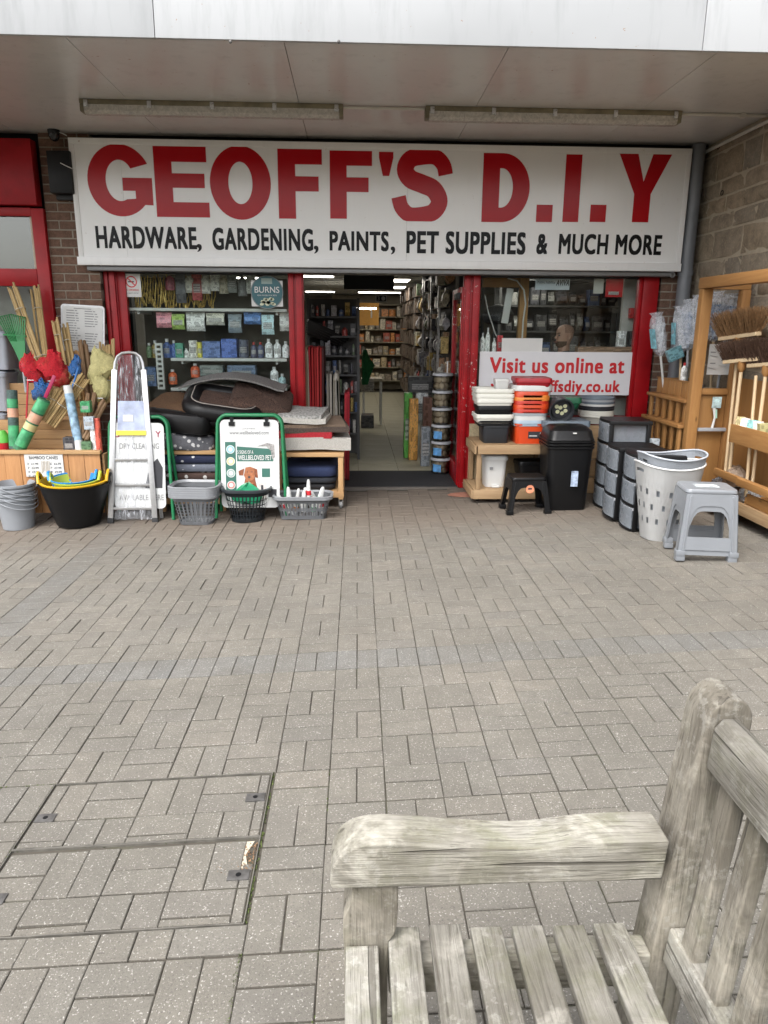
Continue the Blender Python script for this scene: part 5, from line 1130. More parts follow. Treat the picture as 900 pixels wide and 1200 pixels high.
item(98, 517, 108, 530, 6.2, 'box', (.06, .13, .06), 'dark green mesh bundle beside the small black box', depth=.08, name='mesh_bundle')
for k, (x, c, lab) in enumerate(((110, (.7, .7, .68), 'white rod with printed sleeve behind the sign board'), (115, (.5, .08, .05), 'red banded rod behind the sign board'), (104, (.3, .34, .38), 'grey coiled pack on the crossing sticks'))):
    if k < 2: item(x-2, 490, x+2, 530, 6.22, 'can', c, lab, name='rod')
    else: item(100, 488, 110, 503, 6.2, 'box', c, lab, depth=.05, name='coiled_pack')
item(96, 470, 106, 483, 6.22, 'box', (.03, .22, .08), 'green reel hanging on the crossing sticks', depth=.06, name='reel')
# rake
t = thing('leaf_rake', 'green plastic leaf rake standing head up by the neighbouring glass', 'rake', W(30, 470, 6.6)); GRP = plain('green_plastic', (.02, .22, .06), .4)
hub = W(27, 428, 6.62)
for k in range(13): m = MB(world=True); e = W(-3+k*2.7, 368+abs(k-6)*.6, 6.66); m.bar(hub, e, .008, .006); m.bar(e, e+Vector((.0, -.03, -.005)), .008, .006); obj('tine', m, GRP, t)
m = MB(world=True); m.bar(W(4, 392, 6.648), W(31, 394, 6.648), .01, .012); obj('brace', m, GRP, t)
m = MB(world=True); m.prism([W(12, 400, 6.635), W(29, 400, 6.635), W(30, 428, 6.61), W(25, 428, 6.61)], (0, .012, 0)); obj('head', m, GRP, t)
m = MB(world=True); m.tube([hub+Vector((0, 0, .02)), W(31, 460, 6.58)], .014, 10); obj('handle', m, plain('grey_tube', (.35, .37, .38), .4), t, smooth=True)
for k, (y0, y1) in enumerate(((482, 530), (434, 480), (388, 432))):
    a, b_ = W(-40, y1, 6.8), W(14, y0, 6.8); t = thing('storage_crate', ('lowest pale grey plastic box of the stack by the glass', 'middle pale grey plastic box of the stack by the glass', 'top pale grey plastic box of the stack by the glass')[k], 'plastic box', ((a.x+b_.x)/2, 6.8, a.z), 0, 'grey plastic boxes by the glass')
    w_, h_ = b_.x-a.x, b_.z-a.z; m = MB(); m.loft([rr(w_*.9, .24, .03, 0), rr(w_*.96, .27, .03, h_*.86)]); obj('body', m, plain('pale_grey_box', (.36, .38, .42), .4), t, smooth=True); m = MB(); m.loft([rr(w_, .29, .03, h_*.86), rr(w_, .29, .03, h_*.95), rr(w_*.9, .26, .03, h_)]); obj('lid', m, plain('pale_grey_lid', (.30, .32, .36), .4), t, smooth=True)
t = thing('display_stand', 'dark stand carrying the pale grey plastic boxes', 'stand', (W(-10, 530, 6.8).x, 6.8, -.06)); h_ = W(0, 530, 6.8).z+.06-.002; obj('cabinet', MB().box(-.25, .22, -.0, .15, 0, h_), DARK, t)
# ---- white notice board leaning on the pier
a, b_ = W(71, 412, 6.93), W(117, 357, 6.93); t = thing('notice_board', 'white framed key cutting price notice leaning on the brick pier', 'notice board', ((a.x+b_.x)/2, 6.95, a.z))
w_, h_ = b_.x-a.x, b_.z-a.z; M_ = T(0, 0, 0) @ rotm('X', R(-5)) @ rotm('Y', R(3)); ring = rr(w_, h_, .03, 0, 5)
def nbp(n, m, mt_): return obj(n, m.move(M_), mt_, t)
m = MB(); m.prism([(p[0], 0, p[1]+h_/2) for p in ring], (0, .014, 0)); nbp('frame', m, plain('frame_grey', (.50, .50, .50), .4, .5)); ring = rr(w_*.90, h_*.92, .02, 0, 5); m = MB(); m.prism([(p[0], -.003, p[1]+h_/2) for p in ring], (0, .004, 0)); nbp('sheet', m, PAPER)
m = MB(); rn = random.Random(3)
for col in (-1, 1):
    for k in range(15):
        if k in (7, 8) and col > 0: continue
        z = h_*.86-k*h_*.053; x = col*w_*.21-w_*.16; l = w_*.32*rn.uniform(.7, 1); m.box(x, x+l*.7, -.0045, -.004, z, z+.007); m.box(x+l*.78, x+l, -.0045, -.004, z, z+.007)
m.box(-w_*.2, w_*.2, -.0045, -.004, h_*.91, h_*.925); nbp('print_lines', m, GREYINK)
# ---- step ladder in its wrap
def wrapmat(name):
    m, nt, b = _new(name); b.inputs['Base Color'].default_value = (.80, .82, .86, 1); b.inputs['Roughness'].default_value = .12
    v = coords(nt, (30, 30, 3.0)); n = noise(nt, v, 1.2, 5, .6, 1.2)
    L(nt, ramp(nt, n, ((.38, .06), (.55, .20), (.66, .62))), b.inputs['Alpha']); bump(nt, b, n, .8, .02); return m
lb0, lb1 = G(128, 613), G(184, 611); ly = lb0.y; zt = W(150, 413, ly+.24).z
t = thing('step_ladder', 'aluminium step ladder wrapped in clear plastic leaning open by the black tub', 'step ladder', ((lb0.x+lb1.x)/2, ly, lb0.z))
ALU = plain('brushed_aluminium', (.50, .50, .50), .34, .85, scale=30, var=.1); zb = lb0.z+.002
def lad(f, s_):                       # f: height share, s_: -1..1 across
    L0, L1 = Vector((lb0.x+.012, ly, zb)), Vector((W(136, 428, ly+.24).x, ly+.24, zt)); R0, R1 = Vector((lb1.x-.012, ly, zb)), Vector((W(168, 428, ly+.24).x, ly+.24, zt))
    a = L0+(L1-L0)*f; b_ = R0+(R1-R0)*f; return (a+b_)/2+(b_-a)/2*s_
for s_ in (-1, 1): m = MB(world=True); m.bar(lad(0, s_), lad(.9, s_), .020, .045, (1, 0, 0)); obj('side_rail', m, ALU, t, bevel=.003)
pts = [lad(.9, -1), lad(.94, -.97), lad(.975, -.82), lad(.995, -.5), lad(1, 0), lad(.995, .5), lad(.975, .82), lad(.94, .97), lad(.9, 1)]; m = MB(world=True); m.tube(pts, .0125, 8); obj('safety_hoop', m, ALU, t, smooth=True)
for f in (.085, .225, .375): m = MB(world=True); m.bar(lad(f, -.93)+Vector((0, .03, 0)), lad(f, .93)+Vector((0, .03, 0)), .075, .022); obj('tread', m, ALU, t, bevel=.003)
m = MB(world=True); m.bar(lad(.54, -.93)+Vector((0, .06, 0)), lad(.54, .93)+Vector((0, .06, 0)), .13, .025); obj('platform', m, ALU, t, bevel=.003)
for s_ in (-1, 1): m = MB(world=True); q = lad(.54, s_*.98)+Vector((s_*.022, .08, 0)); m.bar(q, Vector((lad(0, s_).x+s_*.025, ly+.12, zb)), .016, .03, (1, 0, 0)); obj('rear_leg', m, ALU, t, bevel=.003)
for s_ in (-1, 1): m = MB(world=True); m.bar(lad(-.0, s_)+Vector((0, 0, -.002)), lad(.03, s_), .026, .052, (1, 0, 0)); obj('rubber_foot', m, DARK, t, bevel=.004)
def sheet(f0, f1, s0, s1, off, nx_=18, nz_=40, amp=.008, seed=1):
    m = MB(world=True); rn = random.Random(seed); ph = [rn.uniform(0, 6) for _ in range(6)]
    for i in range(nz_+1):
        for j in range(nx_+1):
            f = f0+(f1-f0)*i/nz_; s_ = s0+(s1-s0)*j/nx_; p = lad(f, s_); p = p+Vector((0, off+amp*(math.sin(s_*7+ph[0]+f*9)+.7*math.sin(s_*17+ph[1]-f*5)+.5*math.sin(s_*29+ph[2]+f*31)), 0)); m.v.append(tuple(p))
    for i in range(nz_):
        for j in range(nx_): k = i*(nx_+1)+j; m.f.append((k, k+1, k+nx_+2, k+nx_+1))
    return m
obj('plastic_wrap', sheet(.02, .985, -.86, .86, .004), wrapmat('clear_wrap'), t, smooth=True)
m = sheet(.545, .72, -.72, .86, -.012, 4, 4, 0); obj('printed_card', m, plain('ladder_card', (.40, .45, .60), .5, scale=9, var=.45), t); m = sheet(.52, .548, -.8, .9, -.014, 4, 2, 0); obj('yellow_label', m, plain('yellow_card', (.70, .55, .06), .5), t)
m = sheet(.60, .64, -.4, .2, -.016, 3, 2, 0); obj('white_label', m, PAPER, t)
# ---- pavement sign boards
GFR = plain('green_frame_paint', (.012, .17, .065), .38, var=.1)
def board(lab, pxl, pxr, pyt, Y, zb_, pan, lean=8):
    a, b_ = W(pxl, pyt, Y), W(pxr, pyt, Y); w_ = b_.x-a.x; h_ = a.z-zb_
    t = thing('pavement_sign', lab, 'sign board', ((a.x+b_.x)/2, Y-.0, zb_), 0, 'green framed pavement signs'); w2 = w_/2; r_ = .09
    M1 = rotm('X', R(-lean))
    def hoop(): return [(-w2-.03, 0, .01), (-w2, 0, h_-r_)]+[(-w2+r_-r_*math.cos(q), 0, h_-r_+r_*math.sin(q)) for q in [i*.26 for i in range(1, 6)]]+[(w2-r_+r_*math.sin(q), 0, h_-r_+r_*math.cos(q)) for q in [i*.26 for i in range(1, 6)]]+[(w2, 0, h_-r_), (w2+.03, 0, .01)]
    m = MB(); m.tube(hoop(), .0145, 10); m.move(M1); obj('front_frame', m, GFR, t, smooth=True)
    m = MB(); m.tube(hoop(), .0145, 10); m.move(T(0, .12+h_*math.sin(R(lean))*1.2, -.0) @ rotm('X', R(lean))); obj('rear_frame', m, GFR, t, smooth=True)
    pw_, ph_ = w_*pan[0], h_*pan[1]; zc = h_*pan[2]
    m = MB(); m.prism([(p[0], -.022, zc+p[1]) for p in rr(pw_, ph_, .045, 0, 6)], (0, .008, 0)); m.move(M1); obj('panel', m, plain('board_panel_white', (.60, .61, .60), .35, var=.04), t)
    return t, w_, h_, pw_, ph_, zc, T(t.location.x, t.location.y, t.location.z) @ M1
zb1 = gz(-1.8, 6.0)
t, w_, h_, pw_, ph_, zc, MM = board('green framed pavement sign about dry cleaning half hidden behind the ladder', 122, 191, 489, 6.06, zb1, (.90, .82, .53))
def bt(s_, mt_, x0, x1, z0, z1, b=.012): text('lettering', s_, mt_, t, x0*pw_, x1*pw_, zc+z0*ph_, zc+z1*ph_, -.0225, b, M=MM)
bt('G', plain('maroon_ink', (.30, .02, .06), .5), -.46, -.36, .335, .405); bt('Y', plain('maroon_ink', (.30, .02, .06), .5), .34, .44, .335, .405)
bt('DRY CLEANING', GREYINK, -.36, .40, .20, .265); bt('AVAILABLE HERE', GREYINK, -.40, .46, -.40, -.335)
m = MB(); m.prism([(pw_*.10, -.0226, zc-ph_*.26), (pw_*.44, -.0226, zc-ph_*.26), (pw_*.46, -.0226, zc-ph_*.02), (pw_*.36, -.0226, zc+ph_*.09), (pw_*.2, -.0226, zc+ph_*.0)], (0, .0005, 0)); m.move(rotm('X', R(-8))); obj('printed_picture', m, INK, t)
zb2 = gz(-.75, 5.95)
t, w_, h_, pw_, ph_, zc, MM = board('green framed pavement sign with a brown dog and five round badges', 251.5, 328.5, 487, 6.0, zb2, (.91, .84, .535), 7)
M1 = rotm('X', R(-7))
def flat(nm, pts, mt_, d=.0230): m = MB(); m.prism([(x*pw_, -d, zc+z*ph_) for x, z in pts], (0, .0004, 0)); m.move(M1); obj(nm, m, mt_, t)
def disc(nm, x, z, r_, mt_, d=.0234): flat(nm, [(x+r_/pw_*math.cos(i*.35), z+r_/ph_*math.sin(i*.35)) for i in range(18)], mt_, d)
bt('www.wellbeloved.com', GREYINK, -.34, .33, .335, .375, .006); bt('JAMES', GREYINK, -.12, .10, .39, .405, .004)
DGR = plain('deep_green_ink', (.035, .13, .10), .5, bmp=0); flat('green_strip', [(-.42, -.42), (-.24, -.42), (-.24, .25), (-.42, .25)], DGR); flat('green_band', [(-.22, .03), (.40, .03), (.40, .17), (-.22, .20)], DGR)
for k, c in enumerate(((.25, .50, .58), (.62, .48, .25), (.30, .38, .36), (.55, .22, .20), (.40, .50, .48))):
    mm_ = plain('badge%d' % k, c, .5, bmp=0); disc('badge', -.33, .165-k*.135, .036, PAPER); disc('badge_ring', -.33, .165-k*.135, .031, mm_, .0238); disc('badge_centre', -.33, .165-k*.135, .018, PAPER, .0242)
t_ = t; text('lettering', '5 SIGNS OF A', PAPER, t, -.21*pw_, .06*pw_, zc+.115*ph_, zc+.155*ph_, -.0236, .012, M=MM); text('lettering', 'WELLBELOVED PET', PAPER, t, -.20*pw_, .37*pw_, zc+.045*ph_, zc+.10*ph_, -.0236, .016, M=MM)
DOGC = plain('dog_print', (.22, .065, .025), .6, scale=40, var=.5); DOG2 = plain('dog_print_light', (.34, .12, .05), .6, scale=40, var=.4)
flat('dog_body', [(-.14, -.42), (.12, -.42), (.125, -.30), (.09, -.20), (.07, -.12), (-.02, -.10), (-.08, -.14), (-.12, -.26)], DOGC); flat('dog_chest', [(-.06, -.40), (.06, -.40), (.05, -.22), (-.02, -.20), (-.05, -.28)], DOG2, .0236)
flat('dog_head', [(-.11, -.13), (-.07, -.19), (.0, -.20), (.06, -.17), (.09, -.10), (.08, -.05), (.0, -.03), (-.08, -.04)], DOG2, .0240); flat('dog_ear', [(-.10, -.05), (-.20, -.08), (-.19, -.13), (-.12, -.13)], DOGC, .0244); flat('dog_ear', [(.07, -.05), (.12, -.06), (.13, -.16), (.08, -.15)], DOGC, .0244)
disc('dog_nose', -.02, -.15, .010, INK, .0246); disc('dog_eye', -.05, -.09, .005, INK, .0246); disc('dog_eye', .03, -.09, .005, INK, .0246)
flat('green_logo', [(.20, -.15), (.34, -.15), (.34, -.05), (.20, -.05)], DGR); flat('photo_print', [(.14, -.40), (.27, -.40), (.27, -.21), (.14, -.21)], plain('pale_print', (.60, .55, .52), .5, scale=25, var=.3)); flat('cat_print', [(.18, -.33), (.22, -.33), (.22, -.24), (.18, -.24)], INK, .0236); flat('black_print', [(.30, -.38), (.44, -.38), (.45, -.29), (.31, -.28)], INK)
flat('dog_head_print', [(.12, .20), (.30, .24), (.42, .22), (.43, .08), (.38, .05), (.36, .15), (.28, .20)], plain('grey_print', (.28, .27, .26), .6, scale=50, var=.6), .0238)
for s_ in (-1, 1): m = MB(); m.box(s_*w_*.27-.025, s_*w_*.27+.025, -.034, -.0232, zc+ph_*.43, zc+ph_*.475); m.box(s_*w_*.27-.012, s_*w_*.27+.012, -.034, .004, zc+ph_*.475, zc+ph_*.53); m.move(M1); obj('bulldog_clip', m, BLACK, t)
# ---- pet beds on a pine table
def cushion(name, lab, c, w_, d_, h_, mat, rz=0, grp=None, tilt=(0, 0), r_=.07, puff=1., cat='cushion', parts=None):
    t = obj(name, None_mesh(w_, d_, h_, r_, puff, hash(lab) % 999).mesh(name, mat, smooth=True), None); t.location = c; t.rotation_euler = (R(tilt[0]), R(tilt[1]), rz); tag(t, lab, cat, grp); return t
def None_mesh(w_, d_, h_, r_, puff, seed):
    m = MB(); rn = random.Random(seed); rings = []
    for z, k in ((0, .90), (.08, .965), (.3, 1.0), (.62, 1.0), (.85, .97), (.95, .90), (1.0, .70), (1.03*puff, .35), (1.04*puff, .02)):
        rings.append([(p[0]*(1+rn.gauss(0, .006)), p[1]*(1+rn.gauss(0, .006)), p[2]*(1+rn.gauss(0, .03))) for p in rr(w_*k, d_*k, r_*k, h_*z, 6)])
    m.loft(rings); return m
def spotted(name, base, spot, scale=14, thr=.16):
    m, nt, b = _new(name); v = coords(nt, kind='Object'); k = N(nt, 'ShaderNodeTexVoronoi', Scale=float(scale)); L(nt, v, k.inputs['Vector'])
    n = noise(nt, v, 60, 3); c = mix(nt, ramp(nt, n, ((.3, 0.), (.7, .5))), base, sc3(base, 1.6)); c = mix(nt, ramp(nt, k.outputs['Distance'], ((thr, 1.), (thr+.03, 0.))), c, spot); L(nt, c, b.inputs['Base Color']); b.inputs['Roughness'].default_value = .95; bump(nt, b, n, .3); return m
def fleck(name, a, b_, scale=90):
    m, nt, b = _new(name); v = coords(nt); n = noise(nt, v, scale, 4, .7); L(nt, ramp(nt, n, ((.38, a), (.62, b_))), b.inputs['Base Color']); b.inputs['Roughness'].default_value = .95; bump(nt, b, n, .6); return m
BONE = spotted('grey_bone_fabric', (.10, .10, .11), (.55, .54, .53), 19, .27); NAVY = spotted('navy_paw_fabric', (.018, .022, .05), (.55, .55, .55), 15, .21); BRN = spotted('brown_paw_fabric', (.06, .035, .028), (.55, .53, .5), 14, .24); GRYF = spotted('grey_blue_fabric', (.12, .13, .16), (.55, .55, .56), 15, .18)
FAUX = plain('black_faux_leather', (.007, .0065, .007), .4, scale=7, bmp=.25, spec=.3); TWEED = fleck('brown_tweed', (.022, .012, .009), (.095, .052, .036)); TAN = fleck('tan_fleece', (.07, .036, .017), (.145, .077, .036)); 
tz = W(220, 528, 6.3).z; txl, txr = W(182, 528, 6.3).x, W(262, 528, 6.3).x
def table(lab, x0, x1, y0, y1, zt_, zlow, cast, zg):
    t = thing('display_table', lab, 'table', ((x0+x1)/2, (y0+y1)/2, zg))
    def p(n, m, mt_): m.world = True; return obj(n, m, mt_, t, bevel=.004)
    p('table_top', MB().box(x0, x1, y0, y1, zt_-.035, zt_), PINE)
    if zlow: p('lower_shelf', MB().box(x0+.003, x1-.003, y0+.005, y1-.005, zlow-.05, zlow), PINE)
    for x in (x0+.03, x1-.03):
        for y in (y0+.03, y1-.03): p('leg', MB().box(x-.022, x+.022, y-.022, y+.022, zg+(.09 if cast else 0), zt_-.037 if not zlow else zt_-.037), PINEZ)
    if cast:
        for x in (x0+.03, x1-.03):
            for y in (y0+.03, y1-.03):
                m = MB(world=True); m.tube([(x-.012, y, zg+.036), (x+.012, y, zg+.036)], .033, 16); w2 = obj('caster_wheel', m, plain('grey_rubber', (.20, .20, .20), .6), t, smooth=True)
                m = MB(world=True); m.box(x-.02, x-.014, y-.02, y+.02, zg+.03, zg+.088); m.box(x+.014, x+.02, y-.02, y+.02, zg+.03, zg+.088); obj('caster_fork', m, STEELW, t)
    return t
table('pine table under the pile of pet beds', txl, txr, 6.3, 6.95, tz, .09, False, -.03)
cz = .10
for k, (mt_, lab) in enumerate(((BRN, 'dark brown cushion with pale paw prints at the bottom of the pet bed pile'), (GRYF, 'grey blue cushion second from the bottom under the pine table'), (BRN, 'brown cushion with pale paw prints third under the pine table'), (GRYF, 'thin grey cushion just under the navy one'), (NAVY, 'navy cushion with pale spots right under the table top'))):
    h_ = (tz-.04-cz)/5; cushion('pet_cushion', lab, ((txl+txr)/2+.005, 6.6, cz+k*h_), (txr-txl)-.06-.02*(k % 2), .60, h_*.97, mt_, 0, 'cushions under the pine table', r_=.05)
xc = (txl+txr)/2
cushion('pet_cushion', 'grey cushion with white bone prints at the front of the pine table', (W(217, 528, 6.4).x, 6.45, tz+.002), .50, .36, .14, BONE, R(10), None, (0, 6), .06)
cushion('pet_cushion', 'flat brown cushion above the bone print one', (W(218, 508, 6.5).x, 6.6, tz+.155), .56, .5, .06, plain('flat_brown_fabric', (.085, .05, .035), .95, scale=40), R(-4))
def petbed(lab, c, w_, d_, h_, inner, rz, tilt):
    t = thing('pet_bed', lab, 'pet bed', c, 0); t.rotation_euler = (R(tilt[0]), R(tilt[1]), rz)
    obj('base', None_mesh(w_, d_, h_*.35, .10, 1, 3), FAUX, t, smooth=True); pts = [Vector(p)+Vector((0, 0, h_*.55)) for p in rr(w_*.84, d_*.84, .13, 0, 7)]
    m = MB(); n = len(pts); i0 = 0; m.tube(pts, h_*.40, 12, closed=True); obj('bolster', m, FAUX, t, smooth=True)
    m = MB(); m.tube([p+Vector((0, 0, h_*.385)) for p in pts], .006, 6, closed=True); obj('piping', m, plain('pale_piping', (.30, .27, .24), .8), t, smooth=True)
    o = obj('inner_cushion', None_mesh(w_*.72, d_*.72, h_*.42, .09, 1.1, 5), inner, t, smooth=True); o.location = (0, 0, h_*.36); return t
zz = tz+.225
p = W(216, 500, 6.55); cushion('pet_cushion', 'thick black pet cushion with a tan fleece top, lower of the pile', (p.x, 6.55, W(216, 503, 6.5).z), .66, .6, .19, FAUX, R(-12), None, (0, 4), .10)
o = obj('pet_cushion_top', None_mesh(.60, .54, .05, .09, 1.1, 5).mesh('tan_top', TAN, smooth=True), None); o.name = 'fleece_pad'; o.location = (p.x+.01, 6.54, W(216, 503, 6.5).z+.185); o.rotation_euler = (R(14), R(4), R(-12)); tag(o, 'tan fleece pad lying on the thick black pet cushion', 'pad')
p = W(262, 485, 6.6); petbed('black bolster pet bed with brown tweed lining tilted on top of the pile', (p.x, 6.58, W(266, 488, 6.5).z), .66, .58, .20, TWEED, R(6), (16, 9))
p = W(290, 480, 6.8); cushion('pet_cushion', 'brown tweed slab standing up behind the black bolster pet bed', (W(303, 480, 6.6).x, 6.70, W(300, 484, 6.6).z), .56, .50, .17, TWEED, R(4), None, (20, 12), .06)
# thin curved mat on the very top
m = MB(); a, b_ = W(213, 455, 6.75), W(334, 458, 6.75); n_ = 16; pf = []
for i in range(n_+1): f = i/n_; pf.append((a.x+(b_.x-a.x)*f, a.z+(b_.z-a.z)*f+.10*math.sin(math.pi*min(1, f*1.05))**.9))
m.loft([[(x, y, z+dz) for (y, dz) in ((6.62, 0), (6.98, .03), (6.98, .045), (6.62, .014))] for x, z in pf]); o = obj('foam_mat', m, fleck('grey_foam', (.10, .095, .09), (.22, .21, .20)), smooth=True); tag(o, 'thin grey mat arched over the top of the pet beds', 'mat')
# ---- trolley table with folded mats
ly2 = 6.28; z2 = W(360, 531, ly2).z; xa, xb = W(322, 530, ly2).x, W(403, 530, ly2).x; zg = gz(-.4, 6.2)
table('pine trolley on casters stacked with folded mats by the doorway', xa, xb, ly2, 6.98, z2, W(390, 577, ly2).z, True, zg)
def slab(lab, px0, py0, px1, py1, Y, dep, mat, rz, col=None, fold=0, tl=0):
    a, b_ = W(px0, py1, Y), W(px1, py0, Y); w_, h_ = b_.x-a.x, b_.z-a.z; m = MB(); n_ = 12; rings = []
    for i in range(n_+1):
        f = i/n_; x = -w_/2+w_*f; wv = .006*math.sin(f*5+px0)+.002*math.sin(f*13); rings.append([(x, y, z+wv) for y, z in ((-dep/2, 0), (dep/2, 0), (dep/2, h_*.85), (-dep/2, h_))])
    m.loft(rings); o = obj('folded_mat', m, mat, smooth=40, loc=((a.x+b_.x)/2, Y+dep/2, a.z+.004)); o.rotation_euler = (R(tl), 0, rz); tag(o, lab, 'mat', 'folded mats on the trolley')
CREAM = fleck('cream_mat', (.40, .38, .34), (.52, .50, .46)); REDF = fleck('red_mat', (.32, .012, .02), (.42, .03, .04)); TAUPE = fleck('taupe_mat', (.16, .11, .075), (.25, .18, .13)); GREYPAT = fleck('grey_weave_mat', (.16, .16, .15), (.46, .45, .43), 45); DBR = fleck('dark_brown_mat', (.05, .035, .028), (.10, .075, .06))
slab('thick cream mat at the bottom of the trolley pile', 326, 514, 409, 528, 6.30, .62, CREAM, R(3)); slab('red mat lying on the cream one', 324, 508, 390, 515, 6.31, .55, REDF, R(-2)); slab('dark brown mat with a turned up corner above the red one', 330, 502, 406, 508, 6.33, .6, DBR, R(5))
slab('taupe mat above the dark brown one', 326, 497, 402, 502, 6.36, .55, TAUPE, R(6), tl=3); slab('plain pale grey mat under the woven one', 328, 491, 384, 497, 6.34, .5, CREAM, R(-4)); slab('grey woven pattern mat on top of the trolley pile', 328, 485, 380, 492, 6.36, .5, GREYPAT, R(-6), tl=4)
zl = W(390, 577, ly2).z
for k in range(3): cushion('pet_cushion', ('black cushion lying lowest on the trolley shelf', 'dark cushion in the middle of the trolley shelf', 'navy cushion on top of those on the trolley shelf')[k], ((xa+xb)/2-.02+.01*k, 6.62, zl+.003+k*.06), (xb-xa)-.12, .56, .057 if k < 2 else .10, (plain('black_cloth', (.014, .014, .016), .9), plain('dark_cloth', (.02, .022, .028), .9), plain('navy_cloth', (.018, .028, .075), .9))[k], 0, 'cushions on the trolley shelf', r_=.09)
# ---- baskets
def basket(name, lab, c, wt, dt, wb, db, h, mat, rows, n=44, rz=0, grp=None, rad=.06, cat='basket', rim=.022, lo=0):
    t = thing(name, lab, cat, c, rz, grp); seg = 11
    def ring(f, off=0): return rr(wb+(wt-wb)*f+off, db+(dt-db)*f+off, rad+(.03*f), h*f, seg)
    nn = 4*seg; lv = [0, .10]
    for r_ in range(rows): lv += [.10+(.72/rows)*(r_+.82), .10+(.72/rows)*(r_+1)]
    lv += [.93]; m = MB()
    fine = []
    for f in lv:                      # resample the ring evenly
        R_ = ring(f); L_ = [0]
        for i in range(nn): L_.append(L_[-1]+(Vector(R_[(i+1) % nn])-Vector(R_[i])).length)
        tot = L_[-1]; out = []; i = 0
        for q in range(n*2):
            s_ = tot*(q//2+(.62 if q % 2 else 0))/n
            while L_[i+1] < s_: i += 1
            u = (s_-L_[i])/max(1e-9, L_[i+1]-L_[i]); out.append(Vector(R_[i])*(1-u)+Vector(R_[(i+1) % nn])*u)
        fine.append(out)
    for i in range(len(lv)-1):
        hole = (1 <= i < len(lv)-2) and (i % 2 == 1)
        if lv[i] < lo: continue
        for j in range(n*2):
            if hole and j % 2 == 0: continue
            k = (j+1) % (n*2); b0 = len(m.v); m.v += [tuple(fine[i][j]), tuple(fine[i][k]), tuple(fine[i+1][k]), tuple(fine[i+1][j])]; m.f.append((b0, b0+1, b0+2, b0+3))
    obj('lattice', m, mat, t, solid=.003)
    if not lo: m = MB(); m.loft([ring(0)]+[[tuple(Vector(p)+Vector((0, 0, .006))) for p in ring(0)]]); obj('bottom', m, mat, t)
    m = MB(); m.loft([ring(.93), ring(.93, rim*2), [tuple(Vector(p)+Vector((0, 0, h*.05))) for p in ring(.95, rim*2.1)], [tuple(Vector(p)+Vector((0, 0, h*.07))) for p in ring(.95, rim)], [tuple(Vector(p)) for p in ring(.94, -.004)]], (False, False)); obj('rim', m, mat, t, smooth=True)
    return t
GB = plain('grey_basket_plastic', (.24, .25, .265), .4, scale=5, var=.06); DB = plain('charcoal_basket_plastic', (.03, .036, .042), .38, scale=5)
c = G(228, 617); c.y += .13
for k in range(5): basket('laundry_basket', ('lowest grey laundry basket of the nested stack by the ladder', 'second grey laundry basket up in the nested stack', 'third grey laundry basket up in the nested stack', 'fourth grey laundry basket up in the nested stack', 'topmost empty grey laundry basket of the nested stack')[k], (c.x, c.y, gz(c.x, c.y)+.003+k*.0185), .375, .30, .27, .21, .255, GB, 7, 30, R(-4), 'nested grey laundry baskets', lo=.72 if k else 0)
c = G(288, 614); c.y += .14; basket('laundry_basket', 'round charcoal laundry basket holding green cloth', (c.x, c.y, gz(c.x, c.y)+.003), .385, .33, .27, .24, .285, DB, 5, 36, 0, None, .11)
m = MB(); rn = random.Random(9); rings = []
for z, k in ((0, .9), (.06, 1), (.11, .8), (.14, .45), (.15, .05)): rings.append([(.115*k*math.cos(i*.42)*(1+rn.gauss(0, .12)), .09*k*math.sin(i*.42)*(1+rn.gauss(0, .12)), z+rn.gauss(0, .01)) for i in range(15)])
m.loft(rings); o = obj('green_cloth', m, plain('green_bag', (.015, .25, .12), .35, scale=9, var=.3, bmp=.4), smooth=True, loc=(c.x+.01, c.y, gz(c.x, c.y)+.16)); tag(o, 'crumpled bright green bag inside the charcoal basket', 'bag')
c = G(355, 610); c.y += .11; cz_ = gz(c.x, c.y)+.003
basket('laundry_basket', 'wide grey basket full of white scrubbing brushes', (c.x, c.y, cz_), .47, .25, .38, .18, .19, GB, 2, 40, 0, None, .05); basket('laundry_basket', 'second wide grey basket nested in the brush basket', (c.x, c.y, cz_+.014), .47, .25, .38, .18, .19, GB, 2, 40, 0, None, .05)
BRW = plain('white_brush_plastic', (.62, .63, .62), .3, var=.04)
rn = random.Random(12)
for k, (px, py) in enumerate(((338, 580), (339, 573), (346, 575), (355, 578), (361, 566), (366, 574), (372, 573), (374, 577), (377, 580), (342, 584), (368, 584))):
    p = W(px, py-4, c.y+rn.uniform(-.05, .05)); h_ = .19; t = thing('scrubbing_brush', ('white brush handle poking over the end of the basket', 'tall white brush handle standing in the basket', 'white brush with red print in the basket', 'white brush with green print in the basket', 'tallest white brush handle in the basket', 'slim white brush beside the tallest one', 'white brush in front of the orange one', 'curved white brush at the end of the basket', 'white brush half sunk in the basket corner', 'short white brush low in the basket', 'short orange labelled brush low in the basket')[k], 'brush', (p.x, p.y, p.z-h_), 0, 'white brushes in the basket'); t.rotation_euler = (rn.gauss(0, .15), rn.gauss(0, .22) if k not in (0, 7) else (-.5 if k == 0 else .4), rn.random()*3)
    m = MB(); m.loft([rr(.045, .03, .012, 0, 4), rr(.052, .034, .014, h_*.45, 4), rr(.042, .026, .011, h_*.66, 4), rr(.034, .022, .010, h_*.9, 4), rr(.018, .012, .005, h_, 4)]); obj('handle', m, BRW, t, smooth=True)
    m = MB(); m.loft([rr(.056, .037, .014, h_*.30, 4), rr(.056, .037, .014, h_*.50, 4)]); obj('label_band', m, (REDP, plain('orange_print', (.62, .20, .03), .5), GRL, PAPER)[k % 4], t, smooth=True)
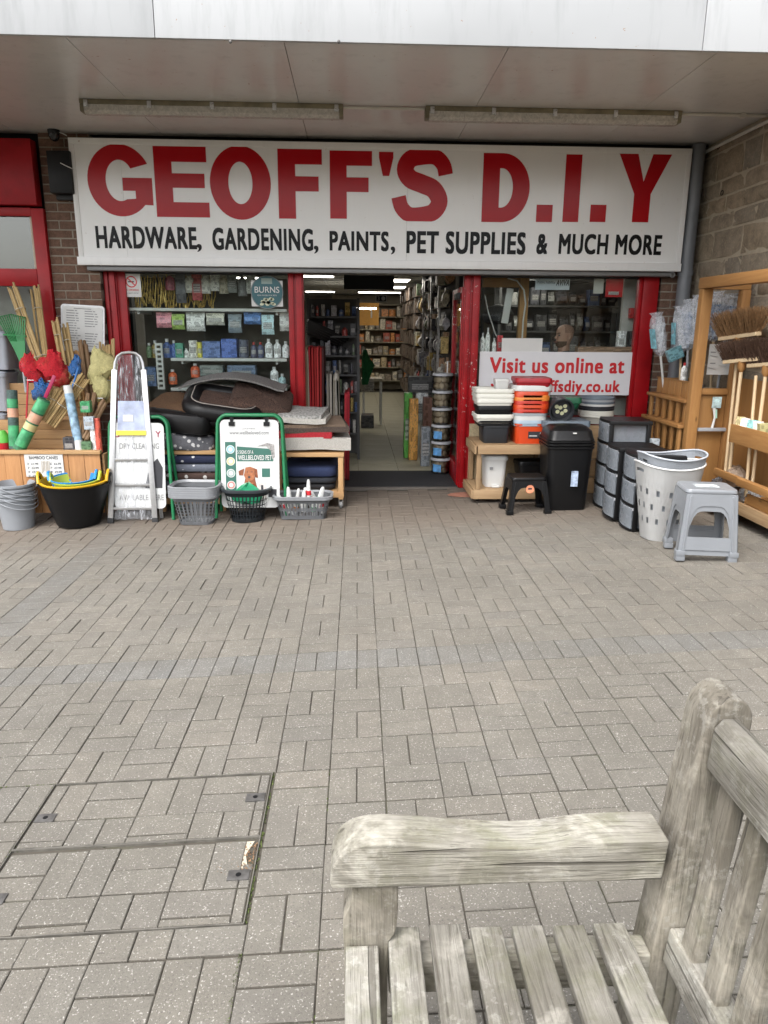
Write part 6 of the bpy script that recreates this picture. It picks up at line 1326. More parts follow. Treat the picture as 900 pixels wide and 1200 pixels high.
# ================================================================== goods in front of the right window
OLDW = wood('worn_shelf_wood', (.26, .155, .075), (.46, .32, .18), 0); OLDY = wood('worn_shelf_wood_y', (.26, .155, .075), (.46, .32, .18), 1); OLDZ = wood('worn_shelf_wood_z', (.26, .155, .075), (.46, .32, .18), 2)
CRM = plain('cream_plastic', (.68, .67, .60), .4, scale=4, var=.05); BLKP = plain('satin_black_plastic', (.006, .006, .0065), .38, scale=5, bmp=.04, spec=.3); CHAR = plain('charcoal_plastic', (.030, .032, .036), .42, spec=.3); ORG = plain('orange_plastic', (.60, .060, .012), .36, var=.06); RDO = plain('red_orange_plastic', (.50, .030, .012), .36, var=.06); AMB = plain('amber_plastic', (.70, .22, .035), .4); LBL = plain('pale_blue_plastic', (.45, .56, .66), .4); SLV = plain('silver_grey_plastic', (.34, .355, .375), .42, scale=4, var=.05); BLG = plain('blue_grey_plastic', (.13, .16, .19), .42)
sy = 6.36; zg = gz(1.5, 6.4); zt_ = W(600, 521, sy).z; xl, xr = W(560, 520, sy).x, W(648, 520, sy).x; zlow = W(580, 574, sy).z
t = thing('display_table', 'worn timber shelf trolley on casters beside the chipped red post', 'table', ((xl+xr)/2, 6.6, zg))
def st(n, m, mt_, **k): m.world = True; k.setdefault('bevel', .004); return obj(n, m, mt_, t, **k)
st('table_top', MB().box(xl-.01, xr, sy, 6.86, zt_-.02, zt_), OLDW); st('edge_board', MB().box(xl, xr, sy-.022, sy-.001, zt_-.085, zt_-.002), OLDW); st('side_board', MB().box(xl-.03, xl-.011, sy-.02, 6.86, zt_-.085, zt_-.01), OLDY)
st('lower_shelf', MB().box(xl-.02, xr, sy+.01, 6.86, zlow-.02, zlow), OLDY); st('edge_board', MB().box(xl-.025, xr, sy-.012, sy+.008, zlow-.085, zlow-.003), OLDW); st('side_board', MB().box(xl-.045, xl-.026, sy-.01, 6.86, zlow-.08, zlow-.004), OLDY)
for x in (xl+.02, xr-.03):
    for y in (sy+.03, 6.83): st('leg', MB().box(x-.02, x+.02, y-.02, y+.02, zlow+.001, zt_-.022), OLDZ)
st('back_board', MB().box(xl, xr, 6.862, 6.88, zlow, zt_+.12), plain('chipboard', (.36, .29, .18), .9, scale=60, var=.25))
for x in (xl+.02, xr-.05):
    for y in (sy+.06, 6.8): m = MB(); m.tube([(x-.01, y, zg+.034), (x+.01, y, zg+.034)], .03, 14); st('caster_wheel', m, BLACK, bevel=0, smooth=True); m = MB(); m.box(x-.018, x-.012, y-.012, y+.012, zg+.03, zlow-.086); m.box(x+.012, x+.018, y-.012, y+.012, zg+.03, zlow-.086); st('caster_fork', m, GREYMET, bevel=0)
def tray(lab, px0, py0, px1, py1, Y, mat, name='storage_tub', lipf=.28, grp=None, taper=.9, dep=.30, rz=0, solid_top=False, rad=.035):
    a, b_ = W(px0, py1, Y), W(px1, py0, Y); w_, h_ = b_.x-a.x, b_.z-a.z; o_ = thing(name, lab, name.replace('_', ' '), ((a.x+b_.x)/2, Y+dep/2, a.z), rz, grp); z1 = h_*(1-lipf)
    m = MB(); m.loft([rr(w_*taper*.96, dep*taper*.96, rad*.8, 0), rr(w_*taper, dep*taper, rad, .006), rr(w_*.945, dep*.945, rad, z1), rr(w_*.945, dep*.945, rad, h_*.97)], (True, solid_top)); obj('body', m, mat, o_, smooth=True)
    m = MB(); m.loft([rr(w_*.945, dep*.945, rad, z1), rr(w_, dep, rad, z1+h_*.02), rr(w_, dep, rad, h_*.96), rr(w_*.985, dep*.985, rad, h_), rr(w_*.93, dep*.93, rad, h_)], (False, False)); obj('rim', m, mat, o_, smooth=True)
    if not solid_top: m = MB(); m.loft([rr(w_*.90, dep*.90, rad, h_*.9), rr(w_*taper*.92, dep*taper*.92, rad, .01)], (False, True)); obj('lining', m, mat, o_, smooth=True)
    return o_
g_ = 'stacked trays and boxes on the timber trolley'
tray('charcoal storage box at the bottom of the cream and black stack', 565, 499, 599, 521, 6.42, CHAR, 'storage_tub', .12, g_, .88); tray('black lid on the charcoal storage box', 560, 493, 602, 500, 6.41, BLKP, 'plastic_tray', .4, g_, .95, solid_top=True)
tray('single cream tray between two black trays', 558, 486, 603, 496.5, 6.40, CRM, 'washing_tray', .45, g_); tray('black tray under the cream trays', 560, 475.5, 602, 489, 6.41, BLKP, 'washing_tray', .4, g_)
tray('lowest cream tray of the three at the top of the stack', 559, 467, 603, 479, 6.40, CRM, 'washing_tray', .45, g_); tray('middle cream tray of the three at the top of the stack', 558, 462, 604, 472, 6.40, CRM, 'washing_tray', .45, g_); tray('topmost cream tray of the stack, empty', 558, 456, 604, 466, 6.40, CRM, 'washing_tray', .45, g_)
tray('small clear white caddy standing on the topmost cream tray', 580, 444.5, 598, 457, 6.46, WHITEP, 'caddy', .25, None, .85, .12, rad=.02)
g_ = 'nested orange boxes on the timber trolley'
ob = tray('orange storage box with a black label at the bottom of the orange stack', 603, 497, 641, 521, 6.40, ORG, 'storage_tub', .10, g_, .92); a, b_ = W(619, 514, 6.398), W(637, 506, 6.398)
m = MB(world=True); m.box(a.x, b_.x, 6.405, 6.412, a.z, b_.z); obj('label', m, INK, ob); m = MB(world=True); m.box(b_.x-.03, b_.x-.006, 6.402, 6.405, a.z+.008, b_.z-.008); m.box(a.x+.01, a.x+.08, 6.402, 6.405, a.z+.02, a.z+.028); obj('label_print', m, PAPER, ob)
for k, (y0, y1, mt_, lab, x1) in enumerate(((492.5, 500, LBL, 'pale blue box rim in the orange stack', 641), (488, 497, WHITEP, 'white box rim below the nested orange boxes', 643), (483, 492, SLV, 'grey box rim below the nested orange boxes', 644), (478, 490, RDO, 'lowest of the nested bright orange boxes', 645), (473, 486, ORG, 'second of the nested bright orange boxes', 646), (468, 481, RDO, 'third of the nested bright orange boxes', 646), (463, 476, AMB, 'amber box in the nested orange stack', 647), (459, 472, ORG, 'uppermost nested bright orange box', 647), (452, 464, WHITEP, 'white box rim near the top of the orange stack', 650))):
    tray(lab, 602, y0, x1, y1, 6.39, mt_, 'storage_tub', .55, g_, .95, .31, 0, True, .085)
tray('dark red lid on the very top of the orange stack', 606, 443.5, 649, 454, 6.38, plain('dark_red_plastic', (.36, .012, .02), .4), 'plastic_tray', .5, None, .9, .32, R(-3), True)
# pedal bin
a, b_ = W(566, 572, 6.44), W(597, 533, 6.44); w_, h_ = b_.x-a.x, b_.z-a.z; t = thing('pedal_bin', 'small white pedal bin on the lower trolley shelf', 'bin', ((a.x+b_.x)/2, 6.56, zlow+.002)); h_ = b_.z-zlow
m = MB(); m.loft([rr(w_*.78, .19, .04, .0), rr(w_*.80, .20, .045, .02), rr(w_*.90, .23, .05, h_*.82)]); obj('body', m, WHITEP, t, smooth=True); m = MB(); m.loft([rr(w_*.98, .25, .05, h_*.82), rr(w_, .255, .05, h_*.88), rr(w_*.93, .23, .05, h_*.96), rr(w_*.5, .12, .04, h_)]); obj('lid', m, WHITEP, t, smooth=True)
obj('pedal', MB().box(-.035, .035, -.135, -.098, .004, .02), WHITEP, t, bevel=.004); m = MB(); m.box(-.06, -.03, -.1235, -.11, h_*.55, h_*.62); obj('sticker', m, GREYINK, t)
# stools
def stool(lab, c, wt, dt, wb, db, h, mat, rz=0, low=0, grp=None, sticker=None):
    t = thing('step_stool', lab, 'stool', c, rz, grp); lg = .05*wb/.4; th = .006
    m = MB(); m.loft([rr(wt*.99, dt*.99, .035, h-.03), rr(wt*1.02, dt*1.02, .035, h-.022), rr(wt, dt, .035, h-.004), rr(wt*.97, dt*.97, .03, h)]); obj('top', m, mat, t, smooth=True)
    def at(s1, s2, f, inx=0, iny=0): return Vector((s1*((wb+(wt-wb)*f)/2-inx), s2*((db+(dt-db)*f)/2-iny), (h-.03)*f))
    for s1 in (-1, 1):
        for s2 in (-1, 1):
            m = MB()
            for (ix, iy) in (((0, lg), (0, th)), ((0, th), (0, lg))):
                rings = [[at(s1, s2, f, ix[0], iy[0]), at(s1, s2, f, ix[1], iy[0]), at(s1, s2, f, ix[1], iy[1]), at(s1, s2, f, ix[0], iy[1])] for f in (0, .5, 1)]; m.loft(rings)
            for sft in (.014,): m.loft([[at(s1, s2, f, lg*.55, -.006), at(s1, s2, f, lg*.8, -.006), at(s1, s2, f, lg*.8, .004), at(s1, s2, f, lg*.55, .004)] for f in (.02, .5, .97)])
            obj('leg', m, mat, t, bevel=.0015, seg=1)
            q = at(s1, s2, 0, lg*.5, lg*.5); obj('foot', MB().box(q.x-lg*.6, q.x+lg*.6, q.y-lg*.6, q.y+lg*.6, -.0, .035), mat, t, bevel=.004)
    def panel(face, f0, f1, arch):           # apron with an arched lower edge between the legs
        m = MB(); n = 12; up_, dn = [], []
        for i in range(n+1):
            u = -1+2*i/n; fa = f0+(f1-f0)*arch*(1-abs(u)**6)
            P = (lambda f: Vector((u*((wb+(wt-wb)*f)/2-lg*.9), face[1]*((db+(dt-db)*f)/2-.001), (h-.03)*f))) if face[1] else (lambda f: Vector((face[0]*((wb+(wt-wb)*f)/2-.001), u*((db+(dt-db)*f)/2-lg*.9), (h-.03)*f)))
            up_.append(P(f1)); dn.append(P(fa))
        off = Vector((-face[0]*.005, -face[1]*.005, 0)); m.loft([up_+dn[::-1], [p+off for p in up_+dn[::-1]]]); return m
    for fc in ((0, -1), (0, 1), (-1, 0), (1, 0)): obj('apron', panel(fc, .50, 1.0, .62 if fc[0] == 0 else .45), mat, t)
    if low:
        for fc in ((0, -1), (0, 1)): obj('lower_rail', panel(fc, .10, .31, 0), mat, t); 
    if sticker: m = MB(); m.lathe([(.036, 0), (.036, .001)], 20); m.move(T(0, -(db+(dt-db)*.72)/2-.0065, h*.70) @ rotm('X', R(90))); s_ = obj('sticker', m, sticker, t); m = MB(); m.box(-.018, .016, -(db+(dt-db)*.72)/2-.0088, -(db+(dt-db)*.72)/2-.0078, h*.69, h*.735); obj('print', m, INK, s_)
    return t
c = G(619, 603); c.y += .14
stool('black plastic step stool with a round orange sticker', (c.x, c.y, gz(c.x, c.y)+.002), .30, .22, .38, .29, .315, BLKP, R(3), 0, None, plain('orange_sticker', (.68, .25, .14), .5, scale=20, var=.3))
tray('black slanted tray lying behind the black step stool', 606, 541, 641, 557, 6.47, BLKP, 'tray', .3, None, .9, .2, R(8), True)
# ---- tall swing bin
c = G(665, 599); c.y += .18; cz_ = gz(c.x, c.y)+.002; wb_ = W(691, 590, c.y-.18).x-W(641, 590, c.y-.18).x; hb = W(665, 527, c.y-.18).z-cz_
t = thing('swing_bin', 'tall black swing lid bin beside the drawer towers', 'bin', (c.x, c.y, cz_))
m = MB(); m.loft([rr(wb_*.90, .30, .045, 0), rr(wb_*.92, .31, .05, .02), rr(wb_*1.04, .36, .06, hb)], (True, False)); obj('body', m, BLKP, t, smooth=True)
for k in range(3): m = MB(); m.loft([rr(wb_*1.05, .365, .06, hb+k*.026), rr(wb_*1.10, .385, .06, hb+k*.026+.006), rr(wb_*1.10, .385, .06, hb+k*.026+.020), rr(wb_*1.05, .365, .06, hb+k*.026+.025)], (False, False)); obj('lid_rim', m, BLKP, t, smooth=True)
m = MB(); m.loft([rr(wb_*1.08, .38, .06, hb+.079), rr(wb_*1.04, .36, .06, hb+.10), rr(wb_*.98, .32, .06, hb+.155), rr(wb_*.8, .22, .05, hb+.185), rr(wb_*.3, .08, .03, hb+.195)]); obj('swing_lid', m, BLKP, t, smooth=True)
a, b_ = W(670, 583-13, c.y-.18), W(676, 552, c.y-.18); m = MB(world=True); m.box(a.x-.012, b_.x+.012, c.y-.187, c.y-.180, a.z, b_.z); sk = obj('sticker', m, plain('sticker_blue', (.35, .42, .55), .4, scale=30, var=.7), t); m = MB(); m.box(.0, .03, -.185, -.178, hb+.135, hb+.145); obj('badge', m, PAPER, t)
zt2 = cz_+hb+.2
tray('blue grey plastic lid lying on the swing bin', 637, 494, 693, 506, 6.30, BLG, 'plastic_tray', .6, None, .9, .34, R(2), True)
p = W(660, 488, 6.30); t = thing('bucket', 'black bucket lying on its side with pale bulbs printed inside its round mouth', 'bucket', (p.x, 6.42, W(660, 497, 6.3).z)); m = MB(); r1 = .105
prof_ = [(.075, .17), (.078, .165), (r1, .0), (r1*1.08, 0), (r1*1.08, -.012), (r1*.95, -.012), (r1*.9, 0), (.07, .16), (.001, .16)]; m.lathe(prof_, 28, caps=(True, False)); M_ = T(0, -.06, r1*1.08) @ rotm('X', R(-72)); m.move(M_); obj('body', m, CHAR, t, smooth=True)
m = MB(); m.lathe([(r1*.8, .02), (r1*.8, .022)], 22); m.move(M_); cd = obj('card_disc', m, INK, t)
m = MB(); rn = random.Random(4)
for (x, y) in ((-.03, .02), (.012, .035), (.04, .01), (-.01, -.02), (.03, -.035), (-.045, -.03)): k = MB(); k.lathe([(.018, .015), (.018, .019)], 12, (x, y, 0)); m.add(k.v, k.f)
m.move(M_); obj('bulb_print', m, plain('pale_yellow_print', (.60, .60, .38), .6), cd)
tray('dark green shallow tray propped behind the round bucket mouth', 644, 466, 684, 480, 6.5, plain('bottle_green_plastic', (.01, .10, .045), .4), 'tray', .5, None, .8, .25, R(-6), True)
# bowls stack
bx0, bx1 = W(683, 480, 6.7).x, W(724, 480, 6.7).x; t0 = W(700, 497, 6.7).z
for k in range(9):
    z = t0+k*(W(700, 466, 6.7).z-t0-.084)/8; lab = ('lowest white bowl of the stack behind the drawers', 'second white bowl up behind the drawers', 'third white bowl up behind the drawers', 'dark grey bowl just above the white ones', 'second dark grey bowl in the stack', 'thin white bowl between the grey ones', 'grey bowl above the thin white one', 'grey bowl second from the top of the stack', 'topmost grey bowl of the stack behind the drawers')[k]
    t = thing('washing_bowl', lab, 'bowl', ((bx0+bx1)/2, 6.82, z), 0, 'stacked round bowls'); r_ = (bx1-bx0)/2; m = MB(); m.lathe([(r_*.70, 0), (r_*.9, .06), (r_, .066), (r_, .082), (r_*.96, .084), (r_*.86, .06), (r_*.68, .008), (.001, .006)], 30, caps=(True, False)); obj('body', m, (CRM, CRM, CRM, CHAR, CHAR, WHITEP, BLG, SLV, BLG)[k], t, smooth=True)
t = thing('crate', 'plain timber crate carrying the bowls behind the drawer towers', 'crate', ((bx0+bx1)/2, 6.82, .05))
for k in range(4): obj('slat', MB().box(-.2, .2, -.17, -.155, k*(t0-.05)/4+.004, (k+1)*(t0-.05)/4-.006), OLDW, t)
for sx in (-1, 1): obj('side_panel', MB().box(sx*.2-.01, sx*.2+.01, -.15, .15, 0, t0-.052), OLDY, t)
# ---- drawer towers, drawer fronts facing the doorway side
CLR = plain('smoky_clear_drawer', (.24, .265, .295), .28, var=.06, scale=2, bmp=0); CLR.node_tree.nodes['Principled BSDF'].inputs['Alpha'].default_value = .72
def drawers(lab, c, L_, D_, H_, n, rz, grp):
    t = thing('drawer_tower', lab, 'drawers', c, rz, grp); hh = H_/n; pst = .035      # local: front faces -x, D_ along x, L_ along y
    m = MB(); m.loft([[(x, y, H_-.02) for x, y in pf_(D_, L_, .028)], [(x, y, H_) for x, y in pf_(D_, L_, .028)], [(x*.97, y*.97, H_+.012) for x, y in pf_(D_, L_, .028)]]); obj('top', m, BLKP, t, smooth=40)
    for x in (-D_/2+.005, D_/2-pst-.005):
        for y in (-L_/2+.004, L_/2-pst-.004): obj('corner_post', MB().box(x, x+pst*(1.0), y, y+pst, .0, H_-.021), BLKP, t, bevel=.004)
    for k in range(n):
        z0 = k*hh
        obj('shelf_frame', MB().box(-D_/2+.01, D_/2-.01, -L_/2+.012, L_/2-.012, z0+.002, z0+.014), BLKP, t)
        front = [(-D_/2-.022*(1-(2*i/10-1)**2)-.004, -L_/2+.014+(L_-.028)*i/10) for i in range(11)]; back = [(D_/2-.03, L_/2-.042), (D_/2-.03, -L_/2+.042)]
        loop = front+[(-D_/2+.045, L_/2-.040)]+back+[(-D_/2+.045, -L_/2+.040)]
        m = MB(); m.loft([[(x, y, z0+.020) for x, y in loop], [(x-(.004 if i < 11 else 0), y, z0+hh-.012) for i, (x, y) in enumerate(loop)]], (True, False)); d_ = obj('drawer', m, CLR, t)
        m = MB(); m.loft([[(x-.002, y, z) for x, y in front]+[(x+.012, y, z) for x, y in front[::-1]] for z in (z0+hh-.030, z0+hh-.010)]); obj('drawer_lip', m, SLV, d_)
        m = MB(); m.loft([[(x-.006, y*1.0, z) for x, y in front]+[(x+.02, y, z) for x, y in front[::-1]] for z in (z0+.003, z0+.015)]); obj('runner', m, BLKP, t)
    return t
def pf_(D_, L_, bow):
    return [(-D_/2-bow*(1-(2*i/10-1)**2), -L_/2+L_*i/10) for i in range(11)]+[(D_/2, L_/2), (D_/2, -L_/2)]
g_ = 'clear drawer towers'
c = G(708, 598); ht = W(708, 496, c.y).z-gz(c.x, c.y); drawers('four drawer black and clear tower beside the swing bin', (c.x+.19, c.y+.19, gz(c.x, c.y)+.002), .34, .36, ht, 4, R(-4), g_)
c3 = G(744, 625); h3 = W(744, 537, c3.y).z-gz(c3.x, c3.y); drawers('three drawer black and clear tower nearest the white hamper', (c3.x+.17, c3.y+.17, gz(c3.x, c3.y)+.002), .31, .36, h3, 3, R(-3), g_)
c2 = G(726, 609); drawers('three drawer black and clear tower between the other two', (c3.x+.15, c3.y+.17+.335, gz(c3.x, c3.y)+.002), .31, .36, h3, 3, R(-3), g_)
item(762, 514, 772, 522, 5.95, 'box', (.25, .28, .30), 'small taped label pack on top of the drawer towers', depth=.05, name='label_pack')
# ---- laundry hampers
def hamper(lab, c, wt, dt, wb, db, h, mat, rz, dz=0, holes=True):
    t = thing('laundry_hamper', lab, 'hamper', c, rz, 'tall laundry hampers'); n, nv = 60, 26; m = MB(); grid = []
    def rim(u): return h*(1+.035*math.cos(2*u))                   # the rim rises towards the two handles
    for i in range(nv+1):
        f = i/nv; row = []
        for j in range(n):
            u = 2*math.pi*j/n; e = .72; cu, su = math.cos(u), math.sin(u); k = (abs(cu)**(2/e)+abs(su)**(2/e))**(-e/2); row.append(Vector(((wb+(wt-wb)*f)/2*k*cu, (db+(dt-db)*f)/2*k*su, rim(u)*f)))
        grid.append(row)
    for i in range(nv):
        for j in range(n):
            if holes and 6 <= i <= 19 and (i % 5 in (1, 2)) and ((j+((i//5) % 2)*2) % 4 == 0): continue
            uu = 2*math.pi*j/n
            if 23 <= i < 24 and (abs(math.sin(uu)) < .28): continue
            k = (j+1) % n; b0 = len(m.v); m.v += [tuple(grid[i][j]), tuple(grid[i][k]), tuple(grid[i+1][k]), tuple(grid[i+1][j])]; m.f.append((b0, b0+1, b0+2, b0+3))
    obj('body', m, mat, t, solid=.003, smooth=30); m = MB(); m.tube([p for p in grid[nv]], .007, 8, closed=True); obj('rim', m, mat, t, smooth=True); m = MB(); m.loft([[tuple(p) for p in grid[0]], [tuple(p+Vector((0, 0, .004))) for p in grid[0]]]); obj('base', m, mat, t); return t
c = G(778, 637); c.y += .18; zg_ = gz(c.x, c.y)+.002
HW = plain('white_hamper_plastic', (.64, .64, .63), .38, scale=4, var=.03)
hamper('white perforated laundry hamper behind the grey stools', (c.x+.06, c.y, zg_), .47, .36, .30, .24, .55, HW, R(6)); hamper('grey laundry hamper nested in the white one', (c.x+.075, c.y+.01, zg_+.055), .465, .355, .295, .235, .56, plain('grey_hamper_plastic', (.40, .43, .47), .4, scale=4, var=.04), R(8), holes=False)
# ---- grey stools
cl, cr, cb = G(800, 661), G(861, 655), G(772, 641); wid = 0.42
cx, cy = (cl.x+cr.x)/2-.0, (cl.y+cr.y)/2+.15; zg_ = gz(cx, cy)+.002; GST = plain('grey_stool_plastic', (.205, .218, .236), .33, scale=5, var=.07); hs_ = W(820, 573, cy-.1).z-zg_
stool('grey plastic step stool underneath, lower of the nested pair', (cx, cy, zg_), .315, .26, .375, .33, hs_-.035, GST, R(-9), 1, 'nested grey stools'); s2 = stool('grey plastic step stool on top of the nested pair', (cx, cy, zg_+.035), .32, .265, .383, .338, hs_-.035, GST, R(-9), 1, 'nested grey stools')
m = MB(); m.box(-.08, .07, -.05, .04, hs_-.0345, hs_-.0335); obj('label', m, plain('stool_label', (.5, .55, .62), .5, scale=25, var=.8), s2)
# ---- wooden broom stand along the stone wall
OW = wood('broom_stand_pine', (.28, .125, .035), (.43, .225, .075), 2); OWY = wood('broom_stand_pine_y', (.28, .125, .035), (.43, .225, .075), 1); OWX = wood('broom_stand_pine_x', (.28, .125, .035), (.43, .225, .075), 0); PLY = wood('plywood_panel', (.30, .145, .042), (.39, .20, .065), 2, scale=.6)
bs = thing('broom_stand', 'tall open pine stand holding brooms along the stone wall', 'display stand', (3.0, 5.2, .14))
def bsp(n, m, mt_, **k): m.world = True; k.setdefault('bevel', .004); return obj(n, m, mt_, bs, **k)
pb = W(828, 335, 5.9); ztop = W(828, 330, 5.9).z
bsp('post', MB().box(2.775, 2.86, 5.87, 5.94, .14, ztop-.055), OW); bsp('top_beam', MB().box(2.77, 2.865, 4.2, 5.945, ztop-.053, ztop+.03), OWY); bsp('top_beam', MB().box(2.867, 3.17, 5.88, 5.935, ztop-.06, ztop+.02), OWX); bsp('post', MB().box(3.10, 3.17, 5.87, 5.94, .14, ztop-.062), OW)
pz_ = W(850, 455, 5.93).z; bsp('end_panel', MB().box(2.862, 3.098, 5.925, 5.943, .2, pz_), PLY); bsp('panel_rail', MB().box(2.862, 3.098, 5.90, 5.923, pz_-.05, pz_-.005), OWX)
e0, e1 = WX(837, 602, 2.93), WX(900, 655, 2.93); zf = gz(2.93, 5.2)
bsp('base_board', MB().box(2.92, 2.945, 4.1, 5.72, zf+.10, zf+.19), OLDY); bsp('base_floor', MB().box(2.947, 3.18, 4.1, 5.72, zf+.12, zf+.14), OWY); bsp('base_rail', MB().box(2.947, 3.18, 5.70, 5.72, zf+.141, zf+.21), OWX); bsp('tray_divider', MB().box(2.95, 3.18, 5.16, 5.18, zf+.141, zf+.24), OWX); bsp('tray_divider', MB().box(2.95, 2.97, 4.1, 5.155, zf+.19, zf+.27), OWY)
for x in (2.95, 3.12):
    for y in (4.3, 5.65): m = MB(); m.tube([(x-.012, y, zf+.045), (x+.012, y, zf+.045)], .042, 14); bsp('caster_wheel', m, BLACK, bevel=0, smooth=True); bsp('caster_block', MB().box(x-.02, x+.02, y-.02, y+.02, zf+.085, zf+.0995), GREYMET, bevel=0)
q0 = WX(855, 507, 2.93); bsp('brush_box_front', MB().box(2.93, 2.95, 4.2, q0.y, q0.z-.07, q0.z+.07), OWY); bsp('brush_box_end', MB().box(2.951, 3.14, q0.y-.02, q0.y, q0.z-.07, q0.z+.06), OWX); bsp('brush_box_floor', MB().box(2.951, 3.14, 4.2, q0.y-.021, q0.z-.07, q0.z-.055), OWY)
for (px, py, Yx) in ((836, 552, 2.93), (862, 564, 2.90)): q1 = WX(px, py, Yx); bsp('cross_rail', MB().box(Yx, Yx+.03, 4.2, q1.y, q1.z-.028, q1.z+.028), OWY)
bsp('post', MB().box(2.96, 3.02, 4.60, 4.66, zf+.141, ztop-.055), OW); bsp('back_panel', MB().box(3.175, 3.19, 4.6, 5.9, .2, 1.2), PLY)
# brooms standing heads up in the stand
BRT = plain('tan_bristle', (.24, .13, .055), .8, scale=50, var=.5); BRD = plain('dark_bristle', (.075, .038, .022), .8, scale=50, var=.5); POLE = wood('broom_pole', (.58, .42, .24), (.72, .56, .36), 2, knots=False)
def broom(lab, foot, head, mat, blen, bw, seed):
    f_, h_ = Vector(foot), Vector(head); t = thing('broom', lab, 'broom', f_, 0, 'brooms standing head up'); d = (h_-f_).normalized()
    m = MB(world=True); m.tube([f_, h_], .0135, 10); obj('handle', m, POLE, t, smooth=True)
    yv = Vector((.25, -1, .12)).normalized(); ov = d.cross(yv).normalized()
    m = MB(world=True); m.bar(h_-yv*bw*.5, h_+yv*bw*.5, .055, .032, d); obj('head_block', m, POLE, t, bevel=.006)
    m = MB(world=True); m.lathe([(.014, -.09), (.03, -.06), (.03, -.01), (.02, 0)], 12); m.move(T(*h_) @ d.to_track_quat('Z', 'Y').to_matrix().to_4x4()); obj('socket', m, OW, t, smooth=True)
    m = MB(world=True); rn = random.Random(seed)
    for k in range(1500):
        u, v = rn.uniform(-.5, .5), rn.uniform(-.5, .5); b0 = h_+yv*bw*u+ov*.06*v+d*.012; e = b0+(d*1.0+yv*u*.75+ov*v*.9+Vector((rn.gauss(0, .09), rn.gauss(0, .09), rn.gauss(0, .05)))).normalized()*blen*rn.uniform(.8, 1.05); s_ = Vector((rn.gauss(0, 1), rn.gauss(0, 1), 0)).normalized()*.0022
        m.add([b0-s_, b0+s_, e+s_*.5, e-s_*.5], [(0, 1, 2, 3)])
    o = obj('bristles', m, mat, t)
hA = WX(866, 394, 3.02); hB = WX(870, 422, 2.98); fA = Vector((3.06, hA.y-.02, zf+.142)); fB = Vector((3.02, hB.y+.05, zf+.142))
broom('tan bristled broom with the widest bushy head up in the stand', fA, hA, BRT, .20, .40, 1); broom('dark bristled broom just below the bushy tan one', fB, hB, BRD, .15, .36, 3)
hC = Vector((3.05, hB.y-.22, hB.z-.02)); broom('dark bristled broom nearest the frame edge', (3.05, hC.y-.03, zf+.142), hC, BRD, .15, .34, 5)
for k, (px, py, px2, py2) in enumerate(((862, 436, 845, 600), (886, 440, 872, 602))): m = MB(); m.tube([WX(px, py, 3.0), WX(px2, py2, 3.0)], .012, 10); o = obj('broom_pole', m, POLE, smooth=True); tag(o, ('loose pale broom pole leaning in the stand farther from the edge', 'loose pale broom pole leaning in the stand nearer the edge')[k], 'pole')
# little brushes in the box
for k, (px, c, lab) in enumerate(((864, (.60, .52, .28), 'pale yellow nail brush in the brush box'), (871, (.70, .70, .68), 'white scrubbing brush in the brush box'), (880, (.20, .42, .40), 'teal handled brush upright in the brush box'), (888, (.66, .62, .55), 'cream brush in the brush box'), (896, (.28, .26, .12), 'olive scourer at the edge of the brush box'))):
    p = WX(px, 492, 2.985); o = goods('box', (p.x+.02, p.y, q0.z-.05), (.06, .07, .17), c, lab, 'small brushes in the box', name='small_brush'); o.rotation_euler = (R(6-3*k), R(4), R(k*20))
# squeegee, sweeping board
p = W(833, 466, 5.895); t = thing('squeegee', 'window squeegee hanging on the plywood end panel', 'squeegee', (p.x, 5.89, W(833, 505, 5.9).z)); z0 = W(833, 503, 5.9).z
x0_, x1_ = W(817, 503, 5.89).x, W(851, 503, 5.89).x; m = MB(world=True); m.bar((x0_, 5.885, z0), (x1_, 5.885, z0), .03, .028); obj('blade', m, SLV, t, bevel=.006); m = MB(world=True); m.tube([((x0_+x1_)/2, 5.885, z0+.012), ((x0_+x1_)/2+.012, 5.885, z0+.10), (W(837, 478, 5.885).x, 5.885, W(837, 478, 5.885).z)], [.012, .009, .014], 10); obj('handle', m, WHITEP, t, smooth=True)
a, b_ = W(834, 478, 5.88), W(846, 465, 5.88); m = MB(world=True); m.box(a.x, b_.x, 5.876, 5.882, a.z, b_.z); obj('card', m, plain('squeegee_card', (.45, .60, .62), .5, scale=22, var=.7), t); m = MB(world=True); m.tube([W(839, 480, 5.882), W(839, 490, 5.882)], .011, 8); obj('grip', m, plain('mint_plastic', (.35, .58, .46), .4), t, smooth=True)
t, a, b_ = printed('price_board', 'white Sweeping Brooms price board hanging behind the stand', 'price board', 828, 403.5, 877, 439, 6.0, PAPER, .006)
text('lettering', 'Sweeping Brooms', INK, t, a.x+.09, b_.x-.06, b_.z-.045, b_.z-.018, 6.0, .01)
m = MB(world=True); rn = random.Random(6)
for (fx, fz) in ((.12, .60), (.55, .55), (.80, .62), (.10, .20), (.38, .28), (.66, .24), (.85, .30)): x = a.x+(b_.x-a.x)*fx; z = a.z+(b_.z-a.z)*fz; m.bar((x-.03, 5.9985, z+.008), (x+.035, 5.9985, z-.004), .0006, .014, (0, 1, 0))
obj('broom_pictures', m, INK, t); m = MB(world=True)
for (fx, fz) in ((.10, .72), (.60, .74), (.75, .78), (.40, .45), (.12, .36), (.62, .38)): x = a.x+(b_.x-a.x)*fx; z = a.z+(b_.z-a.z)*fz; m.box(x-.02, x+.025, 5.9985, 5.9992, z, z+.008)
o = obj('print_lines', m, GREYINK, t); o['kind'] = 'stuff'
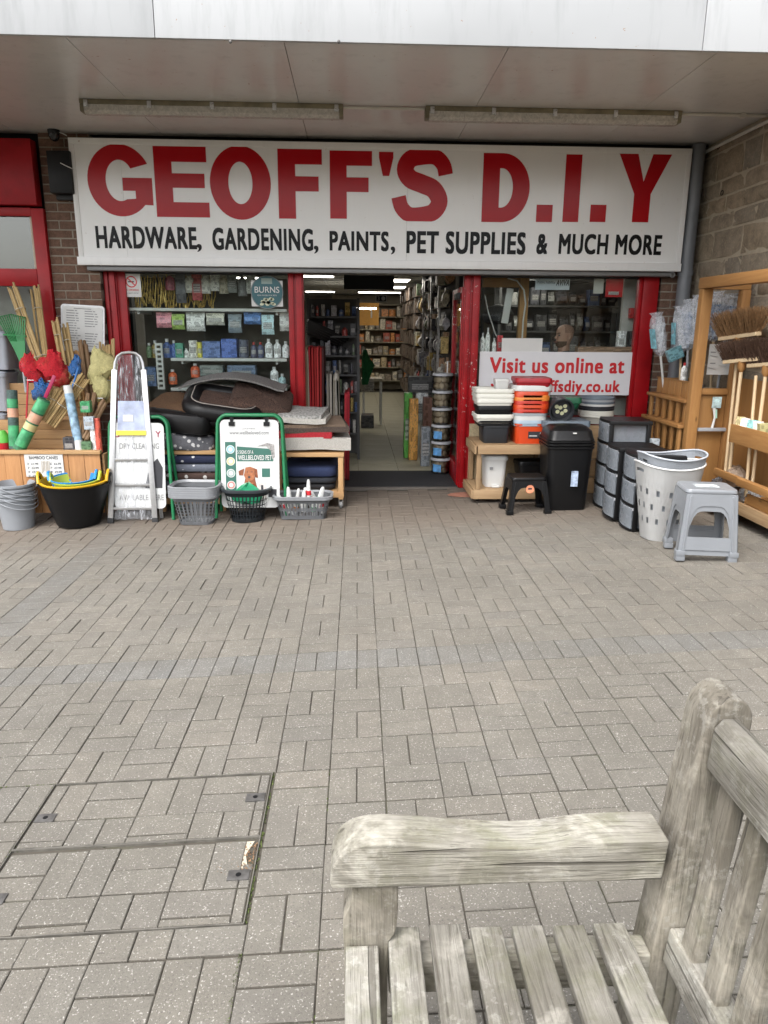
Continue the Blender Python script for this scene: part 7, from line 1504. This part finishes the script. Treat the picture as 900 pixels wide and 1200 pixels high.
# ---- slatted planter bins with mops
pt = thing('slatted_bin', 'tiered orange pine bin with slatted front holding wrapped mops', 'display bin', (2.95, 6.32, .08))
def ptp(n, m, mt_, **k): m.world = True; k.setdefault('bevel', .004); return obj(n, m, mt_, pt, **k)
Y0_, Y1_ = 5.96, 6.74
zA, zB, zC = 1.155, 1.012, .80
nn = 12
for k in range(nn): y = Y0_+(Y1_-Y0_)*k/nn; ptp('slat', MB().box(2.845+.002*(k % 2), 2.862, y+.002, y+(Y1_-Y0_)/nn-.002, zB+.002, zA-.012), OW, bevel=.002)
ptp('cap_rail', MB().box(2.84, 2.868, Y0_, Y1_, zA-.011, zA), OWY); ptp('end_board', MB().box(2.864, 3.16, Y1_-.02, Y1_, .10, zA-.01), PLY); ptp('ledge', MB().box(2.765, 2.875, Y0_-.0, Y1_+.02, zB-.028, zB), OWY)
for k in range(6): y = Y0_+.02+k*(Y1_-Y0_-.06)/5; ptp('baluster', MB().box(2.79, 2.815, y, y+.045, zC+.002, zB-.03), OW); ptp('baluster', MB().box(2.755, 2.78, y, y+.045, .36, zC-.03), OW)
ptp('back_board', MB().box(2.855, 2.868, Y0_, Y1_-.022, .36, zB-.03), plain('inner_plywood', (.34, .18, .06), .8)); ptp('ledge', MB().box(2.735, 2.86, Y0_, Y1_+.03, zC-.028, zC), OWY); ptp('lower_board', MB().box(2.75, 2.785, Y0_, Y1_, .10, .355), OWY); ptp('floor', MB().box(2.87, 3.16, Y0_+.0, Y1_-.022, zB-.16, zB-.14), PLY)
WRAP = film('mop_wrap', (.80, .84, .90), .36, .08, 30); MOPB = plain('blue_mop', (.10, .20, .36), .9, scale=60, var=.7); MOPW = plain('white_mop', (.62, .64, .66), .9, scale=40, var=.3)
def mop(lab, foot, top_, bag, mat, seed, r_=.075, card=None):
    f_, h_ = Vector(foot), Vector(top_); t = thing('mop', lab, 'mop', f_, 0, 'wrapped mops in the slatted bin'); rn = random.Random(seed); d = (h_-f_).normalized()
    m = MB(world=True); m.tube([f_, h_], .011, 8); obj('handle', m, (SLV, WHITEP, POLE)[seed % 3], t, smooth=True); Q = T(*h_) @ d.to_track_quat('Z', 'Y').to_matrix().to_4x4()
    m = MB(world=True)
    for k in range(90):
        a, z0 = rn.random()*6.28, rn.uniform(0, .04); r0 = rn.uniform(.005, r_*.75); m.tube([(0, 0, z0), (r0*.7*math.cos(a), r0*.7*math.sin(a), bag*.4), (r0*math.cos(a+.5), r0*math.sin(a+.5), bag*.85)], .006, 4)
    m.move(Q); obj('mop_strands', m, mat, t, smooth=True)
    m = MB(world=True); rings = []
    for z, k in ((-.05, .25), (0, .5), (.1, .95), (.3, 1.0), (.5, 1.1), (.65, 1.0), (.8, 1.08), (1.0, 1.0), (1.08, .7), (1.16, 1.0)): rings.append([(r_*1.12*k*math.cos(j*.449)*(1+rn.gauss(0, .12)), r_*.75*k*math.sin(j*.449)*(1+rn.gauss(0, .09)), bag*z) for j in range(14)])
    m.loft(rings, (False, False)); m.move(Q); obj('plastic_wrap', m, WRAP, t, smooth=False)
    if card: m = MB(world=True); m.box(-.04, .045, -r_*.9, -r_*.86, bag*.2, bag*.75); m.move(Q); obj('card', m, card, t)
CARD1 = plain('teal_card', (.20, .45, .52), .5, scale=20, var=.7)
pzB = zB-.138
mop('wrapped floor mop leaning alone towards the red post', (2.90, 6.62, pzB), W(774, 415, 6.6), .32, MOPW, 1, .07, CARD1)
for k, (px, py, Yq, mt_, b_, lab) in enumerate(((798, 412, 6.45, MOPW, .34, 'clear wrapped white mop in the middle of the bin'), (806, 408, 6.4, MOPB, .36, 'clear wrapped blue mop beside the drainpipe'), (818, 404, 6.3, MOPW, .36, 'clear wrapped mop behind the stand post'), (836, 398, 6.2, MOPB, .34, 'blue strand mop seen through the open stand frame'), (850, 398, 6.15, MOPB, .32, 'blue mop behind the price board'))):
    h = W(px, py, Yq); mop(lab, (min(3.12, h.x+.04), Yq, pzB), h, b_, mt_, k+2, .085, CARD1 if k in (0,) else None)
item(784, 407, 803, 421, 6.4, 'box', (.10, .22, .25), 'teal sponge pack lying across the mop handles', depth=.05, name='sponge_pack').rotation_euler = (0, R(-25), 0)
item(797, 425, 806, 446, 6.35, 'bottle', (.62, .62, .6), 'white bottle with a red collar among the mop handles', cap=(.5, .03, .03), name='spray_bottle')
for k in range(7): o = goods('bottle', (2.95+.03*(k % 3), 6.05+.09*k, pzB), (.05, .05, .26), ((.3, .3, .32), (.45, .45, .42), (.5, .1, .08), (.12, .18, .16), (.2, .24, .3), (.5, .48, .42), (.1, .1, .1))[k], ORD[k]+' from the near end of the small tools in the slatted bin', 'small tools in the slatted bin', cap=(.1, .1, .1), name='bin_tool')
# crumpled plastic goods low in the stand
for k, (px, py, c, lab) in enumerate(((852, 570, (.25, .24, .24), 'crumpled clear wrapped pack low in the broom stand'), (846, 585, (.10, .10, .11), 'dark wrapped pack on the broom stand base'), (878, 592, (.30, .30, .30), 'grey wrapped pack beside the broom poles'), (862, 556, (.30, .22, .16), 'brown wrapped pack behind the cross rail'))):
    p = WX(px, py, 3.06); m = MB(); rn = random.Random(k+40); rings = []
    for z, s_ in ((0, .8), (.05, 1), (.10, .85), (.14, .4), (.15, .05)): rings.append([(.09*s_*math.cos(j*.52)*(1+rn.gauss(0, .15)), .13*s_*math.sin(j*.52)*(1+rn.gauss(0, .15)), z+rn.gauss(0, .008)) for j in range(12)])
    m.loft(rings); o = obj('wrapped_pack', m, film('pack_film%d' % k, c, .9, .15, 30), loc=(p.x, p.y, max(zf+.142, p.z-.08)), smooth=False); tag(o, lab, 'pack')
# ================================================================== the building across the precinct, seen only as a reflection in the shop glass
ob = thing('stone_building', 'pale stone building with a slate roof across the precinct, mirrored in the shop windows', 'building', (0, -17, -.2))
PST = plain('pale_stone', (.36, .32, .25), .9, scale=3, var=.3); SLT = plain('roof_slate', (.07, .075, .085), .7, scale=6, var=.3); DGL = plain('dark_window_glass', (.02, .024, .028), .08, bmp=0)
obj('wall', MB().box(-11, 12, -1, 0, 0, 3.9), PST, ob); m = MB(); m.prism([(-11.3, .35, 3.8), (-11.3, -4, 5.6), (-11.3, -4, 3.9), (-11.3, -.0, 3.902)], (23.6, 0, 0)); obj('roof', m, SLT, ob)
for k in range(6):
    x = -9.3+k*3.7; wf = obj('window', MB().box(x-.65, x+.65, -.02, .04, 1.0, 2.3), WHITEP, ob); obj('pane', MB().box(x-.58, x+.58, .041, .05, 1.07, 2.23), DGL, wf)
